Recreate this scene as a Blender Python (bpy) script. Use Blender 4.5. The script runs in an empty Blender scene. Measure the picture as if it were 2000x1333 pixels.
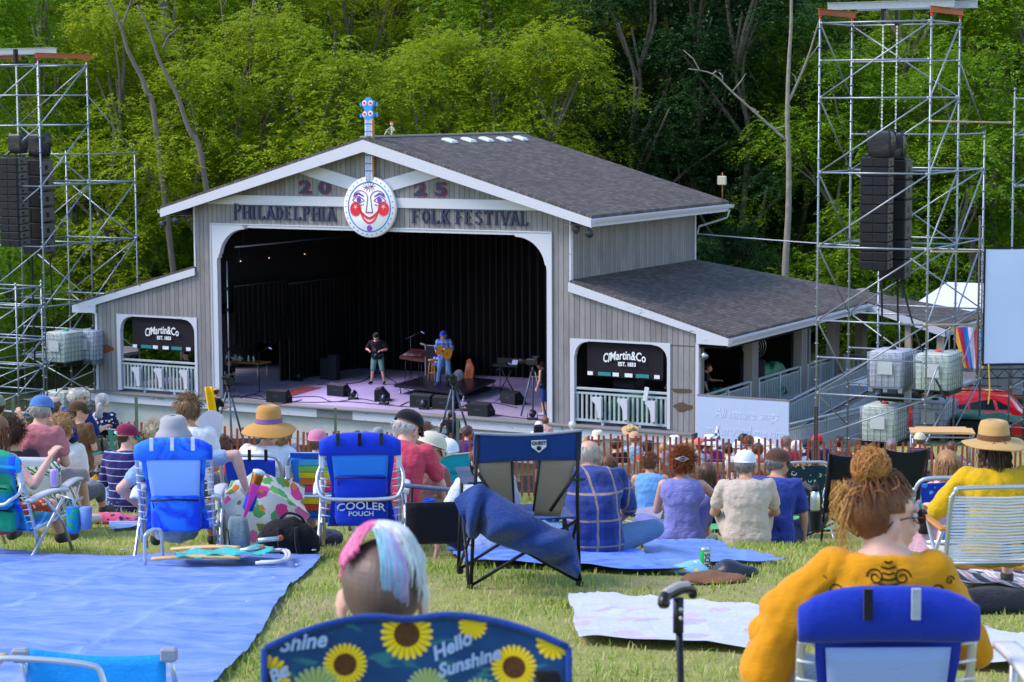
import bpy,math,random
import numpy as np
from mathutils import Vector,Matrix,Euler,noise as mnoise
R_=math.radians
V=Vector
SC=bpy.context.scene
COL=SC.collection
random.seed(7)
# ------------------------------------------------------------------ camera
CZ=10.8
F_PX,TH,RO=4246.9,R_(6.1704),R_(.2735)
_R0=np.array([[1,0,0],[0,-math.sin(TH),-math.cos(TH)],[0,math.cos(TH),-math.sin(TH)]])
_RR=np.array([[math.cos(RO),math.sin(RO),0],[-math.sin(RO),math.cos(RO),0],[0,0,1]])@_R0
cam_d=bpy.data.cameras.new('camera')
cam=bpy.data.objects.new('camera',cam_d)
COL.objects.link(cam)
cam_d.sensor_width=36
cam_d.lens=F_PX/2000*36
cam_d.clip_start=.1
cam_d.clip_end=1500
_m=Matrix.Identity(4)
for i in range(3):
 _m[i][0]=_RR[0][i];_m[i][1]=-_RR[1][i];_m[i][2]=-_RR[2][i]
_m[2][3]=CZ
cam.matrix_world=_m
cam_d.dof.use_dof=True
cam_d.dof.focus_distance=24
cam_d.dof.aperture_fstop=9
SC.camera=cam
# ------------------------------------------------------------------ world and sun
SUN_EL,SUN_AZ=R_(48),R_(-95)
w=bpy.data.worlds.new('World');SC.world=w;w.use_nodes=True
nt=w.node_tree;nt.nodes.clear()
sky=nt.nodes.new('ShaderNodeTexSky');sky.sky_type='NISHITA';sky.sun_disc=False
sky.sun_elevation=SUN_EL;sky.sun_rotation=SUN_AZ
sky.air_density=1.3;sky.dust_density=.3;sky.ozone_density=2.6
bg=nt.nodes.new('ShaderNodeBackground');bg.inputs[1].default_value=.15
wo=nt.nodes.new('ShaderNodeOutputWorld')
nt.links.new(sky.outputs[0],bg.inputs[0]);nt.links.new(bg.outputs[0],wo.inputs[0])
sl=bpy.data.lights.new('sun','SUN');sl.energy=1.7;sl.angle=R_(22);sl.color=(1,.86,.76)
so=bpy.data.objects.new('sun',sl);COL.objects.link(so)
_sd=V((math.sin(SUN_AZ)*math.cos(SUN_EL),math.cos(SUN_AZ)*math.cos(SUN_EL),math.sin(SUN_EL)))
so.rotation_euler=_sd.to_track_quat('Z','Y').to_euler();so.location=(0,0,60)
SC.view_settings.view_transform='Standard'
SC.view_settings.look='None'
SC.view_settings.exposure=1.12
SC.view_settings.gamma=1
SC.cycles.use_denoising=True
SC.cycles.max_bounces=6;SC.cycles.diffuse_bounces=3;SC.cycles.transmission_bounces=4
# ------------------------------------------------------------------ terrain and placing
_TY=[-60,0,5,10,14,16,18,20,24,30,36,38,40,42,48,55,60,64,84,100,130,200,400]
_TZ=[12,9.1,8.65,8.2,7.82,7.5,7.13,6.8,6.3,5.3,4.25,3.88,3.4,3.1,2.1,.9,.2,0,0,1.3,4.6,18,50]
def terr(x,y):
 s=0
 for k in (-1.2,-.4,.4,1.2):s+=float(np.interp(y+k,_TY,_TZ))
 z=s/4
 if y<60:z+=.03*math.sin(x*.9+y*.5)+.02*math.sin(x*2.1-y*1.7)
 if y>48 and x>8:z+=1.1*min(1,(x-8)/2.2)*(min(1,(y-48)/8) if y<62.5 else max(.3,1-(y-62.5)/3) if y<80 else.3*max(0,1-(y-80)/10))
 if 16<y<44:z+=.05*max(0,-x)*math.sin((y-16)/28*math.pi)
 return z
def rayd(px,py):
 r=_RR.T@np.array([(px-1000)/F_PX,(py-666.5)/F_PX,1]);return V(r/r[1])
def at(px,py,D):
 return rayd(px,py)*D+V((0,0,CZ))
def G(px,py,h=0):
 r=rayd(px,py);D=2.5;st=.05
 while D<300:
  if CZ+r.z*D<=terr(r.x*D,D)+h:
   return V((r.x*D,D,terr(r.x*D,D)))
  D+=st
 return V((r.x*100,100,0))
def HP(px,py,h):
 r=rayd(px,py);D=61
 while D>5:
  if CZ+r.z*D<=terr(r.x*D,D)+h:break
  D-=.05
 return V((r.x*D,D,terr(r.x*D,D)))
def onground(px,D):
 x=rayd(px,800).x*D
 for _ in range(3):
  z=terr(x,D);r=rayd(px,207+(CZ-z)/D*4247);x=r.x*D
 return V((x,D,terr(x,D)))
 # ------------------------------------------------------------------ materials
_MC={}
def newmat(name):
 m=bpy.data.materials.new(name);m.use_nodes=True
 m.node_tree.nodes.clear();return m,m.node_tree
def nd(nt,t,**k):
 n=nt.nodes.new(t)
 for a,b in k.items():
  if a=='op':n.operation=b
  else:setattr(n,a,b)
 return n
def mth(nt,op,a,b=None,c=None,clamp=False):
 n=nt.nodes.new('ShaderNodeMath');n.operation=op;n.use_clamp=clamp
 for i,v in enumerate((a,b,c)):
  if v is None:continue
  if isinstance(v,(int,float)):n.inputs[i].default_value=v
  else:nt.links.new(v,n.inputs[i])
 return n.outputs[0]
def mixc(nt,f,a,b):
 n=nt.nodes.new('ShaderNodeMix');n.data_type='RGBA'
 for i,v in ((0,f),(6,a),(7,b)):
  if isinstance(v,(int,float)):n.inputs[i].default_value=v
  elif isinstance(v,(tuple,list)):n.inputs[i].default_value=(*v[:3],1)
  else:nt.links.new(v,n.inputs[i])
 return n.outputs[2]
def tex(nt,t,vec,scale=5,**k):
 n=nt.nodes.new(t);nt.links.new(vec,n.inputs['Vector'])
 if 'Scale' in n.inputs:n.inputs['Scale'].default_value=scale
 for a,b in k.items():
  if a in n.inputs:n.inputs[a].default_value=b
  else:setattr(n,a,b)
 return n
def coords(nt,sx=1,sy=1,sz=1,which='Object',rot=(0,0,0)):
 tc=nd(nt,'ShaderNodeTexCoord');mp=nd(nt,'ShaderNodeMapping')
 mp.inputs['Scale'].default_value=(sx,sy,sz);mp.inputs['Rotation'].default_value=rot
 nt.links.new(tc.outputs[which],mp.inputs[0]);return mp.outputs[0]
def finish(m,nt,col,rough=.7,metal=0,spec=.4,bump=None,bstr=.3,bdist=.01,trans=0,sheen=0,alpha=None,coat=0):
 p=nd(nt,'ShaderNodeBsdfPrincipled');o=nd(nt,'ShaderNodeOutputMaterial')
 if isinstance(col,(tuple,list)):p.inputs['Base Color'].default_value=(*col[:3],1)
 else:nt.links.new(col,p.inputs['Base Color'])
 if isinstance(rough,(int,float)):p.inputs['Roughness'].default_value=rough
 else:nt.links.new(rough,p.inputs['Roughness'])
 p.inputs['Metallic'].default_value=metal;p.inputs['Specular IOR Level'].default_value=spec
 if sheen:p.inputs['Sheen Weight'].default_value=sheen
 if coat:p.inputs['Coat Weight'].default_value=coat
 if bump is not None:
  b=nd(nt,'ShaderNodeBump');b.inputs['Strength'].default_value=bstr;b.inputs['Distance'].default_value=bdist
  nt.links.new(bump,b.inputs['Height']);nt.links.new(b.outputs[0],p.inputs['Normal'])
 out=p.outputs[0]
 if trans:
  t=nd(nt,'ShaderNodeBsdfTranslucent');mx=nd(nt,'ShaderNodeMixShader');mx.inputs[0].default_value=trans
  if isinstance(col,(tuple,list)):t.inputs[0].default_value=(*col[:3],1)
  else:nt.links.new(col,t.inputs[0])
  nt.links.new(out,mx.inputs[1]);nt.links.new(t.outputs[0],mx.inputs[2]);out=mx.outputs[0]
 if alpha is not None:
  t=nd(nt,'ShaderNodeBsdfTransparent');mx=nd(nt,'ShaderNodeMixShader')
  if isinstance(alpha,(int,float)):mx.inputs[0].default_value=alpha
  else:nt.links.new(alpha,mx.inputs[0])
  nt.links.new(t.outputs[0],mx.inputs[1]);nt.links.new(out,mx.inputs[2]);out=mx.outputs[0]
 nt.links.new(out,o.inputs[0]);return m
def hexc(h):
 h=h.lstrip('#');c=[int(h[i:i+2],16)/255 for i in (0,2,4)]
 return tuple(x/12.92 if x<.04045 else ((x+.055)/1.055)**2.4 for x in c)
def C(c):return hexc(c) if isinstance(c,str) else c
def mul(c,k):return tuple(min(1,x*k) for x in C(c))
def plain(col,rough=.6,var=.18,scale=9,metal=0,bump=.15,bs=None,spec=.4,trans=0,coat=0,st=(1,1,1)):
 key=('plain',str(col),rough,var,scale,metal,bump,bs,trans,st)
 if key in _MC:return _MC[key]
 m,nt=newmat('surface');v=coords(nt,*st)
 n=tex(nt,'ShaderNodeTexNoise',v,scale,Detail=6,Roughness=.6)
 c=mixc(nt,n.outputs[0],mul(col,1-var),mul(col,1+var))
 n2=tex(nt,'ShaderNodeTexNoise',v,bs or scale*6,Detail=3)
 _MC[key]=finish(m,nt,c,rough,metal,spec,n2.outputs[0],bump,.01,trans,coat=coat);return _MC[key]
def cloth(col,rough=.85,var=.12,fold=.5,col2=None,pat=None,ps=1.0,weave=500,trans=0):
 """woven fabric with soft folds; pat: None, 'plaid', 'stripe', 'floral', 'speck', 'wash'"""
 key=('cloth',str(col),str(col2),pat,ps,fold,rough,trans)
 if key in _MC:return _MC[key]
 m,nt=newmat('fabric');v=coords(nt);a=C(col);b=C(col2) if col2 and not isinstance(col2,list) else None
 big=tex(nt,'ShaderNodeTexNoise',v,5,Detail=5,Roughness=.65)
 base=mixc(nt,big.outputs[0],mul(a,1-var),mul(a,1+var))
 sep=nd(nt,'ShaderNodeSeparateXYZ');nt.links.new(v,sep.inputs[0])
 def band(src,f,w0,off=0):
  fr=mth(nt,'FRACT',mth(nt,'ADD',mth(nt,'MULTIPLY',src,f),off));return mth(nt,'LESS_THAN',fr,w0)
 if pat=='stripe':
  base=mixc(nt,band(sep.outputs[2],ps,.12),base,b)
 elif pat=='plaid':
  cs=col2;xx=mth(nt,'ADD',sep.outputs[0],mth(nt,'MULTIPLY',sep.outputs[1],.35))
  f1=mth(nt,'MULTIPLY',mth(nt,'ADD',band(xx,ps,.5),band(sep.outputs[2],ps,.5,.2)),.5)
  base=mixc(nt,f1,base,C(cs[0]))
  ln=mth(nt,'MAXIMUM',band(xx,ps,.1,.3),band(sep.outputs[2],ps,.08,.5))
  base=mixc(nt,mth(nt,'MULTIPLY',ln,.7),base,C(cs[1]))
 elif pat=='leafy':
  wv=tex(nt,'ShaderNodeTexWave',coords(nt,1,1,1,rot=(0,.7,0)),9*ps,Distortion=9,Detail=2);wv.inputs['Detail Scale'].default_value=1.2
  base=mixc(nt,mth(nt,'MULTIPLY',mth(nt,'SUBTRACT',wv.outputs['Fac'],.5),6,clamp=True),base,b)
 elif pat=='lace':
  wv=tex(nt,'ShaderNodeTexWave',v,14*ps,Distortion=14,Detail=3);wv.wave_type='RINGS';n5=tex(nt,'ShaderNodeTexNoise',v,5,Detail=1)
  base=mixc(nt,mth(nt,'MULTIPLY',mth(nt,'GREATER_THAN',wv.outputs['Fac'],.86),mth(nt,'GREATER_THAN',n5.outputs[0],.5)),base,b)
 elif pat in ('floral','speck'):
  vo=tex(nt,'ShaderNodeTexVoronoi',v,14*ps,Randomness=1)
  cs=col2 if isinstance(col2,list) else [col2]
  w_=tex(nt,'ShaderNodeTexNoise',v,40*ps,Detail=2)
  dd=mth(nt,'ADD',vo.outputs['Distance'],mth(nt,'MULTIPLY',mth(nt,'SUBTRACT',w_.outputs[0],.5),.5))
  msk=mth(nt,'LESS_THAN',dd,.33 if pat=='floral' else.2)
  s2=nd(nt,'ShaderNodeSeparateColor');nt.links.new(vo.outputs['Color'],s2.inputs[0])
  cc=C(cs[0])
  for i,c3 in enumerate(cs[1:]):
   cc=mixc(nt,mth(nt,'GREATER_THAN',s2.outputs[0],(i+1)/len(cs)),cc,C(c3))
  base=mixc(nt,msk,base,cc)
 elif pat=='wash':
  w_=tex(nt,'ShaderNodeTexNoise',v,3*ps,Detail=3,Distortion=1.5)
  f=mth(nt,'MULTIPLY',mth(nt,'SUBTRACT',w_.outputs[0],.42),7,clamp=True)
  base=mixc(nt,f,base,b)
 vf=coords(nt,1,1,.55,rot=(.3,.2,.5))
 fo=tex(nt,'ShaderNodeTexNoise',vf,9,Detail=4,Roughness=.55,Distortion=.8)
 we=tex(nt,'ShaderNodeTexNoise',v,weave,Detail=1)
 f2=tex(nt,'ShaderNodeTexNoise',coords(nt,1,1,2.2,rot=(.1,.9,.2)),16,Detail=5,Roughness=.6,Distortion=1.6)
 h=mth(nt,'ADD',mth(nt,'MULTIPLY',mth(nt,'ADD',fo.outputs[0],mth(nt,'MULTIPLY',f2.outputs[0],.6)),fold*4),mth(nt,'MULTIPLY',we.outputs[0],.03))
 _MC[key]=finish(m,nt,base,rough,0,.15,h,.38,.02,trans,sheen=.15);return _MC[key]
def metal(col='#b9bcc4',rough=.35):return plain(col,rough,.1,14,.85,.05)
def skin(tone):
 key=('skin',tone)
 if key in _MC:return _MC[key]
 c={'l':(.63,.36,.27),'m':(.55,.3,.2),'d':(.2,.1,.06),'p':(.68,.42,.34)}[tone]
 m,nt=newmat('skin');v=coords(nt)
 n=tex(nt,'ShaderNodeTexNoise',v,14,Detail=5)
 cc=mixc(nt,n.outputs[0],(c[0]*.8,c[1]*.68,c[2]*.66),(min(1,c[0]*1.12),c[1]*1.12,c[2]*1.1))
 n2=tex(nt,'ShaderNodeTexNoise',v,180,Detail=2)
 finish(m,nt,cc,.5,0,.35,n2.outputs[0],.15,.003)
 p=[x for x in nt.nodes if x.type=='BSDF_PRINCIPLED'][0]
 p.inputs['Subsurface Weight'].default_value=.12;p.inputs['Subsurface Radius'].default_value=(.02,.008,.004)
 _MC[key]=m;return m
def hairm(col,col2=None):
 key=('hair',str(col),str(col2))
 if key in _MC:return _MC[key]
 m,nt=newmat('hair');v=coords(nt,1,1,.25)
 n=tex(nt,'ShaderNodeTexNoise',v,60,Detail=3)
 g=nd(nt,'ShaderNodeAttribute');g.attribute_name='rnd'
 f=mth(nt,'MULTIPLY',mth(nt,'ADD',n.outputs[0],g.outputs['Fac']),.55,clamp=True)
 c=mixc(nt,f,mul(col,.55),mul(col2 or col,1.35))
 _MC[key]=finish(m,nt,c,.45,0,.4,n.outputs[0],.5,.004,.12);return _MC[key]
 # ------------------------------------------------------------------ mesh building
def frame(dirv,up=V((0,0,1))):
 z=V(dirv).normalized()
 if abs(z.dot(up))>.98:up=V((0,1,0))
 x=up.cross(z).normalized();y=z.cross(x);return x,y,z
class MB:
 def __init__(s):s.ch=[];s.v=[];s.f=[];s.m=[];s.sm=[];s.r=[]
 def add(s,vs,fs,mi=0,smooth=True,rnd=None):
  o=len(s.v);s.ch.append((o,len(s.f)));s.v+=[tuple(p) for p in vs];s.f+=[tuple(i+o for i in f) for f in fs]
  s.m+=[mi]*len(fs);s.sm+=[smooth]*len(fs);s.r+=[random.random() if rnd is None else rnd]*len(fs);return s
 def box(s,c,size,rot=None,mi=0,bev=0):
  x,y,z=[k/2 for k in size];c=V(c);Rm=rot.to_matrix() if isinstance(rot,Euler) else (rot or Matrix.Identity(3))
  if bev and min(x,y,z)>bev*1.2:
   vs=[]
   for sz in (-1,1):
    for k in (0,1):
     zz=sz*(z-(bev if k==(0 if sz<0 else 1) and 0 else 0))
   prof=[(z*-1,bev),(-(z-bev),0),(z-bev,0),(z,bev)]
   for pz,ins in prof:
    a,b=x-ins,y-ins;q=bev*.7
    vs+=[(-a+q,-b,pz),(a-q,-b,pz),(a,-b+q,pz),(a,b-q,pz),(a-q,b,pz),(-a+q,b,pz),(-a,b-q,pz),(-a,-b+q,pz)]
   fs=[tuple(range(7,-1,-1)),tuple(range(24,32))]
   for r in range(3):
    for i in range(8):fs.append((r*8+i,r*8+(i+1)%8,r*8+8+(i+1)%8,r*8+8+i))
   return s.add([Rm@V(p)+c for p in vs],fs,mi,False)
  vs=[Rm@V((a*x,b*y,d*z))+c for d in (-1,1) for b in (-1,1) for a in (-1,1)]
  return s.add(vs,[(0,2,3,1),(4,5,7,6),(0,1,5,4),(2,6,7,3),(0,4,6,2),(1,3,7,5)],mi,False)
 def ab(s,x0,x1,y0,y1,z0,z1,mi=0,bev=0):return s.box(((x0+x1)/2,(y0+y1)/2,(z0+z1)/2),(x1-x0,y1-y0,z1-z0),None,mi,bev)
 def tube(s,pts,r,n=8,mi=0,closed=False,cap=True,flat=1.0):
  pts=[V(p) for p in pts];k=len(pts);rs=r if isinstance(r,(list,tuple)) else [r]*k
  vs=[];up=None
  for i,p in enumerate(pts):
   if closed:t=pts[(i+1)%k]-pts[i-1]
   else:t=pts[min(i+1,k-1)]-pts[max(i-1,0)]
   if t.length<1e-9:t=V((0,0,1))
   t.normalize()
   if up is None:
    a=V((0,0,1)) if abs(t.z)<.9 else V((1,0,0));x=a.cross(t).normalized()
   else:
    x=(up-t*up.dot(t))
    x=x.normalized() if x.length>1e-6 else frame(t)[0]
   up=x;y=t.cross(x)
   for j in range(n):
    a=2*math.pi*j/n;vs.append(p+x*math.cos(a)*rs[i]+y*math.sin(a)*rs[i]*flat)
  fs=[]
  for i in range(k if closed else k-1):
   i2=(i+1)%k
   for j in range(n):fs.append((i*n+j,i*n+(j+1)%n,i2*n+(j+1)%n,i2*n+j))
  if cap and not closed:fs+=[tuple(range(n-1,-1,-1)),tuple((k-1)*n+j for j in range(n))]
  return s.add(vs,fs,mi)
 def rings(s,rs,mi=0,cap=True,smooth=True):
  n=len(rs[0]);vs=[p for r in rs for p in r];fs=[]
  for i in range(len(rs)-1):
   for j in range(n):fs.append((i*n+j,i*n+(j+1)%n,(i+1)*n+(j+1)%n,(i+1)*n+j))
  if cap:fs+=[tuple(range(n-1,-1,-1)),tuple((len(rs)-1)*n+j for j in range(n))]
  return s.add(vs,fs,mi,smooth)
 def lathe(s,prof,c=(0,0,0),n=24,mi=0,ax=None,sx=1,sy=1,smooth=True,cap=True):
  c=V(c);X,Y,Z=frame(ax) if ax is not None else (V((1,0,0)),V((0,1,0)),V((0,0,1)))
  return s.rings([[c+X*(r*sx*math.cos(2*math.pi*j/n))+Y*(r*sy*math.sin(2*math.pi*j/n))+Z*z for j in range(n)] for r,z in prof],mi,cap,smooth)
 def ell(s,c,r,Rm=None,n=14,mi=0):
  c=V(c);r=(r,r,r) if isinstance(r,(int,float)) else r;rr=[]
  for i in range(n//2+1):
   ph=math.pi*(i/(n//2));ph=min(max(ph,.04),math.pi-.04)
   ring=[]
   for j in range(n):
    a=2*math.pi*j/n;p=V((r[0]*math.sin(ph)*math.cos(a),r[1]*math.sin(ph)*math.sin(a),-r[2]*math.cos(ph)))
    ring.append(c+(Rm@p if Rm else p))
   rr.append(ring)
  return s.rings(rr,mi)
 def cap(s,a,b,ra,rb,n=10,mi=0):
  a,b=V(a),V(b);X,Y,Z=frame(b-a);rr=[];L=(b-a).length
  for t,k in ((-.95,.3),(-.7,.7),(-.3,.95),(0,1)):rr.append((a+Z*(t*ra),ra*k))
  rr.append((a+Z*L*.5,(ra+rb)/2*1.02))
  for t,k in ((0,1),(.3,.95),(.7,.7),(.95,.3)):rr.append((b+Z*(t*rb),rb*k))
  return s.rings([[p+X*(k*math.cos(2*math.pi*j/n))+Y*(k*math.sin(2*math.pi*j/n)) for j in range(n)] for p,k in rr],mi)
 def prism(s,poly,O,X,Y,depth,mi=0):
  O,X,Y=V(O),V(X).normalized(),V(Y).normalized();Z=X.cross(Y)*depth;n=len(poly)
  vs=[O+X*a+Y*b for a,b in poly];vs+=[p+Z for p in vs]
  fs=[tuple(range(n-1,-1,-1)),tuple(range(n,2*n))]+[(i,(i+1)%n,n+(i+1)%n,n+i) for i in range(n)]
  return s.add(vs,fs,mi,False)
 def sheet(s,fn,nu,nv,mi=0,th=0,smooth=True):
  P=[[V(fn(i/nu,j/nv)) for j in range(nv+1)] for i in range(nu+1)];w_=nv+1
  vs=[p for r in P for p in r];fs=[(i*w_+j,(i+1)*w_+j,(i+1)*w_+j+1,i*w_+j+1) for i in range(nu) for j in range(nv)]
  if th:
   nrm=[]
   for i in range(nu+1):
    for j in range(nv+1):
     a=P[min(i+1,nu)][j]-P[max(i-1,0)][j];b=P[i][min(j+1,nv)]-P[i][max(j-1,0)]
     c=a.cross(b);nrm.append(c.normalized() if c.length>0 else V((0,0,1)))
   o=len(vs);vs+=[vs[k]-nrm[k]*th for k in range(o)]
   fs+=[tuple(o+q for q in reversed(f)) for f in fs[:]]
   bd=[(i,0) for i in range(nu)]+[(nu,j) for j in range(nv)]+[(i,nv) for i in range(nu,0,-1)]+[(0,j) for j in range(nv,0,-1)]
   ids=[i*w_+j for i,j in bd]
   fs+=[(ids[k],o+ids[k],o+ids[(k+1)%len(ids)],ids[(k+1)%len(ids)]) for k in range(len(ids))]
  return s.add(vs,fs,mi,smooth)
 def chunks(s):
  e=s.ch[1:]+[(len(s.v),len(s.f))];out=[]
  for (v0,f0),(v1,f1) in zip(s.ch,e):m=MB();m.v=s.v[v0:v1];m.f=[tuple(i-v0 for i in f) for f in s.f[f0:f1]];m.m=s.m[f0:f1];m.sm=s.sm[f0:f1];m.r=s.r[f0:f1];out.append(m)
  return out
 def xf(s,M,start=0):
  s.v[start:]=[tuple(M@V(p)) for p in s.v[start:]];return s
 def build(s,name,mats,parent=None,kind=None,rnd=False):
  me=bpy.data.meshes.new(name);me.from_pydata(s.v,[],s.f)
  for m in (mats if isinstance(mats,(list,tuple)) else [mats]):me.materials.append(m)
  me.polygons.foreach_set('material_index',s.m);me.polygons.foreach_set('use_smooth',s.sm)
  if rnd:
   a=me.attributes.new('rnd','FLOAT','FACE');a.data.foreach_set('value',s.r)
  me.update()
  o=bpy.data.objects.new(name,me);COL.objects.link(o)
  if parent is not None:o.parent=parent
  if kind:o['kind']=kind
  return o
def thing(name,label,cat,loc=(0,0,0),rz=0,group=None,rot=None):
 o=bpy.data.objects.new(name,None);COL.objects.link(o);o.empty_display_size=.2
 o.location=loc;o.rotation_euler=rot or (0,0,rz);o['label']=label;o['category']=cat
 if group:o['group']=group
 return o
def tag(o,label,cat,group=None):
 o['label']=label;o['category']=cat
 if group:o['group']=group
 return o
def copy_tree(o,parent=None):
 c=o.copy();COL.objects.link(c)
 if parent:c.parent=parent
 for ch in list(o.children):copy_tree(ch,c)
 return c
def text_mesh(txt,size,name,mat,parent,O,X,Y,depth=.01,bold=0,shear=0,align='CENTER',arc=0,sx=1):
 cu=bpy.data.curves.new(name,'FONT');cu.body=txt;cu.size=size;cu.extrude=depth/2;cu.offset=bold;cu.shear=shear
 cu.align_x=align;cu.align_y='CENTER';cu.resolution_u=3
 o=bpy.data.objects.new(name,cu);COL.objects.link(o)
 dg=bpy.context.evaluated_depsgraph_get();me=bpy.data.meshes.new_from_object(o.evaluated_get(dg))
 bpy.data.objects.remove(o);me.name=name
 O,X,Y=V(O),V(X).normalized(),V(Y).normalized();Z=X.cross(Y)
 for v in me.vertices:
  x,y,z=v.co;x*=sx;y+=arc*x*x*-1
  v.co=O+X*x+Y*y+Z*z
 me.materials.clear();me.materials.append(mat)
 o=bpy.data.objects.new(name,me);COL.objects.link(o)
 if parent:o.parent=parent
 return o
def circ(cx,cy,r,n=20,ry=None,a0=0,a1=360):
 ry=ry or r
 return [(cx+r*math.cos(R_(a0+(a1-a0)*k/n)),cy+ry*math.sin(R_(a0+(a1-a0)*k/n))) for k in range(n if a1-a0==360 else n+1)]
def rrect(w_,h,r,cx=0,cy=0,n=4):
 o=[]
 for sx,sy,a in ((1,1,0),(-1,1,90),(-1,-1,180),(1,-1,270)):
  for k in range(n+1):
   t=R_(a+90*k/n);o.append((cx+sx*(w_/2-r)+r*math.cos(t),cy+sy*(h/2-r)+r*math.sin(t)))
 return o
def smooth_path(pts,n=6,closed=False):
 pts=[V(p) for p in pts];out=[];k=len(pts)
 for i in range(k if closed else k-1):
  g=lambda q:pts[q%k] if closed else pts[min(max(q,0),k-1)]
  p0,p1,p2,p3=g(i-1),g(i),g(i+1),g(i+2)
  for j in range(n):
   t=j/n;out.append(.5*((2*p1)+(p2-p0)*t+(2*p0-5*p1+4*p2-p3)*t*t+(3*p1-p0-3*p2+p3)*t**3))
 if not closed:out.append(pts[-1])
 return out
 # ------------------------------------------------------------------ building frame: u along the front, v into depth, w above the stage floor
YAW=R_(28.194)
DU=V((math.cos(YAW),-math.sin(YAW),0));DV=V((math.sin(YAW),math.cos(YAW),0))
OB=V((-14.138,73.218,1.3))
def WB(u,v,w):return OB+DU*u+DV*v+V((0,0,w))
def _hit(px,py,O,n):
 r=rayd(px,py);t=(O-V((0,0,CZ))).dot(n)/r.dot(n);return r*t+V((0,0,CZ))
def loc(p):q=p-OB;return V((q.dot(DU),q.dot(DV),q.z))
def onv(px,py,v):return loc(_hit(px,py,WB(0,v,0),DV))
def onu(px,py,u):return loc(_hit(px,py,WB(u,0,0),DU))
def onw(px,py,w):return loc(_hit(px,py,WB(0,0,w),V((0,0,1))))
# ------------------------------------------------------------------ ground
def ground_mat():
 m,nt=newmat('turf');v=coords(nt)
 a=tex(nt,'ShaderNodeTexNoise',v,.8,Detail=6,Roughness=.65);b=tex(nt,'ShaderNodeTexNoise',v,9,Detail=5);c=tex(nt,'ShaderNodeTexNoise',v,60,Detail=3)
 g=mixc(nt,b.outputs[0],(.18,.21,.04),(.42,.4,.14))
 g=mixc(nt,mth(nt,'MULTIPLY',mth(nt,'SUBTRACT',a.outputs[0],.45),4,clamp=True),g,(.36,.3,.17))
 sep=nd(nt,'ShaderNodeSeparateXYZ');nt.links.new(v,sep.inputs[0])
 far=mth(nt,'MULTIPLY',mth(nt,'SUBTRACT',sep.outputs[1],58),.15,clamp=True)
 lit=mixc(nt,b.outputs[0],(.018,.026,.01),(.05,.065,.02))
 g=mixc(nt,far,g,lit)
 return finish(m,nt,g,.95,0,.1,c.outputs[0],.8,.03)
mb=MB()
xs=[-160+6*i for i in range(25)]+[-12+.5*i for i in range(49)]+[16+6*i for i in range(25)];ys=[-40+2.5*i for i in range(16)]+[i*.5 for i in range(1,60)]+[30+1.5*i for i in range(48)]+[102+6*i for i in range(46)]
W_=len(ys)
mb.add([(x,y,terr(x,y)) for x in xs for y in ys],[(i*W_+j,(i+1)*W_+j,(i+1)*W_+j+1,i*W_+j+1) for i in range(len(xs)-1) for j in range(W_-1)])
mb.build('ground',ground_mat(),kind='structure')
# ------------------------------------------------------------------ building materials
def siding():
 m,nt=newmat('weathered_siding');v=coords(nt);s=nd(nt,'ShaderNodeSeparateXYZ');nt.links.new(v,s.inputs[0])
 k=mth(nt,'MULTIPLY',mth(nt,'ADD',s.outputs[0],s.outputs[1]),1/.178)
 idx=mth(nt,'FLOOR',k);fr=mth(nt,'FRACT',k)
 wn=nd(nt,'ShaderNodeTexWhiteNoise');wn.noise_dimensions='1D';nt.links.new(idx,wn.inputs['W'])
 gv=coords(nt,30,30,2.2);off=nd(nt,'ShaderNodeVectorMath');off.operation='ADD';nt.links.new(gv,off.inputs[0]);nt.links.new(wn.outputs['Color'],off.inputs[1])
 g=tex(nt,'ShaderNodeTexNoise',off.outputs[0],1,Detail=5,Roughness=.7,Distortion=.6)
 bl=tex(nt,'ShaderNodeTexNoise',coords(nt,1,1,.6),1.3,Detail=5)
 c=mixc(nt,g.outputs[0],(.16,.148,.155),(.4,.38,.395))
 c=mixc(nt,mth(nt,'MULTIPLY',wn.outputs['Value'],.6),c,(.17,.155,.165))
 c=mixc(nt,mth(nt,'MULTIPLY',mth(nt,'SUBTRACT',bl.outputs[0],.5),2.2,clamp=True),c,(.15,.125,.115))
 gr=mth(nt,'MAXIMUM',mth(nt,'LESS_THAN',fr,.07),mth(nt,'GREATER_THAN',fr,.96))
 c=mixc(nt,mth(nt,'MULTIPLY',gr,.75),c,(.05,.045,.05))
 h=mth(nt,'SUBTRACT',mth(nt,'MULTIPLY',g.outputs[0],.3),gr)
 return finish(m,nt,c,.85,0,.2,h,.6,.02)
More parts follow.
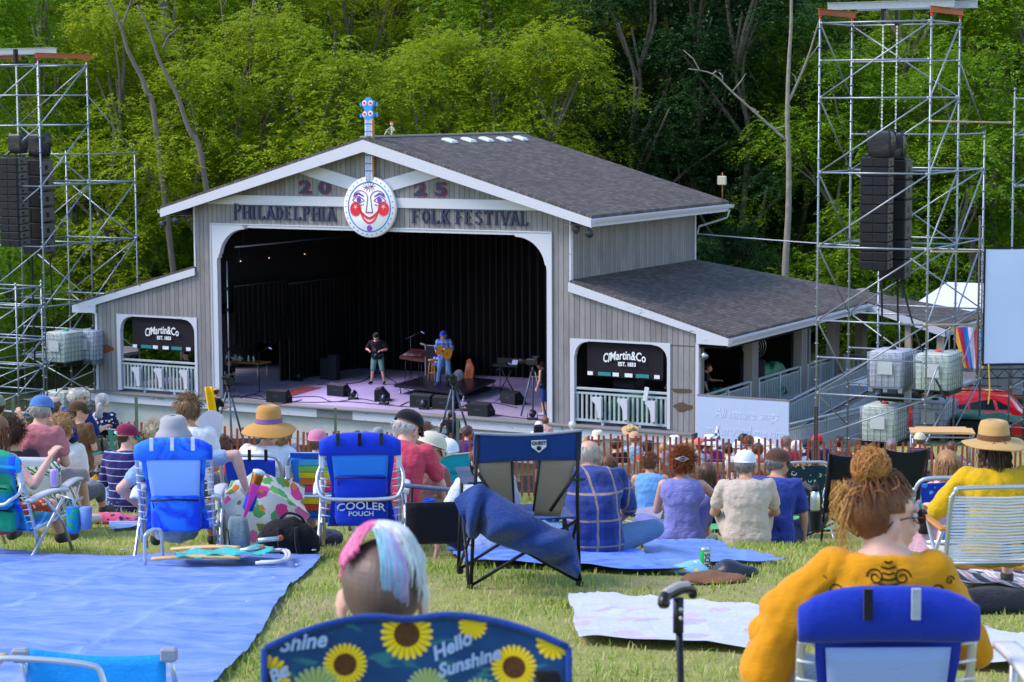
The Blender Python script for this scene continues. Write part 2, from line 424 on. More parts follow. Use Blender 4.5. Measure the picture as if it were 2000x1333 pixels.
def shingle(ax):
 m,nt=newmat('asphalt_shingle');v=coords(nt);s=nd(nt,'ShaderNodeSeparateXYZ');nt.links.new(v,s.inputs[0])
 cb=nd(nt,'ShaderNodeCombineXYZ');nt.links.new(s.outputs[1-ax],cb.inputs[0]);nt.links.new(s.outputs[ax],cb.inputs[1])
 br=tex(nt,'ShaderNodeTexBrick',cb.outputs[0],1);br.inputs['Brick Width'].default_value=.3;br.inputs['Row Height'].default_value=.135
 br.inputs['Mortar Size'].default_value=.016;br.inputs['Color1'].default_value=(.075,.064,.062,1);br.inputs['Color2'].default_value=(.165,.142,.135,1);br.inputs['Mortar'].default_value=(.035,.033,.04,1)
 br.inputs['Mortar Smooth'].default_value=.4
 n=tex(nt,'ShaderNodeTexNoise',v,1.1,Detail=6,Roughness=.7);n2=tex(nt,'ShaderNodeTexNoise',v,60,Detail=2)
 c=mixc(nt,mth(nt,'MULTIPLY',n.outputs[0],.55),br.outputs['Color'],(.085,.074,.072))
 st=tex(nt,'ShaderNodeTexNoise',coords(nt,.25 if ax==0 else 2,2 if ax==0 else.25,1),1.2,Detail=4)
 c=mixc(nt,mth(nt,'MULTIPLY',mth(nt,'SUBTRACT',st.outputs[0],.5),2.5,clamp=True),c,(.05,.043,.042))
 sh=mth(nt,'FRACT',mth(nt,'MULTIPLY',s.outputs[ax],1/.135))
 h=mth(nt,'ADD',sh,mth(nt,'MULTIPLY',n2.outputs[0],.3))
 return finish(m,nt,c,.9,0,.25,h,.5,.02)
def whitepaint(peel=.5):
 m,nt=newmat('white_paint');v=coords(nt)
 a=tex(nt,'ShaderNodeTexNoise',coords(nt,1,1,2.5),2.2,Detail=8,Roughness=.75,Distortion=.6);b=tex(nt,'ShaderNodeTexNoise',v,26,Detail=4)
 c=mixc(nt,b.outputs[0],(.5,.5,.585),(.63,.63,.72))
 f=mth(nt,'MULTIPLY',mth(nt,'SUBTRACT',mth(nt,'ADD',a.outputs[0],mth(nt,'MULTIPLY',b.outputs[0],.25)),.93-.14*peel),22,clamp=True)
 c=mixc(nt,f,c,(.2,.15,.13));return finish(m,nt,c,.55,0,.3,f,.25,.005)
M_SID=siding();M_SH0=shingle(0);M_SH1=shingle(1);M_WH=whitepaint(.1);M_WP=whitepaint(1.35)
M_BLK=plain('#0a0a0d',.95,.2,4,bump=.1);M_RAIL=plain('#aab3bb',.6,.2,7,bump=.3)
M_CONC=plain('#b9b8b4',.85,.22,2.5,bump=.3,bs=20);M_GREYW=plain('#7d7a7d',.9,.3,6,bump=.5,st=(1,8,8))
M_FLOOR=plain('#968ba8',.7,.2,3,bump=.2);M_TAN=plain('#b9a99a',.7,.08,5)
M_ALU=metal('#c8ccd6',.38);M_GALV=plain('#9299a6',.42,.18,12,.7,.15);M_DK=plain('#0f1013',.55,.2,10)
M_RUST=plain('#b0623f',.75,.3,8,.1,.4)
# ------------------------------------------------------------------ stage house
st=thing('stage_building','grey weathered wood stage house with white trim, dark shingle roofs and an open black stage','building',(OB.x,OB.y,0),-YAW)
SPLIT={'upper_side_wall','wing_wall','corner_board','soffit','gable_fascia','porch_post','gutter','wing_gutter','porch_ceiling','foundation_wall','stage_fascia_board','trim_moulding','rotten_patch','black_lining','wing_fascia','opening_trim','proscenium_trim','back_wall','porch_inner_wall','gable_beam','right_wing_roof'}
def S(mb,name,mats,parent=st,**k):
 if name in SPLIT and len(mb.ch)>1:
  for c in mb.chunks():S(c,name,mats,parent,**k)
  return
 o=mb.build(name,mats,parent,**k)
 if parent is st:o.location=(0,0,1.3)
 return o
X3,Y3,Z3=V((1,0,0)),V((0,1,0)),V((0,0,1))
def FP(mb,poly,v0,th,mi=0):
 mb.prism(list(reversed(poly)),(0,v0,0),X3,Z3,-th,mi)
WT,sl=8.57,.29
def roofw(u):return WT-sl*abs(u-11.12)
mb=MB()
FP(mb,[(4.3,5.7),(18,5.7),(18,roofw(18)-.12),(11.12,WT-.12),(4.3,roofw(4.3)-.12)],0,.14)
FP(mb,[(4.3,0),(4.95,0),(4.95,5.7),(4.3,5.7)],0,.14);FP(mb,[(17.4,0),(18,0),(18,5.7),(17.4,5.7)],0,.14)
FP(mb,[(.15,0),(1,0),(1,2.6),(.15,2.6)],0,.14)
FP(mb,[(.15,2.6),(4.3,2.6),(4.3,4.15),(.15,3.0)],0,.14)
FP(mb,[(18,2.57),(22.1,2.57),(22.1,3.0),(18,4.15)],0,.14);FP(mb,[(21.26,0),(22.1,0),(22.1,2.57),(21.26,2.57)],0,.14)
S(mb,'front_wall',M_SID)
mb=MB();mb.ab(17.86,18,.14,9.35,2.6,roofw(18)-.1);mb.ab(4.3,4.44,.14,9.35,3,roofw(4.3)-.1);S(mb,'upper_side_wall',M_SID)
mb=MB();mb.ab(.15,22.1,9.35,9.5,0,3);mb.prism([(4.3,2.9),(18,2.9),(18,roofw(18)-.12),(11.12,WT-.12),(4.3,roofw(4.3)-.12)][::-1],(0,9.35,0),X3,Z3,-.15);S(mb,'back_wall',M_SID)
mb=MB();mb.ab(.15,.29,.14,.7,0,3.0);mb.ab(21.96,22.1,.14,.62,0,2.7);mb.ab(.15,.29,6.5,9.35,0,3.0);S(mb,'wing_wall',M_SID)
mb=MB();mb.ab(4.4,17.9,.2,9.3,5.82,5.9);mb.ab(4.45,4.52,.16,9.3,3.0,5.8);mb.ab(17.78,17.85,.16,9.3,0,5.8);mb.ab(4.4,17.9,9.25,9.33,0,5.8)
mb.ab(4.4,17.85,.15,.2,5.72,5.9);S(mb,'black_lining',M_BLK)
mb=MB();mb.ab(.1,22.15,.15,9.3,-.06,0);S(mb,'stage_floor',M_FLOOR)
mb=MB();mb.ab(-.02,22.12,-.34,.15,-.065,-.003,bev=.01);S(mb,'stage_ledge',M_GREYW)
mb=MB();mb.ab(0,9.1,-.26,-.1,-.34,-.07);mb.ab(10.45,22.1,-.26,-.1,-.34,-.07);mb.ab(9.1,10.45,-.25,-.1,-.335,-.07,1);S(mb,'stage_fascia_board',[M_WP,M_GREYW])
mb=MB();mb.ab(.05,22.1,-.1,.1,-1.5,-.34);mb.ab(21.95,22.1,.1,9.3,-1.5,-.06);mb.ab(.05,.2,.1,9.3,-1.5,-.06);S(mb,'foundation_wall',M_CONC)
# proscenium trim with arched corners
mb=MB();t0=-.035
FP(mb,[(4.95,0),(5.16,0),(5.16,4.62),(4.95,4.62)],t0,.2);FP(mb,[(17.25,0),(17.4,0),(17.4,4.62),(17.25,4.62)],t0,.2)
FP(mb,[(6.2,5.63),(16.2,5.63),(16.2,5.71),(6.2,5.71)],t0,.2)
arcL=[(5.26+1.0*(1-math.cos(R_(a))),4.62+.96*math.sin(R_(a))) for a in range(0,91,9)]
FP(mb,[(4.95,4.62),(5.22,4.62),(5.22,4.7)]+arcL[1:]+[(6.26,5.63),(6.4,5.63),(6.4,5.71),(4.95,5.71)],t0,.2)
arcR=[(17.2-1.0*(1-math.cos(R_(a))),4.62+.96*math.sin(R_(a))) for a in range(0,91,9)]
FP(mb,[(17.4,4.62),(17.4,5.71),(16.0,5.71),(16.0,5.63),(16.15,5.63)]+arcR[::-1][:-1]+[(17.24,4.7),(17.24,4.62)],t0,.2)
S(mb,'proscenium_trim',M_WH)
mb=MB();FP(mb,[(4.93,5.72),(17.42,5.72),(17.42,5.755),(4.93,5.755)],-.06,.06);FP(mb,[(4.92,0),(4.95,0),(4.95,5.755),(4.92,5.755)],-.06,.06);FP(mb,[(17.4,0),(17.43,0),(17.43,5.755),(17.4,5.755)],-.06,.06);S(mb,'trim_moulding',M_WH)
mb=MB()
for u0,u1 in ((4.24,4.3),(18,18.06)):FP(mb,[(u0,4.3),(u1,4.3),(u1,roofw(4.3)-.14),(u0,roofw(4.3)-.14)],-.03,.16)
FP(mb,[(22.1,0),(22.2,0),(22.2,2.62),(22.1,2.62)],-.03,.14);FP(mb,[(.06,0),(.15,0),(.15,2.62),(.06,2.62)],-.03,.14)
mb.ab(18.0,18.05,9.28,9.38,4.2,5.9)
S(mb,'corner_board',M_WP)
# gable beam and braces
mb=MB();FP(mb,[(4.72,6.38),(17.5,6.38),(16.3,6.68),(5.95,6.68)],-.07,.07)
for s_ in (-1,1):
 c=11.12;P=[(c+s_*.6,6.86),(c+s_*2.95,7.48),(c+s_*2.35,7.72),(c+s_*.3,7.2)]
 FP(mb,P if s_>0 else P[::-1],-.07,.07)
S(mb,'gable_beam',M_WH)
# main roof
mb=MB()
for s_ in (-1,1):
 ue=11.12+s_*7.85
 for (va,vb) in ((-.5,10.0),):
  q=[(11.12,va,WT),(ue,va,roofw(ue)),(ue,vb,roofw(ue)),(11.12,vb,WT)]
  q2=[(a,b,c-.09) for a,b,c in q];vs=q+q2
  fs=[(0,1,2,3),(7,6,5,4),(0,4,5,1),(1,5,6,2),(2,6,7,3)]
  if s_<0:fs=[f[::-1] for f in fs]
  mb.add(vs,fs,0,False)
S(mb,'roof',M_SH0)
mb=MB();mb.ab(11.0,11.24,-.5,10.0,WT-.02,WT+.03);S(mb,'ridge_cap',plain('#8f8d8c',.8))
mb=MB()
for s_ in (-1,1):
 ue=11.12+s_*7.85
 P=[(11.12,WT-.09),(ue,roofw(ue)-.09),(ue,roofw(ue)-.36),(11.12,WT-.46)]
 FP(mb,P[::-1] if s_>0 else P,-.52,.05)
 a,b=sorted((ue,ue-s_*.04));mb.ab(a,b,-.46,10,roofw(ue)-.34,roofw(ue)-.1)
S(mb,'gable_fascia',M_WH)
mb=MB()
for s_ in (-1,1):
 ue=11.12+s_*7.8;ui=11.12+s_*6.9
 q=[(11.12,-.46,WT-.3),(ue,-.46,roofw(ue)-.3),(ue,0,roofw(ue)-.3),(11.12,0,WT-.3)];mb.add(q,[(0,1,2,3)],0,False)
 q=[(ui,-.46,roofw(ue)-.31),(ue,-.46,roofw(ue)-.31),(ue,10,roofw(ue)-.31),(ui,10,roofw(ue)-.31)];mb.add(q,[(0,1,2,3)],0,False)
S(mb,'soffit',M_TAN)
def gutter(mb,u,w,v0,v1,sg=1):
 P=[(0,0),(.0,-.11),(.07,-.11),(.1,-.05),(.12,0),(.11,0),(.09,-.05),(.06,-.1),(.01,-.1),(.01,0)]
 mb.prism([(a*sg,b) for a,b in P],(u,v0,w),X3,Z3,-(v1-v0))
mb=MB();gutter(mb,18.98,roofw(18.97)-.12,-.5,10.2);gutter(mb,3.26,roofw(3.27)-.12,-.5,10.2,-1)
mb.tube([(19.03,9.9,6.0),(18.95,9.9,5.75),(18.1,9.5,5.45),(18.06,9.45,5.2)],.035,8);S(mb,'gutter',M_WH)
# wing roofs
def wr(u):return 4.35-.284*(u-18.0)
def wl(u):return 4.35-.278*(4.3-u)
mb=MB()
def slab(mb,top,th=.08,mi=0):
 n=len(top);vs=list(top)+[(a,b,c-th) for a,b,c in top]
 mb.add(vs,[tuple(range(n)),tuple(range(2*n-1,n-1,-1))]+[(i,n+i,n+(i+1)%n,(i+1)%n) for i in range(n)],mi,False)
UE=23.15;VB=9.4
slab(mb,[(18.05,-.06,wr(18.05)),(UE,-.06,wr(UE)),(UE,VB+UE-18,wr(UE)),(18.05,VB,wr(18.05))])
slab(mb,[(UE,12.1,wr(UE)),(25.85,12.1,wr(25.85)),(25.85,VB+25.85-18,wr(25.85)),(UE,VB+UE-18,wr(UE))])
S(mb,'right_wing_roof',M_SH0)
mb=MB();slab(mb,[(18.05,VB,wr(18.05)),(25.85,VB+7.85,wr(25.85)),(-.8,VB+7.85,wr(25.85)),(4.25,VB,wr(18.05))]);S(mb,'rear_roof',M_SH1)
mb=MB();slab(mb,[(4.25,-.06,wl(4.25)),(4.25,9.4,wl(4.25)),(-.85,9.4,wl(-.85)),(-.85,-.06,wl(-.85))]);S(mb,'left_wing_roof',M_SH0)
mb=MB()
FP(mb,[(18.0,4.27),(18.0,3.99),(22.15,2.9),(22.15,2.62),(UE,2.6),(UE,wr(UE)-.08)][::-1],-.1,.05)
FP(mb,[(4.3,4.27),(-.85,wl(-.85)-.08),(-.85,2.6),(.15,2.62),(.15,2.9),(4.3,4.03)][::-1],-.1,.05)
mb.ab(UE-.04,UE,-.05,12.1,wr(UE)-.32,wr(UE)-.08)
FP(mb,[(UE,wr(UE)-.05),(25.85,wr(25.85)-.05),(25.85,wr(25.85)-.3),(UE,wr(UE)-.3)],12.04,.05)
mb.ab(25.8,25.85,12.1,17,wr(25.85)-.3,wr(25.85)-.08)
S(mb,'wing_fascia',M_WP)
mb=MB();gutter(mb,UE+.01,wr(UE)-.1,-.1,12.1);gutter(mb,25.87,wr(25.85)-.1,12.1,16.5);S(mb,'wing_gutter',M_WH)
mb=MB();mb.ab(18.1,UE-.05,0,12,2.5,2.54);mb.ab(.3,4.3,.14,9,2.62,2.66);S(mb,'porch_ceiling',M_BLK)
# skylights
for u,v in ((11.85,3.6),(11.85,4.85),(11.85,6.05),(11.9,7.2),(11.85,8.5)):
 mb=MB();mb.box((0,0,.03),(.42,.42,.06),None,0,.015);mb.box((0,0,.07),(.36,.36,.03),None,0,.01)
 o=S(mb,'skylight',plain('#e3e6ee',.4,.05));o.location=(u,v,1.3+roofw(u));o.rotation_euler=(0,math.atan(sl),0)
 # side columns
for v in (4.4,8.7,11.8,14.7):
 mb=MB();mb.ab(21.82,22.1,v,v+.5,-.05,wr(22)-.15,0);mb.ab(21.815,22.105,v-.012,v,-.05,wr(22)-.15,1);S(mb,'porch_column',[M_SID,M_TAN])
mb=MB();mb.ab(24.4,24.6,12.3,12.5,-1.3,2.2);mb.ab(25.5,25.7,12.3,12.5,-1.3,2.0);mb.ab(25.5,25.7,16,16.2,-1.3,2.0);S(mb,'porch_post',M_TAN)
mb=MB();mb.ab(18.3,18.4,2.5,9.3,0,2.5);mb.ab(18.3,21.5,9.2,9.3,0,2.5);S(mb,'porch_inner_wall',plain('#2b2224',.9))
mb=MB();mb.ab(18,22.15,9.5,16,-.1,0);S(mb,'porch_deck',M_GREYW)
# openings of the wings: trim, railing, corner brackets
def window_trim(u0,u1,wt):
 mb=MB();FP(mb,[(u0,.05),(u0+.14,.05),(u0+.14,wt-.5),(u0,wt-.5)],-.03,.17);FP(mb,[(u1-.1,.05),(u1,.05),(u1,wt-.5),(u1-.1,wt-.5)],-.03,.17)
 FP(mb,[(u0+.6,wt-.06),(u1-.6,wt-.06),(u1-.6,wt),(u0+.6,wt)],-.03,.17)
 aL=[(u0+.16+.42*(1-math.cos(R_(a))),wt-.5+.42*math.sin(R_(a))) for a in range(0,91,15)]
 FP(mb,[(u0,wt-.5)]+aL+[(u0+.62,wt-.06),(u0+.62,wt),(u0,wt)],-.03,.17)
 aR=[(u1-.1-.42*(1-math.cos(R_(a))),wt-.5+.42*math.sin(R_(a))) for a in range(0,91,15)]
 FP(mb,[(u1,wt-.5),(u1,wt),(u1-.62,wt),(u1-.62,wt-.06)]+aR[::-1],-.03,.17)
 S(mb,'opening_trim',M_WH)
window_trim(.98,4.29,2.62);window_trim(18.02,21.3,2.58)
def railing(u0,u1,name='railing'):
 mb=MB();mb.ab(u0,u1,.02,.12,1.05,1.12,bev=.01);mb.ab(u0,u1,.03,.11,.92,.98);mb.ab(u0,u1,.03,.11,.1,.17)
 n=int((u1-u0)/.145)
 for i in range(n):x=u0+(i+.5)*(u1-u0)/n;mb.ab(x-.03,x+.03,.045,.1,.16,.94)
 for x in (u0+(u1-u0)*.3,u0+(u1-u0)*.7):mb.ab(x-.04,x+.04,.04,.1,0,.1)
 S(mb,name,M_RAIL)
railing(1.12,4.19);railing(18.16,21.2)
for u in (1.75,2.68,3.72,18.9,19.75,20.65):
 mb=MB();P=[(-.02,.36),(.24,.36),(.24,.3),(.24,-.25),(.1,-.25),(.09,-.12)]+[(.09-.13*math.sin(R_(a)),.3-.4*math.cos(R_(a))+0) for a in range(15,76,15)]+[(-.09,.3),(-.02,.3)]
 P=[(-.12,.36),(.2,.36),(.2,-.26),(.08,-.26),(.07,-.1),(.04,.06),(-.02,.18),(-.12,.27)]
 FP(mb,[(u+a,.5+b) for a,b in P],-.12,.12);S(mb,'bracket',M_WH)
 # weather damage near the base of the pillars
mb=MB();random.seed(3)
def blot(cu,cw,ru,rw,mi):
 P=[(cu+ru*(1+random.uniform(-.2,.2))*math.cos(t*.524),cw+rw*(1+random.uniform(-.35,.35))*math.sin(t*.524)) for t in range(12)];FP(mb,P,-.006,.004,mi)
blot(.52,1.42,.32,.13,0);blot(21.68,1.2,.36,.07,1);blot(21.7,.72,.3,.12,1)
S(mb,'rotten_patch',[plain('#7a4a30',.95,.5,12),plain('#5c4a42',.95,.4,12)])
# rear porch furniture: bright hatch and boards seen between the columns
mb=MB();mb.ab(19,21.4,9.6,9.7,0,1.1);S(mb,'porch_counter',plain('#7c4a2e',.7))
# side porch railings and the ramp
def slope_rail(u,v0,w0,v1,w1,name,h=1.0,n=None,parent=st,axis=1):
 mb=MB();n=n or int(abs(v1-v0)/.15)
 P=(lambda t,z:(u,v0+(v1-v0)*t,w0+(w1-w0)*t+z)) if axis else (lambda t,z:(v0+(v1-v0)*t,u,w0+(w1-w0)*t+z))
 for z,r in ((h,.045),(h-.14,.03),(.1,.035)):mb.tube([P(0,z),P(1,z)],r,4)
 for i in range(n+1):
  a=P(i/n,.1);b=P(i/n,h-.14);mb.box(((a[0]+b[0])/2,a[1],(a[2]+b[2])/2),(.035,.045,h-.24))
 for t in (0,.5,1):a=P(t,0);mb.box((a[0],a[1],a[2]+h/2-.1),(.1,.1,h+.25))
 S(mb,name,M_RAIL)
slope_rail(22.05,.7,0,4.3,0,'porch_railing');slope_rail(22.05,5.0,0,8.6,0,'porch_railing');slope_rail(22.05,9.3,0,11.7,0,'porch_railing')
mb=MB()
slab(mb,[(22.3,.8,-.74),(23.4,.8,-.74),(23.4,12.5,-.04),(22.3,12.5,-.04)],.18);slab(mb,[(23.5,.8,-.76),(24.8,.8,-.76),(24.8,7.4,-1.1),(23.5,7.4,-1.1)],.18)
slab(mb,[(22.3,-.2,-.75),(24.8,-.2,-.75),(24.8,.8,-.75),(22.3,.8,-.75)],.18);mb.ab(22.3,24.4,12.5,15,-.25,-.04)
S(mb,'ramp',M_GREYW)
slope_rail(23.42,.8,-.74,12.5,-.04,'ramp_railing',h=1.05);slope_rail(24.82,-.2,-.7,7.4,-1.05,'ramp_railing',h=1.08)
slope_rail(12.6,22.2,-.05,24.4,-.05,'deck_railing',h=1.05,axis=0)
mb=MB()
for i in range(44):mb.ab(24.86,24.9,-.2+i*.17,-.2+i*.17+.155,-1.35,-.1-.35*i/44)
for i in range(58):mb.ab(23.4,23.43,.8+i*.2,.8+i*.2+.185,-1.35,-.86+.7*i/58)
S(mb,'ramp_skirt',M_RAIL)
# utility box on the roof corner
t=thing('antenna_box','small square beige box on a rusty pipe at the far corner of the roof','antenna',WB(18.9,9.6,roofw(18.9)),-YAW)
mb=MB();mb.tube([(0,0,-.1),(0,0,.95)],.022);mb.build('pole',M_RUST,t);mb=MB();mb.box((0,-.05,.68),(.3,.1,.3),None,0,.02);mb.build('case',plain('#b9b49c',.6),t)
# ------------------------------------------------------------------ lettering
M_LET=plain('#2c3252',.6,.15,8);M_RED=plain('#8f2a4a',.6)
def stroke_letters(txt,u0,w0,h,adv,name):
 """hand-cut letters with flared feet, each stroke a small prism"""
 T=.068;g={
'P':[((.15,0),(.15,1),1),((.15,1),(.55,.98),0),((.55,.98),(.66,.78),0),((.66,.78),(.5,.55),0),((.5,.55),(.2,.55),0)],
'H':[((.12,0),(.12,1),1),((.72,0),(.72,1),1),((.12,.52),(.72,.52),0)],'I':[((.3,0),(.3,1),1)],
'L':[((.15,0),(.15,1),1),((.15,.02),(.62,.02),0),((.62,.02),(.66,.2),0)],
'A':[((.05,0),(.38,1),1),((.38,1),(.72,0),1),((.2,.36),(.58,.36),0)],
'D':[((.15,0),(.15,1),1),((.15,.98),(.5,.9),0),((.5,.9),(.68,.5),0),((.68,.5),(.5,.1),0),((.5,.1),(.15,.02),0)],
'E':[((.15,0),(.15,1),1),((.15,.98),(.6,.98),0),((.15,.52),(.5,.52),0),((.15,.02),(.62,.02),0)],
'F':[((.15,0),(.15,1),1),((.15,.98),(.64,.98),0),((.15,.52),(.5,.52),0)],
'O':[((.38,0),(.12,.3),0),((.12,.3),(.12,.7),0),((.12,.7),(.38,1),0),((.38,1),(.66,.7),0),((.66,.7),(.66,.3),0),((.66,.3),(.38,0),0)],
'K':[((.15,0),(.15,1),1),((.2,.45),(.62,1),1),((.3,.55),(.68,0),1)],
'S':[((.6,.85),(.38,1),0),((.38,1),(.15,.82),0),((.15,.82),(.22,.6),0),((.22,.6),(.58,.4),0),((.58,.4),(.62,.18),0),((.62,.18),(.38,0),0),((.38,0),(.12,.15),0)],
'T':[((.38,0),(.38,1),1),((.05,.98),(.72,.98),0),((.05,.98),(.05,.8),0),((.72,.98),(.72,.8),0)],
'V':[((.05,1),(.38,0),1),((.38,0),(.72,1),1)]}
 x=u0
 for k,ch in enumerate(txt):
  if ch==' ':x+=adv*.8;continue
  hh=h*(1.28 if k==0 and ch=='P' else 1.0);sw=adv/.93;wz=w0-(hh-h)*.35;mb=MB()
  if ch=='I':sw*=.7
  for (a,b,ser) in g[ch]:
   p,q=V((x+a[0]*sw,0,wz+a[1]*hh)),V((x+b[0]*sw,0,wz+b[1]*hh));dr=(q-p)
   mid=(p+q)/2;mb.box((mid.x,-.045,mid.z),(dr.length+T*.35,.05,T if ser else T*.72),Matrix.Rotation(-math.atan2(dr.z,dr.x),3,'Y'))
   if ser:
    for e in (p,q):mb.box((e.x,-.043,e.z),(T*2.1,.045,T*.45))
  S(mb,'letter',M_LET);x+=adv*(.72 if ch=='I' else 1)
stroke_letters('PHILADELPHIA',5.87,5.93,.4,.345,'letter')
stroke_letters('FOLK',12.58,5.93,.4,.345,'letter');stroke_letters('FESTIVAL',14.12,5.93,.4,.335,'letter')
for tx,u in (('2',8.62),('0',9.35),('2',12.85),('5',13.6)):
 for mt,of,vv in ((M_RED,.026,-.02),(M_LET,.012,-.04)):
  o=text_mesh(tx,.56,'numeral',mt,st,(u+(.02 if mt is M_RED else 0),vv,1.3+6.96-(.02 if mt is M_RED else 0)),X3,Z3,.04,of,0,sx=1.55)
  # ------------------------------------------------------------------ banjo sign
bj=thing('banjo_sign','giant painted banjo sign with smiling face, neck rising above the roof ridge','sign',WB(11.14,-.2,0),-YAW)
bc=6.39
mb=MB();mb.lathe([(.93,-.12),(.95,-.1),(.95,.0),(.93,.02)],(0,0,bc),40,ax=(0,-1,0));mb.build('banjo_head',[plain('#e9e9f2',.5,.04)],bj)
def flat(poly,name,m_,d=.03,O=(0,-.02,bc),th=.006,par=bj,mbx=None):
 mb=mbx or MB();mb.prism(poly,(O[0],O[1]-d+.03,O[2]),X3,Z3,th)
 return mb.build(name,m_,par) if mbx is None else None
def ringm(mb,r0,r1,y,mi=0,n=48):
 vs=[];
 for k in range(n):
  a=2*math.pi*k/n
  vs+=[(r0*math.cos(a),y,bc+r0*math.sin(a)),(r1*math.cos(a),y,bc+r1*math.sin(a))]
 mb.add(vs,[(2*k,2*k+1,(2*k+3)%(2*n),(2*k+2)%(2*n)) for k in range(n)],mi,False)
M_BLU=plain('#1f6fd0',.5);M_PUR=plain('#6b3fae',.5);M_FRED=plain('#d8202f',.5);M_MAR=plain('#7a3b62',.5);M_SKY=plain('#3f8ff0',.5)
mb=MB();ringm(mb,.75,.79,-.026);mb.build('ring',M_BLU,bj)
mb=MB()
for k in range(30):
 a=2*math.pi*k/30
 mb.prism([(.865*math.cos(a)+.028*(1 if q%2 else.4)*math.cos(q*.628),.865*math.sin(a)+.028*(1 if q%2 else.4)*math.sin(q*.628)) for q in range(10)],(0,-.024,bc),X3,Z3,.006)
mb.build('star_border',M_LET,bj)
def line(mb,pts,w_,y=-.03,n=8):
 P=smooth_path([(a,y,bc+b) for a,b in pts],n);k=len(P);vs=[]
 for i,p in enumerate(P):
  t=(P[min(i+1,k-1)]-P[max(i-1,0)]).normalized();nn=V((-t.z,0,t.x));ww=w_*(math.sin(math.pi*i/(k-1))*.6+.4)/2 if w_>0 else -w_/2
  vs+=[p+nn*ww,p-nn*ww]
 mb.add(vs,[(2*i,2*i+1,2*i+3,2*i+2) for i in range(k-1)],0,False)
mb=MB();line(mb,[(-.38,.0),(-.28,-.18),(0,-.35),(.28,-.18),(.42,.02)],.085);line(mb,[(-.36,-.02),(-.22,-.36),(0,-.5),(.22,-.36),(.38,0)],.07);mb.build('smiling_mouth',M_FRED,bj)
mb=MB();mb.prism([(-.34,-.08),(-.2,-.22),(0,-.31),(.2,-.22),(.34,-.08),(.2,-.32),(0,-.44),(-.2,-.32)],(0,-.021,bc),X3,Z3,.005);mb.build('teeth',plain('#c9c4cc',.5),bj)
mb=MB()
for cx,cz in ((-.5,-.07),(.52,-.05)):
 mb.prism([(cx+(.23 if q%2 else.185)*math.cos(q*math.pi/22),cz+(.25 if q%2 else.2)*math.sin(q*math.pi/22)) for q in range(44)],(0,-.022,bc),X3,Z3,.006)
mb.build('cheek',M_FRED,bj)
mb=MB()
for cx,cz in ((-.5,.0),(.52,.02)):mb.prism([(cx+(.09 if q%2 else.025)*math.cos(q*.628+.3),cz+(.09 if q%2 else.025)*math.sin(q*.628+.3)) for q in range(10)],(0,-.03,bc),X3,Z3,.005)
mb.build('cheek_star',plain('#d9cfd0',.5),bj)
mb=MB();line(mb,[(-.55,.4),(-.4,.5),(-.2,.48),(-.06,.34),(-.08,.1),(-.12,-.17)],-.03);line(mb,[(.55,.4),(.4,.5),(.2,.48),(.06,.34),(.08,.1),(.12,-.17)],-.03);line(mb,[(-.12,-.17),(.0,-.172),(.12,-.17)],-.04)
for s_ in (-1,1):
 line(mb,[(s_*.62,.2),(s_*.4,.33),(s_*.17,.2)],-.03);line(mb,[(s_*.62,.2),(s_*.4,.12),(s_*.17,.2)],-.025)
mb.build('face_outline',M_MAR,bj)
mb=MB()
for s_ in (-1,1):
 mb.prism([(s_*.38+.085*math.cos(q*.524),.22+.085*math.sin(q*.524)) for q in range(12)],(0,-.026,bc),X3,Z3,.005)
 mb.prism([(s_*a,b) for a,b in (((.6,.28),(.56,.4),(.38,.46),(.2,.36),(.18,.3),(.4,.38)) if s_>0 else reversed([(.6,.28),(.56,.4),(.38,.46),(.2,.36),(.18,.3),(.4,.38)]))],(0,-.022,bc),X3,Z3,.004)
 for q in range(7):
  x=s_*(.22+q*.06);mb.box((x,-.024,bc+.075-.03*math.sin(q*.5)),(.035,.006,.05))
mb.build('eye',M_PUR,bj)
mb=MB()
for q in range(12):
 a=q*math.pi/6+.2;mb.box((.13*math.cos(a)*1.2,-.025,bc+.63+.08*math.sin(a)),(.17,.006,.02),Matrix.Rotation(-a*.9,3,'Y'))
mb.build('forehead_star',M_MAR,bj)
mb=MB();mb.prism(circ(0,-.66,.1,9),(0,-.024,bc),X3,Z3,.006);mb.build('chin_flower',M_PUR,bj)
mb=MB();mb.ab(-.125,.125,-.03,.08,bc+.8,9.16);mb.build('neck',plain('#dfe3ee',.5,.05),bj)
mb=MB();mb.ab(.13,.17,-.02,.06,bc+.85,9.1);mb.build('neck_edge',plain('#b37a4a',.8,.4,20),bj)
mb=MB()
for k in range(4):mb.ab(-.08+k*.05,-.072+k*.05,-.042,-.03,bc+.78,9.16)
mb.build('strings',plain('#3a5fae',.5),bj)
mb=MB()
for z in (7.5,7.72,7.98,8.25,8.72,8.95):mb.ab(-.13,.13,-.038,-.028,z,z+.03)
mb.build('frets',M_BLU,bj)
mb=MB();hp=[(.12,0),(.2,.12),(.2,.25),(.13,.38),(.14,.48),(.22,.6),(.22,.78),(.12,.86),(.07,.96),(0,.99)]
mb.prism([(a*.95,b*.68) for a,b in hp]+[(-a*.95,b*.68) for a,b in hp[-2::-1]],(0,.05,9.12),X3,Z3,.1);mb.build('headstock',M_SKY,bj)
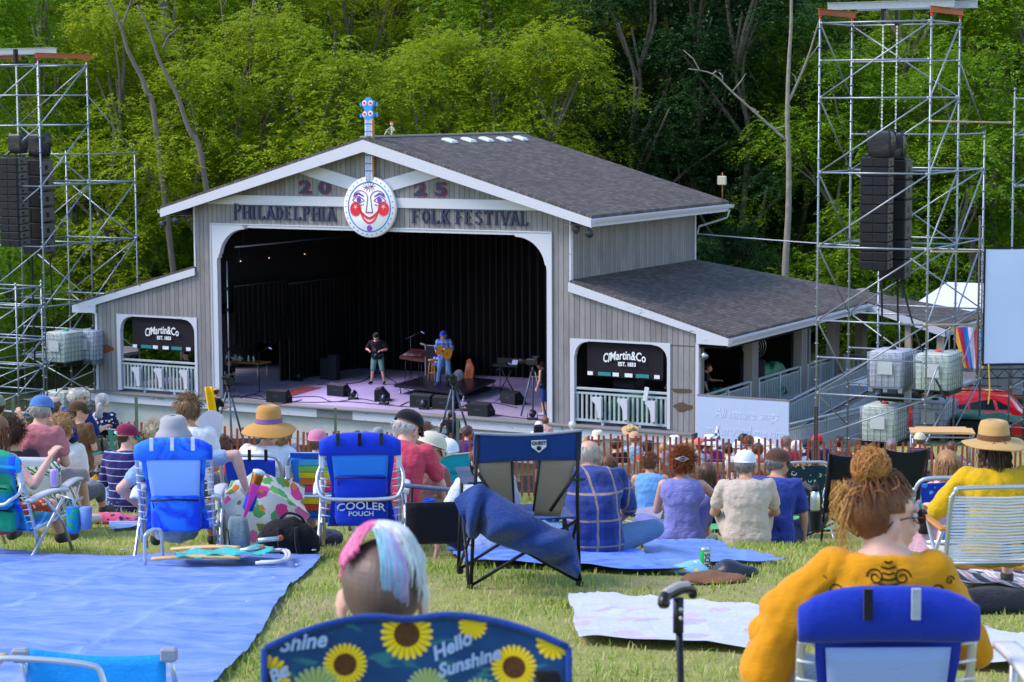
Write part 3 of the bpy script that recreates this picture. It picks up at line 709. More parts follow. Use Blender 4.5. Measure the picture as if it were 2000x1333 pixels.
for x,z in ((-.105,9.27),(.105,9.29),(-.11,9.61),(.11,9.61)):
 mb=MB();mb.prism(circ(x,z,.08,14),(0,-.05,0),X3,Z3,.012);o=mb.build('tuner_disc',plain('#eceaf0',.5),bj)
 mb=MB();mb.prism(circ(x,z,.045,12),(0,-.064,0),X3,Z3,.01);mb.build('tuner_spot',M_FRED,o)
 s_=1 if x>0 else -1;mb=MB();mb.tube([(s_*.18,.02,z-.05),(s_*.27,.02,z-.05)],.015);mb.box((s_*.3,.02,z-.05),(.05,.03,.12),None,0,.01);mb.build('tuning_peg',M_SKY,bj)
t=thing('skeleton_figure','small skeleton figure in a red cap sitting on the roof ridge behind the banjo neck','figurine',WB(11.25,1.0,WT+.02),-YAW)
mb=MB();mb.tube([(0,0,.03),(.02,0,.18),(.0,0,.3)],.022,6)
for k in range(4):mb.tube([(-.07,0,.14+k*.04),(0,-.05,.15+k*.04),(.07,0,.14+k*.04)],.009,5)
for s_ in (-1,1):mb.tube([(s_*.04,0,.04),(s_*.1,-.16,.14),(s_*.12,-.26,.02)],.014,6);mb.tube([(s_*.05,0,.26),(s_*.14,-.08,.16),(s_*.1,-.18,.18)],.012,6)
mb.ell((0,-.01,.37),(.05,.055,.065));mb.build('bones',plain('#d9d4c4',.7),t);mb=MB();mb.ell((0,-.01,.42),(.055,.06,.035));mb.build('cap',M_FRED,t)
# ------------------------------------------------------------------ forest
def leafmat(c1,c2,c3,tr=.42):
 m,nt=newmat('leaves');g=nd(nt,'ShaderNodeAttribute');g.attribute_name='rnd'
 r=nd(nt,'ShaderNodeValToRGB');e=r.color_ramp.elements
 e[0].position=0;e[0].color=(*c1,1);e[1].position=.96;e[1].color=(*c2,1);x=e.new(.985);x.color=(*c3,1)
 nt.links.new(g.outputs['Fac'],r.inputs[0])
 n=tex(nt,'ShaderNodeTexNoise',coords(nt),.45,Detail=3)
 c=mixc(nt,n.outputs[0],r.outputs[0],mul((c1[0]+c2[0]*.9,c1[1]+c2[1]*.8,c1[2]),.55))
 return finish(m,nt,c,.5,0,.35,trans=tr)
LF_SUN=leafmat((.12,.25,.01),(.5,.6,.035),(.7,.5,.02),.5)  # sunlight painted into the leaf colour, for the bright crowns left and centre
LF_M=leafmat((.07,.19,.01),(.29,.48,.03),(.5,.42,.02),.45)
LF_SHADE=leafmat((.012,.045,.018),(.04,.12,.035),(.07,.15,.03),.3)  # shade painted into the leaf colour, for the unlit gap and deep wood
M_BARK=plain('#6f675d',.95,.45,7,bump=.9,bs=18,st=(1,1,.3));M_BARKD=plain('#4b433d',.95,.4,7,bump=.9,bs=18,st=(1,1,.3));M_BARKW=plain('#8f877b',.9,.6,5,bump=.7,bs=14)
rng=np.random.default_rng(5)
def crown_mesh(cl,name,nf=62,fl=.72,broad=False):
 """cl: list of (centre, radius) leaf clumps -> one mesh of fronds made of small leaflets"""
 Vs,Rs=[],[]
 for c,r in cl:
  n=int(nf*(r/1.3)**2);tone=rng.random()
  d=rng.normal(size=(n,3));d[:,2]=np.abs(d[:,2])*.9-.25;d/=np.linalg.norm(d,axis=1)[:,None]
  base=np.array(c)+d*r*rng.uniform(.45,1,(n,1))*np.array([1,1,.75])
  h=d.copy();h[:,2]=h[:,2]*.35+rng.normal(0,.15,n);h+=rng.normal(0,.35,(n,3));h/=np.linalg.norm(h,axis=1)[:,None]
  L=fl*rng.uniform(.6,1.15,n);side=np.cross(h,[0,0,1.0])+1e-4;side/=np.linalg.norm(side,axis=1)[:,None]
  for k in range(6):
   t=(k+.6)/6
   p=base+h*(L*t)[:,None]+np.array([0,0,-1.0])*(L*t*t*.55)[:,None]
   for sg in (-1,1):
    ld=side*sg*.8+h*.5+np.array([0,0,-.28])+rng.normal(0,.22,(n,3));ll=(.19 if not broad else.24)*(1.15-t*.5)*rng.uniform(.7,1.2,n)[:,None]*fl/.72
    ld/=np.linalg.norm(ld,axis=1)[:,None];wd=np.cross(ld,rng.normal(0,.35,(n,3))+[0,0,1.0]);wd/=np.linalg.norm(wd,axis=1)[:,None]
    wd=wd*(.034 if not broad else.075)*fl/.72
    q=np.stack([p,p+ld*ll*.5+wd,p+ld*ll,p+ld*ll*.5-wd],1);Vs.append(q)
    Rs.append(np.clip(tone*.5+.5*rng.random(n),0,1) if True else 0)
 q=np.concatenate(Vs).reshape(-1,3);rs=np.concatenate(Rs);nfc=len(rs)
 me=bpy.data.meshes.new(name);me.vertices.add(len(q));me.vertices.foreach_set('co',q.ravel());me.loops.add(nfc*4);me.polygons.add(nfc)
 me.loops.foreach_set('vertex_index',np.arange(nfc*4,dtype=np.int32));me.polygons.foreach_set('loop_start',np.arange(0,nfc*4,4,dtype=np.int32))
 me.polygons.foreach_set('loop_total',np.full(nfc,4,dtype=np.int32))
 me.update(calc_edges=True);a=me.attributes.new('rnd','FLOAT','FACE');a.data.foreach_set('value',rs.astype(np.float32));me.materials.append(LF_M)
 return me
def tree_variant(seed,H=18,R=4.6,base=3.5,ncl=60,lean=0,r0=.24,nf=62,fl=.72,broad=False):
 rnd=random.Random(seed);mb=MB()
 trunk=[V((0,0,-.5)),V((rnd.uniform(-.2,.2),0,H*.2))];x=y=0
 for t in (.35,.5,.65,.8):x+=rnd.uniform(-.5,.5)+lean;y+=rnd.uniform(-.4,.4);trunk.append(V((x,y,H*t)))
 P=smooth_path(trunk,4);n=len(P);mb.tube(P,[r0*.8*(1-.8*i/n) for i in range(n)],8)
 cl=[]
 for i in range(ncl):
  t=rnd.random()**.8;z=base+(H-base)*t;rr=R*math.sin(math.pi*min(.97,.22+t*.76))**.7*rnd.uniform(.35,1);a=rnd.uniform(0,6.28)
  k=P[min(n-1,int(n*z/H*.95))];cl.append(((k.x+rr*math.cos(a),k.y+rr*math.sin(a),z),rnd.uniform(.85,1.6)))
 for i in range(16):
  c,r=cl[rnd.randrange(ncl)];j=min(n-1,max(1,int(n*max(.15,(c[2]/H-.22))*1.1)));s=P[j];e=V(c)
  m1=s.lerp(e,.5)+V((rnd.uniform(-.4,.4),rnd.uniform(-.4,.4),rnd.uniform(-.2,.5)));q=smooth_path([s,m1,e],3);mb.tube(q,[r0*.42*(1-.75*k/len(q)) for k in range(len(q))],5)
 return mb,crown_mesh(cl,'crown',nf,fl,broad)
VARS=[]
for sd,kw in ((1,{}),(2,dict(H=20,R=5,base=5)),(3,dict(H=15,R=4.4,base=2,ncl=62)),(4,dict(H=11,R=3.8,base=1.0,ncl=46,r0=.15)),(5,dict(H=22,R=5.2,base=7,broad=True,ncl=66)),(6,dict(H=17,R=4.8,base=3,broad=True))):
 VARS.append(tree_variant(sd,**kw))
_tp={}
def tree(px,D,var,leaf,bark,label,group=None,s=1.0,rz=0,name='tree',dz=0):
 x=rayd(px,300).x*D;z=terr(x,D)
 t=thing(name,label,'tree',(x,D,z+dz),rz,group);t.scale=(s,s,s)
 key=(var,bark.name)
 if key not in _tp:o=VARS[var][0].build('trunk',bark,t);_tp[key]=o.data
 else:o=bpy.data.objects.new('trunk',_tp[key]);COL.objects.link(o);o.parent=t
 c=bpy.data.objects.new('crown',VARS[var][1]);COL.objects.link(c);c.parent=t
 c.material_slots[0].link='OBJECT';c.material_slots[0].material=leaf
 return t
rt=random.Random(11)
# named trees that can be told apart, nearest row
near=[(-40,92,2,LF_M,'leafy tree rising behind the left scaffold tower at the frame edge',1.05),(95,96,0,LF_M,'tall feathery tree standing behind the left speaker towers',1.0),
(215,90,2,LF_SUN,'yellow-green tree between the left scaffold and the stage roof',.95),(330,96,0,LF_SUN,'tall yellow-green tree above the left end of the stage gable',1.0),
(405,88,3,LF_SUN,'low bright bushy tree just left of the gable peak',1.1),(520,92,2,LF_SUN,'bright feathery tree behind the left slope of the stage roof',.92),
(640,90,3,LF_SUN,'bushy yellow-green tree left of the banjo headstock',1.12),(765,90,3,LF_SUN,'bushy yellow-green tree right of the banjo headstock',1.1),
(880,92,2,LF_SUN,'bright tree above the row of roof skylights',.86),(985,91,3,LF_SUN,'lime green bushy tree behind the far end of the roof ridge',1.12),
(1075,92,2,LF_SUN,'sunlit tree at the edge of the dark forest gap',.88),(700,103,0,LF_SUN,'tall sunlit tree rising behind the banjo headstock',1.02),
(1150,104,1,LF_SUN,'tall yellow-green tree with hanging sprays beside the dark gap',.96),
(1650,93,3,LF_M,'mid green bushy tree inside the view of the right scaffold tower',1.1),(1560,98,0,LF_M,'leafy tree just left of the right scaffold tower',.8),
(1760,97,2,LF_M,'leafy green tree behind the hanging right speaker array',1.15),(1850,92,3,LF_M,'low leafy tree behind the white tent roof',1.1),(1240,97,2,LF_SHADE,'dark shaded tree behind the lower right slope of the main roof',1.1),(1345,99,0,LF_SHADE,'tall dark tree behind the antenna box on the roof corner',1.0),(1455,97,2,LF_SHADE,'dark shaded tree left of the pale sycamore trunk',1.15),(1290,106,5,LF_SHADE,'very dark broad leaved tree deep in the shaded gap',1.1),
(1935,100,0,LF_M,'tall green tree behind the white screen',1.05),(2040,94,2,LF_M,'green tree at the right edge of the photograph behind the screen',1.1)]
FAST=0
for i,(px,D,v_,lf,lb,s) in enumerate(near):tree(px,D,v_,lf,M_BARK,lb,None,s,i*1.3)
k=0
for D,step,v_s,gl,gm,dk in ((104,150,(2,3),LF_M,LF_M,LF_SHADE),(112,125,(0,1,4),LF_SUN,LF_M,LF_SHADE),(128,130,(1,4,5),LF_M,LF_M,LF_SHADE),(150,125,(1,4,5),LF_M,LF_SHADE,LF_SHADE),(176,120,(4,1),LF_SHADE,LF_SHADE,LF_SHADE)):
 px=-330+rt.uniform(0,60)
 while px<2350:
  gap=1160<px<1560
  lf=dk if gap else (gl if px<1180 else gm);k+=1  # trees in the gap take the leaf colour darkened for shade
  lb={0:'sunlit feathery forest tree on the slope behind the stage',1:'mid green forest tree higher up the wooded slope',2:'forest tree in shade-darkened leaf colour deep in the wood behind the stage'}[0 if lf is LF_SUN else 1 if lf is LF_M else 2]
  tree(px,D+rt.uniform(-5,5),rt.choice(v_s),lf,M_BARKD if lf is LF_SHADE else M_BARK,lb,'sunlit forest trees' if lf is LF_SUN else 'mid green forest trees' if lf is LF_M else 'dark forest trees',rt.uniform(.95,1.25),rt.uniform(0,6))
  px+=step*rt.uniform(.75,1.2)
  # undergrowth on the slope
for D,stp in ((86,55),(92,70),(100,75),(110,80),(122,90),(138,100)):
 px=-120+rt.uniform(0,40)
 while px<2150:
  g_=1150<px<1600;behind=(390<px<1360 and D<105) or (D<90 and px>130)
  if not behind:tree(px,D+rt.uniform(-3,3),3,LF_SHADE if g_ or D>118 else LF_M,M_BARKD,'dark leafy bush in the undergrowth of the wood' if g_ or D>118 else 'green leafy bush on the wooded slope beside the stage','undergrowth bushes dark' if g_ or D>118 else 'undergrowth bushes green',rt.uniform(.38,.62),rt.uniform(0,6),'bush',-.8)
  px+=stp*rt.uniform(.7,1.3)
  # bare trunks standing clear against the forest
def bare(px0,py0,px1,py1,D,r,bark,label,br=()):
 a,b=at(px0,py0,D),at(px1,py1,D);a.z=min(a.z,terr(a.x,a.y)-.2) if py0>450 else a.z
 g=V((a.x,a.y,terr(a.x,a.y)));t=thing('bare_tree',label,'tree',g);mb=MB()
 n=9;P=[a.lerp(b,i/(n-1))+V((.06*math.sin(i*1.7+px0),0,0))*(0<i<n-1)-g for i in range(n)]
 if a.z>g.z+.5:k_=(a.z-g.z)/max(.5,b.z-a.z);lat=(P[0]-P[2])*k_*2;P=[V((P[0].x+max(-2.5,min(2.5,lat.x*.6)),0,-.3)),V((P[0].x+max(-1.2,min(1.2,lat.x*.3)),0,(a.z-g.z)*.5))]+P
 P=smooth_path(P,3);mb.tube(P,[r*.78*(1-.75*i/len(P)) for i in range(len(P))],9);mb.build('trunk',bark,t)
 for q in br:
  W=[at(x,y,D)-g for x,y in q];W=smooth_path(W,4);m2=MB();m2.tube(W,[max(.02,r*.33*(1-.8*i/len(W))) for i in range(len(W))],6)
  for k2 in range(2,len(W)-1,2):
   e=W[k2]+V((rt.uniform(-.7,.7),0,rt.uniform(.1,.9)));m2.tube([W[k2],W[k2].lerp(e,.5)+V((.08,0,.05)),e],[.035,.025,.01],5)
  m2.build('branch',bark,t)
bare(1535,540,1544,-60,88.5,.22,M_BARKW,'pale peeling sycamore trunk between the roof and the right scaffold',[[(1536,275),(1480,225),(1430,180),(1392,145),(1345,135)],[(1540,200),(1575,120),(1600,40)]])
bare(1196,330,1188,140,100,.2,M_BARK,'grey trunk standing behind the middle of the roof slope')
bare(1303,380,1296,-10,102,.17,M_BARK,'straight slim trunk in the dark gap right of the roof',[[(1300,120),(1330,60),(1380,10)]])
bare(300,215,200,-30,86,.17,M_BARK,'leaning grey trunk above the left end of the roof',[[(235,60),(250,20),(262,-20)]])
bare(392,300,268,10,85,.17,M_BARK,'leaning trunk with a broken stub left of the gable',[[(318,95),(330,70),(345,62)]])
bare(465,260,500,-20,92,.2,M_BARK,'forked grey trunk at the top left of the gable',[[(470,110),(440,60),(430,-10)],[(480,150),(520,90),(540,10)]])
bare(660,230,655,60,94,.2,M_BARKD,'dark trunk left of the banjo headstock',[[(658,180),(680,130),(720,100)]])
bare(165,470,95,60,93,.18,M_BARK,'long leaning trunk seen through the left scaffold tower')
bare(1945,250,1942,140,96,.17,M_BARK,'forked trunk above the white screen',[[(1942,145),(1905,100),(1885,75)],[(1942,145),(1975,90),(1985,-10)]])
bare(1395+500,560,1900,470,90,.5,M_BARKD,'thick dark trunk behind the right scaffold by the tent')
for i,(px,py) in enumerate(((52,640),(150,600),(205,620),(18,600))):
 bare(px,py,px+4,380,90+3*i,.22,M_BARKD,['dark trunk low behind the left water tanks','dark trunk behind the left scaffold braces','ivy covered trunk beside the left wing roof','dark trunk at the far left behind the scaffold'][i])
 # ------------------------------------------------------------------ scaffold towers
RM=Matrix.Rotation(-YAW,3,'Z')
def pipe(t,name,a,b,r=.024,m=None,ros=False):
 mb=MB();a,b=V(a),V(b);mb.tube([a,b],r,8)
 if ros:
  L=(b-a).length;k=.35
  while k<L:p=a+(b-a)*(k/L);mb.tube([p-V((0,0,.008)),p+V((0,0,.008))],.062,8);k+=.5
 else:
  d=(b-a).normalized()
  for p in (a+d*.05,b-d*.05):mb.tube([p-d*.045,p+d*.045],r*1.5,6)
 return mb.build(name,m or M_GALV,t)
def scaffold(P,ztop,lab,mirror,bay,backtop):
 """P: front reference post; du sign gives the side the second column stands on"""
 sg=-1 if mirror else 1;zg=terr(P[0],P[1])+.02;base=V((P[0],P[1],zg))
 t=thing('scaffold_tower',lab,'scaffold',base);H=ztop-zg
 def q(i,j,z):p=DU*(3.07*sg*i)+DV*(bay*j);return V((p.x,p.y,z))
 tops=[H+.12,H+.12,backtop-zg]
 for i in (0,1):
  for j in (0,1,2):
   tp=tops[j] if not (j==2 and i==(1 if mirror else 0)) else backtop-zg-(4.1 if not mirror else 0)
   pipe(t,'standard',q(i,j,0),q(i,j,tp),.028,ros=True)
   mb=MB();c=q(i,j,0);mb.box((c.x,c.y,.01),(.2,.2,.03));mb.build('base_plate',M_GALV,t)
 L=[H-2*k for k in range(6)]+[H-11.6 if H>11.9 else.3]
 for k,z in enumerate(L):
  for j in (0,1):pipe(t,'ledger',q(0,j,z),q(1,j,z))
  for i in (0,1):
   pipe(t,'ledger',q(i,0,z),q(i,1,z))
   if k>=2:pipe(t,'ledger',q(i,1,z),q(i,2,z))
  if k>=2:pipe(t,'ledger',q(0,2,z),q(1,2,z))
  if k<6:
   z2=L[k+1] if k<5 else L[k]-1.2;i0,i1=(0,1)
   if mirror:i0,i1=1,0
   pipe(t,'brace',q(i0,0,z2),q(i1,0,z),.022)
   (pipe(t,'brace',q(0,0,z2),q(0,1,z),.022)) if mirror else pipe(t,'brace',q(0,0,z),q(0,1,z2),.022)
   pipe(t,'brace',q(1,0,z2 if not mirror else z),q(1,1,z if not mirror else z2),.022)
   a,b=(q(0,1,z),q(1,1,z2)) if k%2==0 else (q(1,1,z),q(0,1,z2))
   pipe(t,'brace',a,b,.022)
   if k>=2:ii=0 if mirror else 1;pipe(t,'brace',q(ii,1,z2),q(ii,2,z),.022);pipe(t,'brace',q(0,2,z if k%2 else z2),q(1,2,z2 if k%2 else z),.022)
 for j in (0,1):pipe(t,'ledger',q(0,j,H-1),q(1,j,H-1));pipe(t,'ledger',q(0,j,H-9),q(1,j,H-9))
 ii=0 if mirror else 1;pipe(t,'ledger',q(0,1,H-3),q(1,1,H-3));pipe(t,'ledger',q(ii,1,H-3),q(ii,2,H-3));pipe(t,'brace',q(ii,1,H-1),q(ii,2,H-3),.022)
 # header beams
 for i in (0,1):
  a,b=q(i,0,H+.3),q(i,1,H+.3);d=(b-a).normalized();a-=d*.12;b+=d*.25;c=(a+b)/2;Ln=(b-a).length;mb=MB();r=Matrix.Rotation(math.atan2(d.y,d.x),3,'Z')
  for z,w_ in ((.075,.1),(-.075,.1)):mb.box(c+V((0,0,z)),(Ln,w_,.014),r)
  mb.box(c,(Ln,.014,.15),r);mb.build('rust_beam',M_RUST,t)
  for e in (0,1):mb=MB();p=q(i,e,H+.12);mb.tube([p,p+V((0,0,.1))],.035,6);mb.build('screw_jack',plain('#e0522a',.6),t)
 for fr,off,zz in ((.33,.05,.47),(.62,.45,.46)):
  a,b=q(0,fr,H+zz),q(1,fr,H+zz);d=(b-a).normalized();a-=d*(.1 if off<.2 else -.5);b+=d*(.35 if off<.2 else.75);c=(a+b)/2;Ln=(b-a).length;r=Matrix.Rotation(math.atan2(d.y,d.x),3,'Z');mb=MB()
  for z in (.09,-.09):mb.box(c+V((0,0,z)),(Ln,.12,.016),r)
  mb.box(c,(Ln,.018,.17),r);mb.build('steel_beam',M_GALV,t)
  # deck on the back bay
 zd=H-10.05;mb=MB()
 for k in range(9):
  u=(k+.5)/9;a,b=q(u,1,zd),q(u,2,zd);mb.box((a+b)/2,(.3,(b-a).length,.04),Matrix.Rotation(-YAW,3,'Z'))
 mb.build('deck_plank',M_ALU,t)
 for j in (1.02,1.98):mb=MB();a,b=q(0,j,zd+.12),q(1,j,zd+.12);mb.box((a+b)/2,((b-a).length,.03,.2),RM);mb.build('toe_board',M_GREYW,t) if j>1.5 else None
 mb=MB()
 for k in range(8):a=q((k+.6)/9,1,zd-.05)-DV*.03;mb.box(a,(.08,.03,.07),RM)
 mb.build('deck_clamp',plain('#2454c8',.5),t)
 return t,zd+zg+.03,lambda i,j,z:base+q(i,j,0)*1.0+V((0,0,z-zg))
tR,zdR,qR=scaffold((8.29,58.8),12.97,'silver scaffold tower with speakers right of the stage building',False,2.57,10.05)
tL,zdL,qL=scaffold((-15.53,72),12.23,'silver scaffold tower with speakers left of the stage building',True,2.49,9.3)
# low side scaffold at the far left and frame that carries the screen
def frame_scaff(P,bays,H,levels,lab,dx=DU,dy=DV,w_=2.07,d_=1.57):
 b0=V((P[0],P[1],terr(P[0],P[1])));t=thing('scaffold_bay',lab,'scaffold',b0)
 q=lambda i,j,z:V((dx.x*w_*i+dy.x*d_*j,dx.y*w_*i+dy.y*d_*j,z))
 for i in range(bays+1):
  for j in (0,1):pipe(t,'standard',q(i,j,0),q(i,j,H),.028,ros=True)
 for z in levels:
  for i in range(bays):
   for j in (0,1):pipe(t,'ledger',q(i,j,z),q(i+1,j,z))
  for i in range(bays+1):pipe(t,'ledger',q(i,0,z),q(i,1,z))
 for k in range(len(levels)-1):pipe(t,'brace',q(0,0,levels[k]),q(bays,0,levels[k+1]),.022);pipe(t,'brace',q(bays,0,levels[k]),q(bays,1,levels[k+1]),.022)
 return t,b0
p=onground(40,67.5);p2=p-DU*2.07
frame_scaff((p2.x,p2.y),1,5.4,[.3,1.1,1.9,2.7,3.5,4.6,5.2],'low stair scaffold at the far left edge beside the tower',d_=1.2)
p=at(1972,700,60);sf,sb=frame_scaff((p.x,p.y),1,9.9,[.5,1.6,3.2,5.2,7.2,8.6,9.6],'scaffold frame standing behind the white projection screen')
# ledger ties between tower and screen frame
for a,b,lb in (((1818,237),(1975,240),'yellowed tie pipe high between the right tower and the screen frame'),((1818,492),(1925,492),'tie pipe from the right tower to the top of the screen'),((1805,635),(1925,634),'lower tie pipe from the right tower to the side of the screen')):
 A_,B_=at(*a,57.2),at(*b,58.5);t=thing('scaffold_tie',lb,'scaffold tie',A_);pipe(t,'tube',(0,0,0),B_-A_,.025,plain('#b8a886',.5,.2,6,.4))
 # line arrays
M_SPK=plain('#191c28',.6,.15,10,bump=.2);M_SPS=plain('#5b554f',.7,.1,10);M_GRL=plain('#10131c',.75,.2,60,bump=.5,bs=300)
def array(pos,n,wd,hh,dp,lab,curve,name='line_array'):
 t=thing(name,lab,'speaker array',pos,-YAW)
 y=z=0;ang=0
 for k in range(n):
  ang=curve*max(0,k-n*.55);e=Euler((R_(ang),0,0));r=e.to_matrix();c=V((0,y,z-hh/2));mb=MB()
  mb.box(c,(wd,dp,hh*.96),r,0,.015);o=mb.build('cabinet',M_SPK,t)
  mb=MB()
  for s_ in (-1,1):mb.box(c+r@V((s_*wd*.245,-dp/2-.006,0)),(wd*.44,.015,hh*.82),r)
  mb.build('grille',M_GRL,o)
  mb=MB();mb.box(c+r@V((wd/2+.004,.02,0)),(.012,dp*.86,hh*.9),r)
  mb.box(c+r@V((-wd/2-.004,.02,0)),(.012,dp*.86,hh*.9),r);mb.build('side_panel',M_SPS,o)
  mb=MB();mb.box(c+r@V((wd/2+.014,-.02,0)),(.012,dp*.2,hh*.3),r);mb.box(c+r@V((wd/2+.014,.05,-hh*.4)),(.02,dp*.5,.03),r);mb.build('handle',M_DK,o)
  z-=hh*math.cos(R_(ang));y+=hh*math.sin(R_(ang))*.6
 mb=MB();mb.box((0,0,.05),(wd*.9,dp*.9,.06));mb.tube([(-.15,0,.05),(-.15,0,.35)],.02);mb.tube([(.15,0,.05),(.15,0,.35)],.02);mb.build('rigging_frame',M_DK,t)
 return t
def apos(px,py,base,du_,dv_):return base
aR=at(1713,308,59.6);aR2=at(1751,312,60.2)
array(aR,12,.78,.255,.5,'curved black line array hanging in front in the right scaffold tower',1.3)
array(aR2,6,.72,.55,.62,'straight dark subwoofer array hanging behind the right line array',0,'subwoofer_array')
aL=at(24,308,72.6);aL2=at(72,312,73.6)
array(aL,12,.82,.245,.52,'curved black line array hanging in front in the left scaffold tower',1.3)
array(aL2,6,.82,.53,.7,'straight dark subwoofer array hanging behind the left line array',0,'subwoofer_array')
M_BAG=plain('#22242e',.35,.3,9,bump=.9,bs=12)
def hoist(p,top,w_,h,lab):
 t=thing('chain_hoist',lab,'hoist',p,-YAW);mb=MB()
 R0=[]
 for k,(z,s_) in enumerate(((-h,.82),(-h*.75,.9),(-h*.45,.98),(-h*.2,1.0),(-.02,.97),(.04,.8))):R0.append([V((x*s_+.022*math.sin(q*2.1+k*1.3),y*s_+.02*math.sin(q*3+k*2),z+.025*math.sin(q*1.7+k))) for q,(x,y) in enumerate(rrect(w_*1.1,w_*.85,.05,n=3))])
 mb.rings(R0);mb.build('rain_cover',M_BAG,t)
 mb=MB();L=top-p.z;n=int(L/.09)
 for k in range(n):z=.05+k*L/n;mb.box((0,0,z+.03),(.045 if k%2 else.02,.02 if k%2 else.045,.07))
 mb.build('chain',M_ALU,t)
 mb=MB();mb.box((0,0,L-.1),(.1,.16,.5),None,0,.02);mb.build('beam_sling',M_DK,t)
hoist(at(1722,258,59.5),13.3,.62,.68,'hoist under crumpled black cover above the right line array')
hoist(at(1749,262,60.4),13.3,.5,.72,'hoist under black cover above the right subwoofer array')
hoist(at(35,264,72.6),12.6,.5,.6,'black covered hoist above the left line array')
hoist(at(76,264,73.6),12.6,.62,.72,'black covered hoist above the left subwoofer array')
M_CAB=plain('#0b0c10',.6)
def cable(pts,r,lab,name='cable',m=None):
 p0=V(pts[0]);mb=MB();mb.tube(smooth_path([V(p)-p0 for p in pts],8),r,5);o=mb.build(name,m or M_CAB);o.location=p0;tag(o,lab,'cable');return o
for px,lb in ((1722,'black cable bundle dropping from the right line array to the ground'),(1753,'second black cable dropping from behind the right subwoofer array')):
 a=at(px,545,60.2);cable([a,a+V((.05,0,-2.5)),a+V((0,0,-5)),V((a.x+.2,a.y,.6))],.03,lb)
a=at(1757,535,60);b=at(1847,780,58);cable([a,a.lerp(b,.5)+V((-.1,0,-.15)),b],.03,'black cable slanting from the right speakers to the scaffold leg')
a=at(62,500,73);cable([a,a+V((0,0,-3)),V((a.x,a.y,1.2))],.035,'black cable hanging below the left speakers')
a=at(97,500,73.5);cable([a,a+V((.1,0,-3)),V((a.x+.1,a.y,1.2))],.025,'thin black cable hanging at the right of the left speakers')
# water tanks in cages
M_TNK=plain('#c9d3cb',.45,.1,3,trans=.15);M_TNKL=plain('#b3b6c8',.45,.1,3)
def tank(p,lab,rz=-YAW,m=M_TNK,cap_=None):
 t=thing('water_tank',lab,'water tank',p,rz);W2,D2,H=.5,.6,1.0
 mb=MB()
 for x in (-.42,0,.42):mb.box((x,0,.055),(.12,1.18,.1))
 mb.box((0,0,.12),(1.0,1.2,.03));mb.build('pallet',M_DK if m is M_TNK else M_GALV,t)
 mb=MB();n=6;R0=[]
 for z,s_ in ((.14,.93),(.2,.96),(.6,.97),(1.02,.965),(1.1,.93),(1.13,.8)):R0.append([V((x*s_*1.0,y*s_,z)) for x,y in rrect(1.0,1.2,.12)])
 mb.rings(R0);mb.build('tank',m,t)
 mb=MB();mb.lathe([(.11,1.12),(.11,1.17),(.09,1.18)],n=14);mb.build('lid',cap_ or M_DK,t)
 mb=MB()
 for k in range(7):
  z=.16+k*.155;P=[V((x,y,z)) for x,y in rrect(1.03,1.23,.1)];mb.tube(P,.011,5,closed=True)
 for k in range(6):x=-.46+k*.184;[mb.tube([(x,y,.14),(x,y,1.1)],.011,5) for y in (-.62,.62)]
 for k in range(7):y=-.55+k*.183;[mb.tube([(x,y,.14),(x,y,1.1)],.011,5) for x in (-.52,.52)]
 for x in (-.25,.25):mb.tube([(x,-.6,1.1),(x,.6,1.13)],.012,5)
 mb.build('cage',M_GALV,t)
 mb=MB();mb.box((0,-.635,.68),(.42,.008,.36));mb.build('plate',plain('#b9bcc0',.5,.15),t)
def onz(px,py,z):r=rayd(px,py);return r*((z-CZ)/r.z)+V((0,0,CZ))
g0=terr(10,61)
def tk(px,py,z,lab,**k):p=onz(px,py,z);tank(V((p.x,p.y,z)),lab,**k)
tk(1742,762,zdR,'white caged water tank at the left on the right tower deck',m=M_TNKL);tk(1832,768,zdR,'greenish caged water tank at the right on the right tower deck',cap_=plain('#e0452f',.5))
def tkd(px,D,lab,**k):x=rayd(px,800).x*D;tank(V((x,D,terr(x,D))),lab,**k)
tkd(1728,59.9,'large caged water tank on the ground under the left of the right deck',m=M_TNK,cap_=plain('#b02a20',.5));tkd(1826,62.2,'caged water tank on the ground partly behind the plywood platform',m=M_TNKL)
tk(130,712,zdL,'white caged water tank at the left on the left tower deck',cap_=plain('#2fa98a',.5));tk(185,708,zdL,'white caged water tank beside the left wing on the left tower deck',m=M_TNKL)
tkd(128,74.5,'caged water tank on the ground under the left tower deck');tkd(178,75,'second caged water tank on the ground under the left deck beside the stage')
# plywood platform
p=onground(1838,51.5);t=thing('work_platform','small scaffold platform with pale plywood top behind the fence at right','platform',p,-.12);Hh=3.02-p.z
mb=MB();mb.box((0,0,Hh),(1.5,.85,.03));mb.box((.02,.02,Hh+.025),(1.2,.9,.02),Euler((0,0,.05)));mb.build('plywood_top',plain('#d1a46c',.75,.25,4,bump=.2,st=(1,5,5)),t)
for x in (-.7,.7):
 for y in (-.36,.36):pipe(t,'leg',(x,y,0),(x,y,Hh-.02),.026)
for z in (Hh-.1,Hh-.75):
 for y in (-.36,.36):pipe(t,'rail',(-.7,y,z),(.7,y,z))
 for x in (-.7,.7):pipe(t,'rail',(x,-.36,z),(x,.36,z))
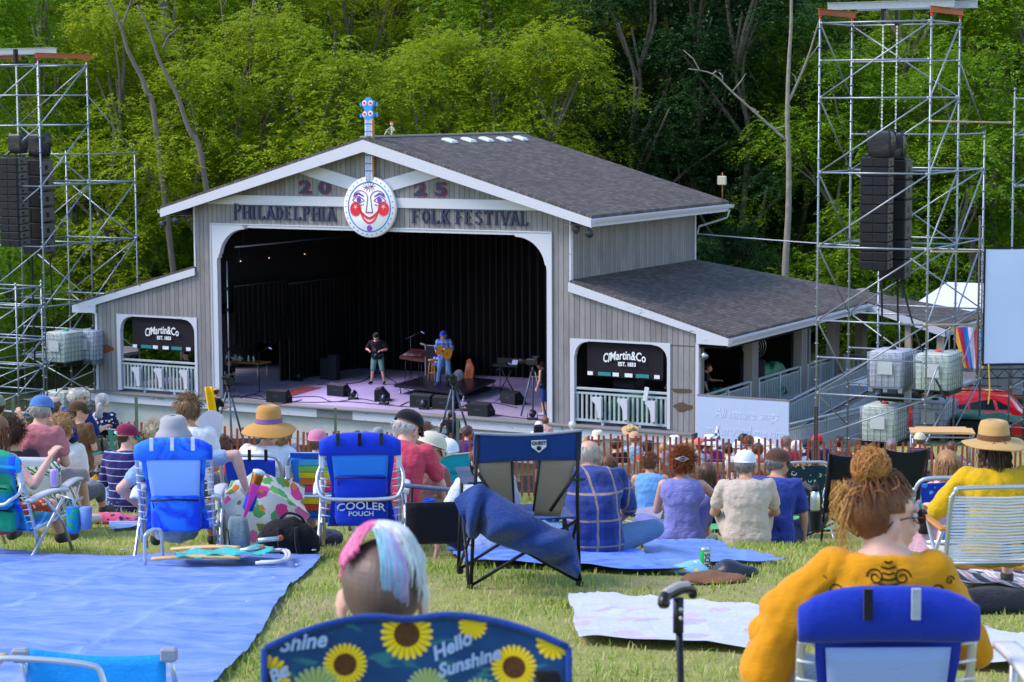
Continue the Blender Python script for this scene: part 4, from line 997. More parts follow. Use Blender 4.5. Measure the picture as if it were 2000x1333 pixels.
 # projection screen
a=at(1925,487,58.3);b=at(1925,711,58.3);hs=a.z-b.z;t=thing('projection_screen','large blank white projection screen at the right edge','screen',V((a.x,a.y,b.z)),.07)
mb=MB();mb.sheet(lambda u,v:(u*5.2,.03*math.sin(u*9)*math.sin(v*5),v*hs+.05*math.sin(u*12)*(.5-v)*.6-u*.25*(1-v)*0),20,10);mb.build('cloth',plain('#c6d3fa',.55,.02,1,bump=0),t)
mb=MB();mb.box((2.6,-.01,hs+.03),(5.3,.03,.04));mb.box((2.6,-.01,-.03),(5.3,.03,.05));mb.box((-.02,-.01,hs/2),(.045,.03,hs+.1));mb.build('border',plain('#10131a',.7),t)
pipe(t,'side_pole',(-.16,.02,-.4),(-.16,.02,hs+.9),.03,plain('#5b5550',.6));
mb=MB()
for z in (-.16,-.4):mb.tube([(0,.05,z),(5.2,.05,z)],.02,6)
for k in range(26):mb.tube([(k*.2,.05,-.16 if k%2 else -.4),(k*.2+.2,.05,-.4 if k%2 else -.16)],.012,5)
mb.build('truss',M_DK,t)
mb=MB()
for k in range(12):mb.tube([(-.14,0,hs*(k+.3)/12),(-.02,-.02,hs*(k+.55)/12),(-.14,0,hs*(k+.8)/12)],.008,4)
mb.build('lacing',M_DK,t)
cable([at(1931,712,58.2),at(1933,760,58.2),at(1930,790,58.2)],.022,'yellow tie strap hanging below the corner of the screen','strap',plain('#d9b32e',.6))
# white tents beyond
def tent(px,py,D,w_,d_,h,lab,rz=-.5):
 x=rayd(px,py).x*D;t=thing('tent',lab,'tent',V((x,D,terr(x,D))),rz);mb=MB();e=h*.72
 q=[(-w_/2,-d_/2,e),(w_/2,-d_/2,e),(w_/2,d_/2,e),(-w_/2,d_/2,e),(-w_*.2,0,h),(w_*.2,0,h)]
 mb.add(q,[(0,1,5,4),(1,2,5),(2,3,4,5),(3,0,4)],0,False)
 for i in range(4):a,b=V(q[i]),V(q[(i+1)%4]);mb.add([a,b,b-V((0,0,.3)),a-V((0,0,.3))],[(0,1,2,3)],0,False)
 mb.build('canopy',plain('#e4e7f2',.5,.04,2,trans=.2),t)
 for i in range(4):mb=MB();mb.tube([q[i],(q[i][0],q[i][1],0)],.03,6);mb.build('pole',M_ALU,t)
tent(1893,600,80,4.2,3.4,3.9,'white marquee roof seen behind the right scaffold tower');tent(1728,680,92,3.0,3.0,2.5,'small white canopy seen under the porch roof at right')
# low wall, railings and tapestry right of the stage
p=onground(1950,70);t=thing('brown_railing','brown wooden railing with black balusters behind the red car','railing',p,-.25)
mb=MB();mb.box((0,0,1.0),(5,.1,.08));mb.box((0,0,.15),(5,.06,.06));mb.build('rail',plain('#6a3f2c',.8),t)
for x in (-2.4,-1.0,.4,1.8):mb=MB();mb.box((x,0,.55),(.13,.13,1.1));mb.build('post',plain('#6a3f2c',.8),t)
mb=MB();[mb.tube([(-2.4+k*.16,0,.15),(-2.4+k*.16,0,1)],.012,5) for k in range(31)];mb.build('baluster_row',M_DK,t)
p=onground(1955,78);t=thing('stone_wall','pale grey stone counter wall beyond the brown railing','wall',p,-.1);mb=MB();mb.box((.5,0,.75),(4.5,.6,1.5),None,0,.04);mb.box((.5,-.05,1.55),(4.8,.8,.1),None,0,.03);mb.build('masonry',plain('#8d8f96',.9,.3,5,bump=.8,bs=10),t)
for k in range(5):
 p=V((t.location.x-.9+k*.22,t.location.y-.15,t.location.z+1.6));mb=MB();mb.lathe([(.035,0),(.038,.12),(.03,.17),(.012,.2),(.012,.23)],n=10);o=mb.build('water_bottle',plain('#bfe0f2',.2));o.location=p;tag(o,'clear water bottle standing on the stone counter behind the screen corner','bottle','bottles on the stone counter')
p=at(1903,640,71);t=thing('tapestry','rainbow striped cloth hanging behind the right scaffold','cloth',V((p.x,p.y,terr(p.x,p.y))),-.3);zt=p.z-terr(p.x,p.y)
cols=['#e7a63a','#c8385a','#2a6fd0','#d6dbe8','#d0485a','#3f9fd8','#e8a33a']
for k,c in enumerate(cols):
 mb=MB();mb.sheet(lambda u,v:(-.75+(k+u)*.18*(1-.5*v)+v*.45,.03*math.sin((k+u)*3+v*4),zt-v*1.35),3,8);mb.build('stripe',plain(c,.8),t)
mb=MB();mb.tube([(-.8,.05,0),(-.8,.05,zt+.05),(.8,.05,zt+.05),(.8,.05,0)],.03,6);mb.build('frame',M_GREYW,t)
# red car
def car(p,rz):
 t=thing('parked_car','red compact SUV parked behind the right scaffold tower','car',p,rz);L=4.3;W=1.8
 prof=[(-2.15,.45),(-2.12,.8),(-1.95,.98),(-1.2,1.08),(-.95,1.12),(-.35,1.55),(-.1,1.63),(.9,1.66),(1.55,1.6),(1.85,1.2),(2.08,1.05),(2.12,.7),(2.1,.4)]
 mb=MB();rs=[]
 for k in range(13):
  y=-W/2+W*k/12;e=abs(k-6)/6;ins=.12*e**6
  rs.append([V((x*(1-.03*e**4),(y if z<1.15 else y*(1-.14*(z-1.15)/.45)),z-(.05*e**4 if z>1 else 0)+ins*0)) for x,z in prof])
 vs=[q for r in rs for q in r];n=len(prof);mb.add(vs,[(i*n+j,i*n+j+1,(i+1)*n+j+1,(i+1)*n+j) for i in range(12) for j in range(n-1)],0,True)
 for s_,r in ((0,rs[0]),(1,rs[-1])):
  mb.add(r,[tuple(range(n)) if s_ else tuple(range(n-1,-1,-1))],0,False)
 mb.build('body',plain('#c01222',.22,.08,2,bump=0,coat=.7),t)
 M_GL=plain('#10161c',.08,.2,2,bump=0)
 for s_ in (-1,1):
  y=s_*(W/2-.035)
  for P in ([(-.72,1.15),(-.3,1.5),(.28,1.55),(.28,1.15)],[(.36,1.15),(.36,1.55),(1.0,1.54),(1.12,1.15)],[(1.22,1.17),(1.12,1.5),(1.5,1.45),(1.68,1.22)]):
   mb=MB();mb.add([(x,y-s_*(.12*(z-1.15)/.4)+s_*.012,z) for x,z in P],[(0,1,2,3)],0,False);mb.build('side_window',M_GL,t)
  mb=MB();mb.box((-.72,y+s_*.12,1.12),(.12,.18,.13),None,0,.03);mb.build('mirror',plain('#c01222',.25),t)
  for x in (-1.35,1.3):
   mb=MB();mb.lathe([(.2,-.11),(.34,-.1),(.35,0),(.34,.1),(.2,.11)],(x,s_*.78,.35),22,ax=(0,1,0));o=mb.build('wheel',plain('#15151a',.8),t);mb=MB();mb.lathe([(.21,.0),(.2,.12),(.05,.1)],(x,s_*.78,.35),16,ax=(0,s_,0));mb.build('rim',M_ALU,o)
 mb=MB();mb.add([(-1.0,-.72,1.13),(-1.0,.72,1.13),(-.38,.66,1.555),(-.38,-.66,1.555)],[(0,1,2,3)],0,False);o=mb.build('windscreen',M_GL,t);o.location=(-.02,0,.02)
 for s_ in (-1,1):mb=MB();mb.ell((-2.05,s_*.66,.82),(.12,.2,.08));mb.build('headlight',plain('#e8ecf4',.1),t);mb=MB();mb.box((2.06,s_*.72,.98),(.1,.2,.22),None,0,.02);mb.build('tail_light',plain('#7a0a12',.2),t)
 mb=MB();mb.box((.5,.62,1.7),(1.6,.04,.03));mb.box((.5,-.62,1.7),(1.6,.04,.03));mb.build('roof_rail',M_DK,t)
x=rayd(1872,800).x*67;car(V((x,67,terr(x,67))),-.22)
p=onground(1905,62);t=thing('covered_crate','dark road case half under a green tarp beside the screen','case',p,-.3);mb=MB();mb.box((0,0,.3),(2.0,.8,.6),None,0,.03);mb.build('case',plain('#14161f',.6),t)
mb=MB();mb.box((.3,-.41,.4),(.3,.02,.1));mb.build('white_marking',plain('#d8dbe2',.6),t)
mb=MB();mb.sheet(lambda u,v:(-.6+u*2.4,-.6+v*1.3,.66+.1*math.sin(u*9)*math.sin(v*7)-(.5*max(0,u-.6)**1.0)),14,8,th=.02);mb.build('green_tarp',plain('#1f5a48',.5,.2,4,bump=.6,bs=6),t)
# chalked signboard
M_SGN=plain('#b2bde0',.6,.06,3,bump=.05);t=thing('signboard','pale blue signboard with faint handwritten words beside the stage','sign',WB(23.72,-.32,-1.3),-YAW)
mb=MB();mb.ab(-1.4,1.4,-.03,.03,.2,2.44,bev=.01);mb.build('board',M_SGN,t);mb=MB();mb.ab(-1.42,1.42,-.04,.05,2.44,2.48);mb.build('top_trim',M_GREYW,t)
for x in (-1.2,1.2):mb=MB();mb.ab(x-.05,x+.05,.03,.13,0,2.4);mb.build('post',M_GREYW,t)
M_CH=plain('#c6d0ee',.6)
for tx,z in (('All nature sings',1.98),('and around me rings',1.48),('the music of',.98)):text_mesh(tx,.4,'writing',M_CH,t,(.1,-.036,z),X3,Z3,.004,.0,.25,sx=.78)
# banners in the wing openings
M_BAN=cloth('#1d1722',.8,.1,.35)
for u0,u1,lab in ((1.55,4.06,'dark banner with white guitar maker lettering in the left wing opening'),(18.54,21.02,'dark banner with white guitar maker lettering in the right wing opening')):
 t=thing('banner',lab,'banner',WB((u0+u1)/2,.1,0),-YAW);w_=u1-u0;zt,zb=2.58,1.48
 mb=MB();mb.sheet(lambda u,v:(-w_/2+u*w_,-.02+.025*math.sin(u*7+v*2)*v,zt-v*(zt-zb)-.03*u*v),16,8);mb.build('cloth',M_BAN,t)
 LW=plain('#e9e9f4',.6)
 y=-.075;text_mesh('Martin&Co',.36,'lettering',LW,t,(.12,y,2.14),X3,Z3,.006,.006,.1,arc=.2,sx=.72)
 text_mesh('CF',.38,'lettering',LW,t,(-.56,y,2.04),X3,Z3,.006,.006,.2,sx=.6)
 text_mesh('EST. 1833',.16,'lettering',LW,t,(.1,y,1.88),X3,Z3,.006,.006,0,sx=.9)
 for k,(uu,ww,c) in enumerate(((.05,.07,0),(.24,.17,1),(.39,.08,0),(.56,.1,0),(.74,.17,1),(.93,.07,0))):
  mb=MB();mb.box((-w_/2+uu*w_,-.06,1.56),(ww*w_,.012,.11));mb.build('patch',plain('#dfe2f0' if c==0 else '#2a7f83',.7,.25,20),t)
 mb=MB();mb.tube([(-w_/2,0,zt),(w_/2,0,zt)],.02,6);mb.build('hanging_pole',M_DK,t)
 # flood lights under the eaves
for u,v,lab,s_ in ((3.3,-.3,'left floodlight of the pair under the left eave',-1),(3.75,-.3,'right floodlight of the pair under the left eave',1),(18.4,-.2,'left floodlight of the pair under the right eave',-1),(18.75,-.2,'right floodlight of the pair under the right eave',1)):
 t=thing('floodlight',lab,'floodlight',WB(u,v,roofw(u)-.36),-YAW);mb=MB();mb.tube([(0,0,0),(0,0,-.1)],.02,6);mb.build('bracket',M_DK,t)
 mb=MB();mb.lathe([(.03,.0),(.09,.06),(.12,.16),(.13,.2)],(0,.05,-.17),12,ax=(s_*.3,-.8,-.5));mb.build('housing',plain('#3c4350',.5),t);mb=MB();mb.lathe([(.11,.19),(.05,.195)],(0,.05,-.17),12,ax=(s_*.3,-.8,-.5));mb.build('lens',plain('#b8c4d4',.2),t)
o_=thing('porch_lamp','lit silver lamp on the corner of the right porch','lamp',WB(22.3,.1,2.35),-YAW);mb=MB();mb.lathe([(.02,0),(.08,.08),(.1,.2)],(0,0,0),12,ax=(.5,-.6,-.6));mb.build('shade',M_ALU,o_)
# wire behind the building
cable([WB(18,9.4,5.2),WB(24,10,4.9),WB(31,11,4.9),WB(40,13,5.3)],.02,'white overhead wire running right from the tall side wall','overhead_wire',M_WH)
# ------------------------------------------------------------------ people
def rotm(yaw=0,pitch=0,roll=0):return Matrix.Rotation(R_(yaw),3,'Z')@Matrix.Rotation(R_(pitch),3,'X')@Matrix.Rotation(R_(roll),3,'Y')
def oval(c,rx,ry,ax,n=20,p=2.3):
 X=V((1,0,0));Z=V(ax).normalized();X=(X-Z*X.dot(Z)).normalized();Y=Z.cross(X);o=[]
 for k in range(n):
  a=2*math.pi*k/n;cc,ss=math.cos(a),math.sin(a)
  o.append(c+X*rx*math.copysign(abs(cc)**(2/p),cc)+Y*ry*math.copysign(abs(ss)**(2/p),ss))
 return o
def hand(mb,wr,d,nrm,side,curl=.5,s=1.0):
 """palm, four bent fingers of unequal length and a thumb from the side of the palm"""
 d=V(d).normalized();nrm=V(nrm);nrm=(nrm-d*nrm.dot(d)).normalized();lat=d.cross(nrm)*side
 c=wr+d*.045*s
 for k in (-1.2,-.4,.4,1.2):mb.cap(wr+d*.008,wr+d*.085*s+lat*k*.019*s,.018*s,.0125*s,8)
 for k,(ln,o) in enumerate(((.068,-1.5),(.078,-.5),(.073,.5),(.056,1.5))):
  b=wr+d*.088*s+lat*o*.0195*s;a1,a2=curl*.8,curl*1.9
  m=b+(d*math.cos(a1)-nrm*math.sin(a1))*ln*.52*s;e=m+(d*math.cos(a2)-nrm*math.sin(a2))*ln*.5*s
  mb.cap(b,m,.0095*s,.0088*s,7);mb.cap(m,e,.0088*s,.0075*s,7)
 b=wr+d*.03*s-lat*.028*s;m=b+(d*.7-lat*.7-nrm*.3).normalized()*.038*s;e=m+(d*.95-lat*.15-nrm*.45*curl).normalized()*.034*s
 mb.cap(b,m,.0125*s,.0105*s,7);mb.cap(m,e,.0105*s,.0085*s,7)
def remesh(o,vox,it=3,disp=0,dsc=.12):
 m=o.modifiers.new('union','REMESH');m.mode='VOXEL';m.voxel_size=vox;m.use_smooth_shade=True
 m=o.modifiers.new('relax','SMOOTH');m.factor=.5;m.iterations=it
 if disp:
  key='folds%.2f'%dsc;tx=bpy.data.textures.get(key)
  if not tx:tx=bpy.data.textures.new(key,'CLOUDS');tx.noise_scale=dsc;tx.noise_depth=2
  m=o.modifiers.new('folds','DISPLACE');m.texture=tx;m.strength=disp;m.mid_level=.5;m.texture_coords='LOCAL'
 return o
def head_geo(mb,Hm,ears=True,face=True):
 T=lambda p:Hm@V(p);R3=Hm.to_3x3()
 mb.ell(T((0,-.014,.03)),(.075,.094,.083),R3,16);mb.ell(T((0,.026,-.03)),(.06,.066,.082),R3,14);mb.ell(T((0,.05,-.088)),(.034,.032,.026),R3,10)
 mb.ell(T((0,.0,-.06)),(.056,.06,.04),R3,10)
 if ears:
  for s in (-1,1):mb.ell(T((s*.079,-.006,-.012)),(.01,.021,.033),R3@rotm(s*-22),8);mb.ell(T((s*.076,.0,-.033)),(.01,.012,.014),R3,6)
 if face:
  mb.cap(T((0,.083,.012)),T((0,.106,-.03)),.009,.0135,8);mb.ell(T((0,.1,-.036)),(.019,.012,.009),R3,8)
  for s in (-1,1):mb.ell(T((s*.03,.078,.03)),(.028,.012,.009),R3,8);mb.ell(T((s*.036,.066,-.03)),(.022,.02,.022),R3,8)
  mb.ell(T((0,.086,-.061)),(.024,.01,.0065),R3,8);mb.ell(T((0,.084,-.071)),(.021,.01,.0065),R3,8)
def in_hair(p,hl=0,nape=-.075):
 x,y,z=p
 if z>.055+hl+max(0,(y-.02))*.35:return True
 return y<.012-.3*max(0,-z) and z>nape and not (abs(x)>.055 and y>-.035 and z<.028)
def hair(par,Hm,kind,col,col2=None,n=260,sc=1.0,seed=0,hat=False):
 rd=random.Random(seed);T=lambda p:Hm@V(p);m=hairm(col,col2);mb=MB();C0=V((0,-.014,.03));th=.004 if kind in ('buzz','fringe') else.014
 R0=V((.075+th,.094+th,.083+th));nape={'buzz':-.06,'fringe':-.06,'bob':-.1,'long':-.1}.get(kind,-.078);hl={'fringe':.6}.get(kind,0.0)
 def S(th_,ph,k=1):return C0+V((R0.x*math.sin(ph)*math.cos(th_)*k,R0.y*math.sin(ph)*math.sin(th_)*k,R0.z*math.cos(ph)*k))
 def keep(p):return in_hair((p.x,p.y,p.z),hl,nape) and not (kind=='fringe' and p.z>.075) and not (hat and p.z>.03)
 NU,NV=40,24;vs={};F=[]
 for i in range(NU):
  for j in range(NV):
   q=[S(2*math.pi*a/NU,math.pi*b/NV) for a,b in ((i,j),(i+1,j),(i+1,j+1),(i,j+1))];c=(q[0]+q[2])/2
   if keep(c):mb.add([T(p) for p in q],[(3,2,1,0)],0,True,.4)
 def strand(P,r):mb.tube([T(p) for p in P],[r,r,r*.8,r*.35][:len(P)] if len(P)==4 else [r*(1-.7*k/len(P)) for k in range(len(P))],3,rnd=None) if 0 else mb.tube([T(p) for p in P],[r*(1-.65*k/(len(P)-1)) for k in range(len(P))],3,cap=False)
 cnt=0
 while cnt<n and kind!='buzz':
  a,ph=rd.uniform(0,6.283),math.acos(rd.uniform(-.8,1));p=S(a,ph)
  if not keep(p):
   n-=.3;continue
  cnt+=1;nr=(p-C0).normalized();r=rd.uniform(.0022,.004)*sc
  if kind in ('short','fringe','quiff','gray'):
   up=.6 if kind=='quiff' else.15;d=V((rd.uniform(-.5,.5),-.25+(.5 if kind=='quiff' and p.y>0 else 0),-.8 if p.z<.08 else (.3 if kind=='quiff' else -.1)));L=rd.uniform(.02,.045)*(1.5 if kind=='quiff' and p.z>.06 else 1)
   t=(d-nr*d.dot(nr)).normalized();strand([p,p+t*L*.5+nr*L*.25*(1+up),p+t*L+nr*L*up*.6],r)
  elif kind in ('long','bob','pony','updo'):
   if kind in ('pony','updo'):
    e=V((rd.uniform(-.012,.012),-.125,.03)) if kind=='pony' else V((rd.uniform(-.02,.02),-.05+rd.uniform(-.02,.02),.128));mid=S(math.atan2(-.7,(p.x)*6+.001) if p.y>0 else a,1.1);q=p.lerp(e,.5);q=C0+(q-C0).normalized()*(.108+.008*rd.random());strand([p,q,e],r)
   else:
    L=(.32 if kind=='long' else.13)*rd.uniform(.8,1.1);P=[p];q=V((p.x*1.12,min(p.y,.03)*1.1,-.01));wv=rd.uniform(-.012,.012)
    P.append(p.lerp(q,.5)+nr*.01);P.append(q)
    for k in range(1,5):P.append(V((q.x*(1+.02*k)+wv*math.sin(k*1.6),q.y-.005*k,-.01-L*k/4)))
    strand(P,r*1.3)
  elif kind in ('curly','bun'):
   L=rd.uniform(.04,.085);ax=(nr+V((rd.uniform(-.5,.5),rd.uniform(-.5,.3),rd.uniform(-.5,.2)))).normalized();X,Y,_=frame(ax);q0=rd.uniform(0,6);rr=rd.uniform(.006,.013);P=[]
   for k in range(9):t=k/8;P.append(p+ax*(L*t*(.75 if kind=='curly' else.3))+X*rr*math.cos(q0+t*9)*min(1,t*3)+Y*rr*math.sin(q0+t*9)*min(1,t*3))
   strand(P,r*1.1)
 if kind=='pony':
  for k in range(int(90)):
   a0=rd.uniform(-.02,.02);b0=rd.uniform(-.02,.02);L=rd.uniform(.2,.3);P=[V((a0*.5,-.12,.03+b0*.5))]+[V((a0*(1+t)+.012*math.sin(t*5+k),-.13-.03*math.sin(t*2)+b0,.03-L*t)) for t in (.2,.45,.7,1)];strand(P,r*1.5)
 return mb.build('hair',m,par,rnd=True)
def cap_hat(par,Hm,col,col2=None,back=False,tilt=0,logo=None):
 T=Hm@Matrix.Rotation(R_(180 if back else 0),4,'Z')@Matrix.Rotation(R_(tilt),4,'X');mb=MB();m1=cloth(col,.9,.1,.08);m2=cloth(col2 or col,.9,.1,.08)
 rr=[]
 for k in range(9):
  ph=k/8*math.pi/2;s=math.cos(ph)**.8;rr.append([T@V((.095*s*math.cos(a),-.012+(.114+(.006 if math.sin(a)>0 else 0))*s*math.sin(a),.035+.1*math.sin(ph))) for a in [2*math.pi*j/24 for j in range(24)]])
 mb.rings([[p for p in rr[0]]]+rr,0,False);mb.ell(T@V((0,-.012,.136)),(.009,.009,.005));o=mb.build('cap',m1,par)
 mb=MB();mb.sheet(lambda u,v:T@V(((u-.5)*.165*(1-.25*v),.085*math.cos((u-.5)*2.2)+v*.078*math.cos((u-.5)*1.9),.045-.03*v-.05*(2*u-1)**2*(.4+.3*v))),12,6,th=.004);mb.build('brim',m2,o)
 mb=MB();a=[T@V((.085*math.cos(t),-.012-.106*math.sin(t),.045)) for t in np.linspace(R_(35),R_(145),9)];mb.tube(a,.007,5);mb.build('strap',m2,o)
 if logo:mb=MB();X=(Hm.to_3x3()@V((-1,0,0)));mb.box(Hm@V((0,-.121 if not back else.1,.062)),(.05,.01,.022),Hm.to_3x3());mb.build('badge',cloth(logo,.9),o)
 return o
def brim_hat(par,Hm,col,band,R=.2,h=.12,droop=.25,rc=.09,name='straw_hat',tie=False):
 mb=MB();m=cloth(col,.9,.12,.1);rd=random.Random(int(R*1000));P=[]
 for k,(r,z) in enumerate(((R,.04-droop*.16),(R*.97,.045-droop*.16),(R*.8,.045-droop*.05),(rc*1.25,.05),(rc*1.08,.055),(rc*1.03,.075),(rc*.97,.05+h*.7),(rc*.85,.05+h*.96),(rc*.6,.05+h*1.02),(rc*.2,.05+h))):
  P.append([Hm@V((r*math.cos(a),-.012+r*1.12*math.sin(a),z+(.02*math.sin(a*2+1)+.012*math.sin(a*3))*max(0,(r-rc*1.3))/R*2)) for a in [2*math.pi*j/32 for j in range(32)]])
 mb.rings(P,0,False);mb.add(P[-1],[tuple(range(32))]);o=mb.build(name,m,par);so_=o.modifiers.new('thick','SOLIDIFY');so_.thickness=.004
 mb=MB();mb.rings([[Hm@V((rc*k*math.cos(a),-.012+rc*k*1.12*math.sin(a),z)) for a in [2*math.pi*j/32 for j in range(32)]] for k,z in ((1.11,.06),(1.07,.075),(1.05,.09))],0,False);mb.build('hat_band',cloth(band,.8),o)
 if tie:
  mb=MB()
  for s in (-1,1):mb.tube([Hm@V((s*.012,-.012-rc*1.25,.07)),Hm@V((s*.04,-.012-rc*1.4,.05)),Hm@V((s*.05,-.012-rc*1.5,.02))],.003,5)
  mb.build('cord',cloth(band),o)
 return o
def bucket_hat(par,Hm,col):
 mb=MB();P=[[Hm@V((r*math.cos(a),-.012+r*1.12*math.sin(a),z)) for a in [2*math.pi*j/24 for j in range(24)]] for r,z in ((.125,-.005),(.115,.02),(.095,.045),(.092,.07),(.085,.115),(.06,.135),(.02,.138))]
 mb.rings(P,0,False);o=mb.build('bucket_hat',cloth(col,.9,.1,.1),par);s_=o.modifiers.new('thick','SOLIDIFY');s_.thickness=.004;return o
def glasses(par,Hm,dark=True,col='#1a1a1e'):
 mb=MB();T=lambda p:Hm@V(p)
 for s in (-1,1):mb.tube([T((s*.068,.085,.012)),T((s*.078,.03,.014)),T((s*.081,-.015,.006)),T((s*.08,-.03,-.012))],.0022,5);mb.tube([T((s*.033+.028*math.cos(a),.101-.01*abs(math.cos(a)),.004+.021*math.sin(a))) for a in np.linspace(0,6.28,13)[:-1]],.002,4,closed=True)
 mb.tube([T((-.01,.103,.01)),T((.01,.103,.01))],.002,4);o=mb.build('glasses',plain(col,.3),par)
 mb=MB()
 for s in (-1,1):mb.add([T((s*.033+.027*math.cos(a),.1,.004+.02*math.sin(a))) for a in np.linspace(0,6.28,13)[:-1]],[tuple(range(12))])
 mb.build('lens',plain('#5a2a1c' if dark else '#cfd6dc',.1,alpha=1) if 0 else plain('#4a2418' if dark else '#c9ced6',.12),o);return o
ARMS={
'lap':((.06,.03,-.27),(-.1,.24,-.3)),'side':((.07,-.02,-.28),(.08,.08,-.52)),'rest':((.12,.02,-.25),(.13,.27,-.22)),'knee':((.1,.14,-.22),(.08,.38,-.2)),
'forward':((.04,.16,-.24),(-.04,.4,-.22)),'up':((.13,.1,-.12),(.03,.22,.12)),'ground':((.16,-.08,-.25),(.22,-.08,-.5)),'hidden':((.03,.1,-.25),(-.12,.26,-.18))}
LEGS={'chair':((.12,.44,.02),(.13,.5,-.4)),'cross':((.3,.3,.1),(-.06,.42,-.02)),'bent':((.14,.32,.3),(.12,.46,-.04)),'out':((.12,.42,.06),(.14,.82,-.02)),'stand':((.0,.02,-.42),(.01,-.02,-.82)),'apart':((.06,.03,-.42),(.12,-.01,-.82)),'kneel':((.16,.34,-.03),(.1,-.02,-.05))}
def person(label,p,rz=0,pose='chair',seat=.4,lean=14,hunch=8,side=0,head=(0,0,0),arms=('lap','lap'),legs=None,b=1.0,s=1.0,tone='l',top=None,sleeve=.5,bottom=None,pant=1.0,shoes='#33343a',
hr='short',hc='#4a3325',hc2=None,hat=None,gl=None,vox=.011,group=None,fem=False,n=200,belly=0,seed=0,bone=False,hsc=1.1,over=None,neckline=0,curl=.6,ears=True,noface=False,nkl=.135):
 """one body as a single surface, clothes and hair as children; the figure faces +Y before it is turned by rz"""
 t=thing('person',label,'person',p,rz,group);t.scale=(s,s,s)
 ph={'chair':seat+.1,'ground':.11,'stand':.93}[pose]
 if pose=='stand':lean=lean if over else 0
 legs=legs or {'chair':'chair','ground':'cross','stand':'stand'}[pose];legs=(legs,legs) if isinstance(legs,str) or isinstance(legs[0],(int,float)) else legs
 a1,a2=R_(lean),R_(lean-hunch*2.2);d1=V((math.sin(R_(side))*.5,-math.sin(a1),math.cos(a1))).normalized();d2=V((math.sin(R_(side)),-math.sin(a2),math.cos(a2))).normalized();dm=(d1+d2).normalized()
 P=V((0,0,ph));Wst=P+d1*.19;Ch=Wst+dm*.17;Nk=Ch+d2*.16;sw=.17*b*(.92 if fem else 1)
 def torso(g,top_='full',low=-.07,bel=0):
  k=b;h=1.05 if fem else 1.0;wv=.88 if fem else 1.0
  R=[(P+d1*low,.145*k*h+g,.11*k+g,d1),(P,.172*k*h+g,.125*k+g,d1),(P+d1*.1,.16*k*wv+g,.112*k+g+bel*.6,d1),(Wst,.148*k*wv+g,.108*k+g+bel,dm),(Wst+dm*.09,.156*k*wv+g,.112*k+g+bel*.7,dm),(Ch,.168*k+g,.116*k+g,dm),(Ch+d2*.07,.17*k+g,.108*k+g,d2)]
  if top_=='full':R+=[(Ch+d2*.12,.15*k+g,.09*k+g,d2),(Ch+d2*.155,.1*k+g,.075+g,d2),(Nk+d2*.018,.062+g,.058+g,d2)]
  else:R+=[(Ch+d2*.1,.125*k+g,.09*k+g,d2)]
  return [oval(c,rx,ry,ax) for c,rx,ry,ax in R]
 body=MB();body.rings(torso(-.004,bel=belly))
 A=[]
 for s_,ar in ((-1,arms[0]),(1,arms[1])):
  e,w_=ARMS[ar] if isinstance(ar,str) else ar;Sh=Ch+d2*.105+V((s_*sw,0,0));E=Sh+V((e[0]*s_,e[1],e[2]));W=Sh+V((w_[0]*s_,w_[1],w_[2]))
  E=Sh+(E-Sh).normalized()*.285;W=E+(W-E).normalized()*.25;A.append((Sh,E,W,s_,ar))
  kb=.85+.15*b;kb*=.9 if fem else 1
  body.ell(Sh-V((s_*.01,0,.005)),.058*kb);body.cap(Sh,E,.05*kb,.04*kb,12);body.cap(E,E.lerp(W,.35),.041*kb,.04*kb,12);body.cap(E.lerp(W,.3),W,.039*kb,.027*kb,12)
  dn=V((-s_,0,-.4)) if ar in ('side','ground') else V((0,.2,-1)) if ar!='up' else V((0,1,0));hand(body,W,(W-E),-dn if 0 else -dn,s_,curl)
 Lg=[]
 for s_,lg in ((-1,legs[0]),(1,legs[1])):
  k_,a_=LEGS[lg] if isinstance(lg,str) else lg;Hp=P+V((s_*.085*b,0,-.015));K=Hp+V((k_[0]*s_,k_[1],k_[2]));K=Hp+(K-Hp).normalized()*.42;An=Hp+V((a_[0]*s_,a_[1],a_[2]))
  An=K+(An-K).normalized()*.41
  gz=.07
  if An.z<gz:An.z=gz
  Lg.append((Hp,K,An,s_));kb=b*(1.04 if fem else 1)
  body.cap(Hp,K,.083*kb,.056,12);body.cap(K,K.lerp(An,.4),.056,.052,12);body.cap(K.lerp(An,.35),An,.052,.036,12)
  fd=V((s_*.2,1,0)).normalized() if (An-K).normalized().z<-.5 else V((s_*.5,.4,.75)).normalized();Lg[-1]+=(fd,)
  body.cap(An+V((0,0,-.035)),An+fd*.16+V((0,0,-.045)),.036,.028,10)
 body.cap(Nk-d2*.03,Nk+d2*.06,.057,.052,14)
 hp=Nk+(d2+V((0,.25,0))).normalized()*nkl
 Hm=Matrix.Translation(hp)@(rotm(*head).to_4x4());
 if hsc!=1:Hm=Hm@Matrix.Scale(hsc,4)
 head_geo(body,Hm,ears,not noface);body.cap(Nk+d2*.04,hp+V((0,-.02,-.04)),.053,.054,12)
 remesh(body.build('body',skin(tone),t),vox,3)
 cv=max(vox,.011)
 if top:
  m=cloth(**top) if isinstance(top,dict) else cloth(top,fold=.6);sh=MB()
  if sleeve==0:
   R=torso(.014,'full',-.1,bel=belly);sh.rings(R[:-1]);
  else:
   R=torso(.017,'full',-.11,bel=belly);sh.rings(R[:-1]+[oval(Nk-d2*.005,.078,.07,d2)])
   for Sh,E,W,s_,ar in A:
    sh.ell(Sh-V((s_*.012,0,.004)),.07*(.85+.15*b))
    if sleeve<=1:sh.cap(Sh,Sh.lerp(E,min(1,sleeve*1.25)),.064*b**.5,.062*b**.5,12)
    if sleeve>1:sh.cap(Sh,E,.064,.054,12);sh.cap(E,E.lerp(W,(sleeve-1)),.054,.045 if sleeve>1.6 else.05,12)
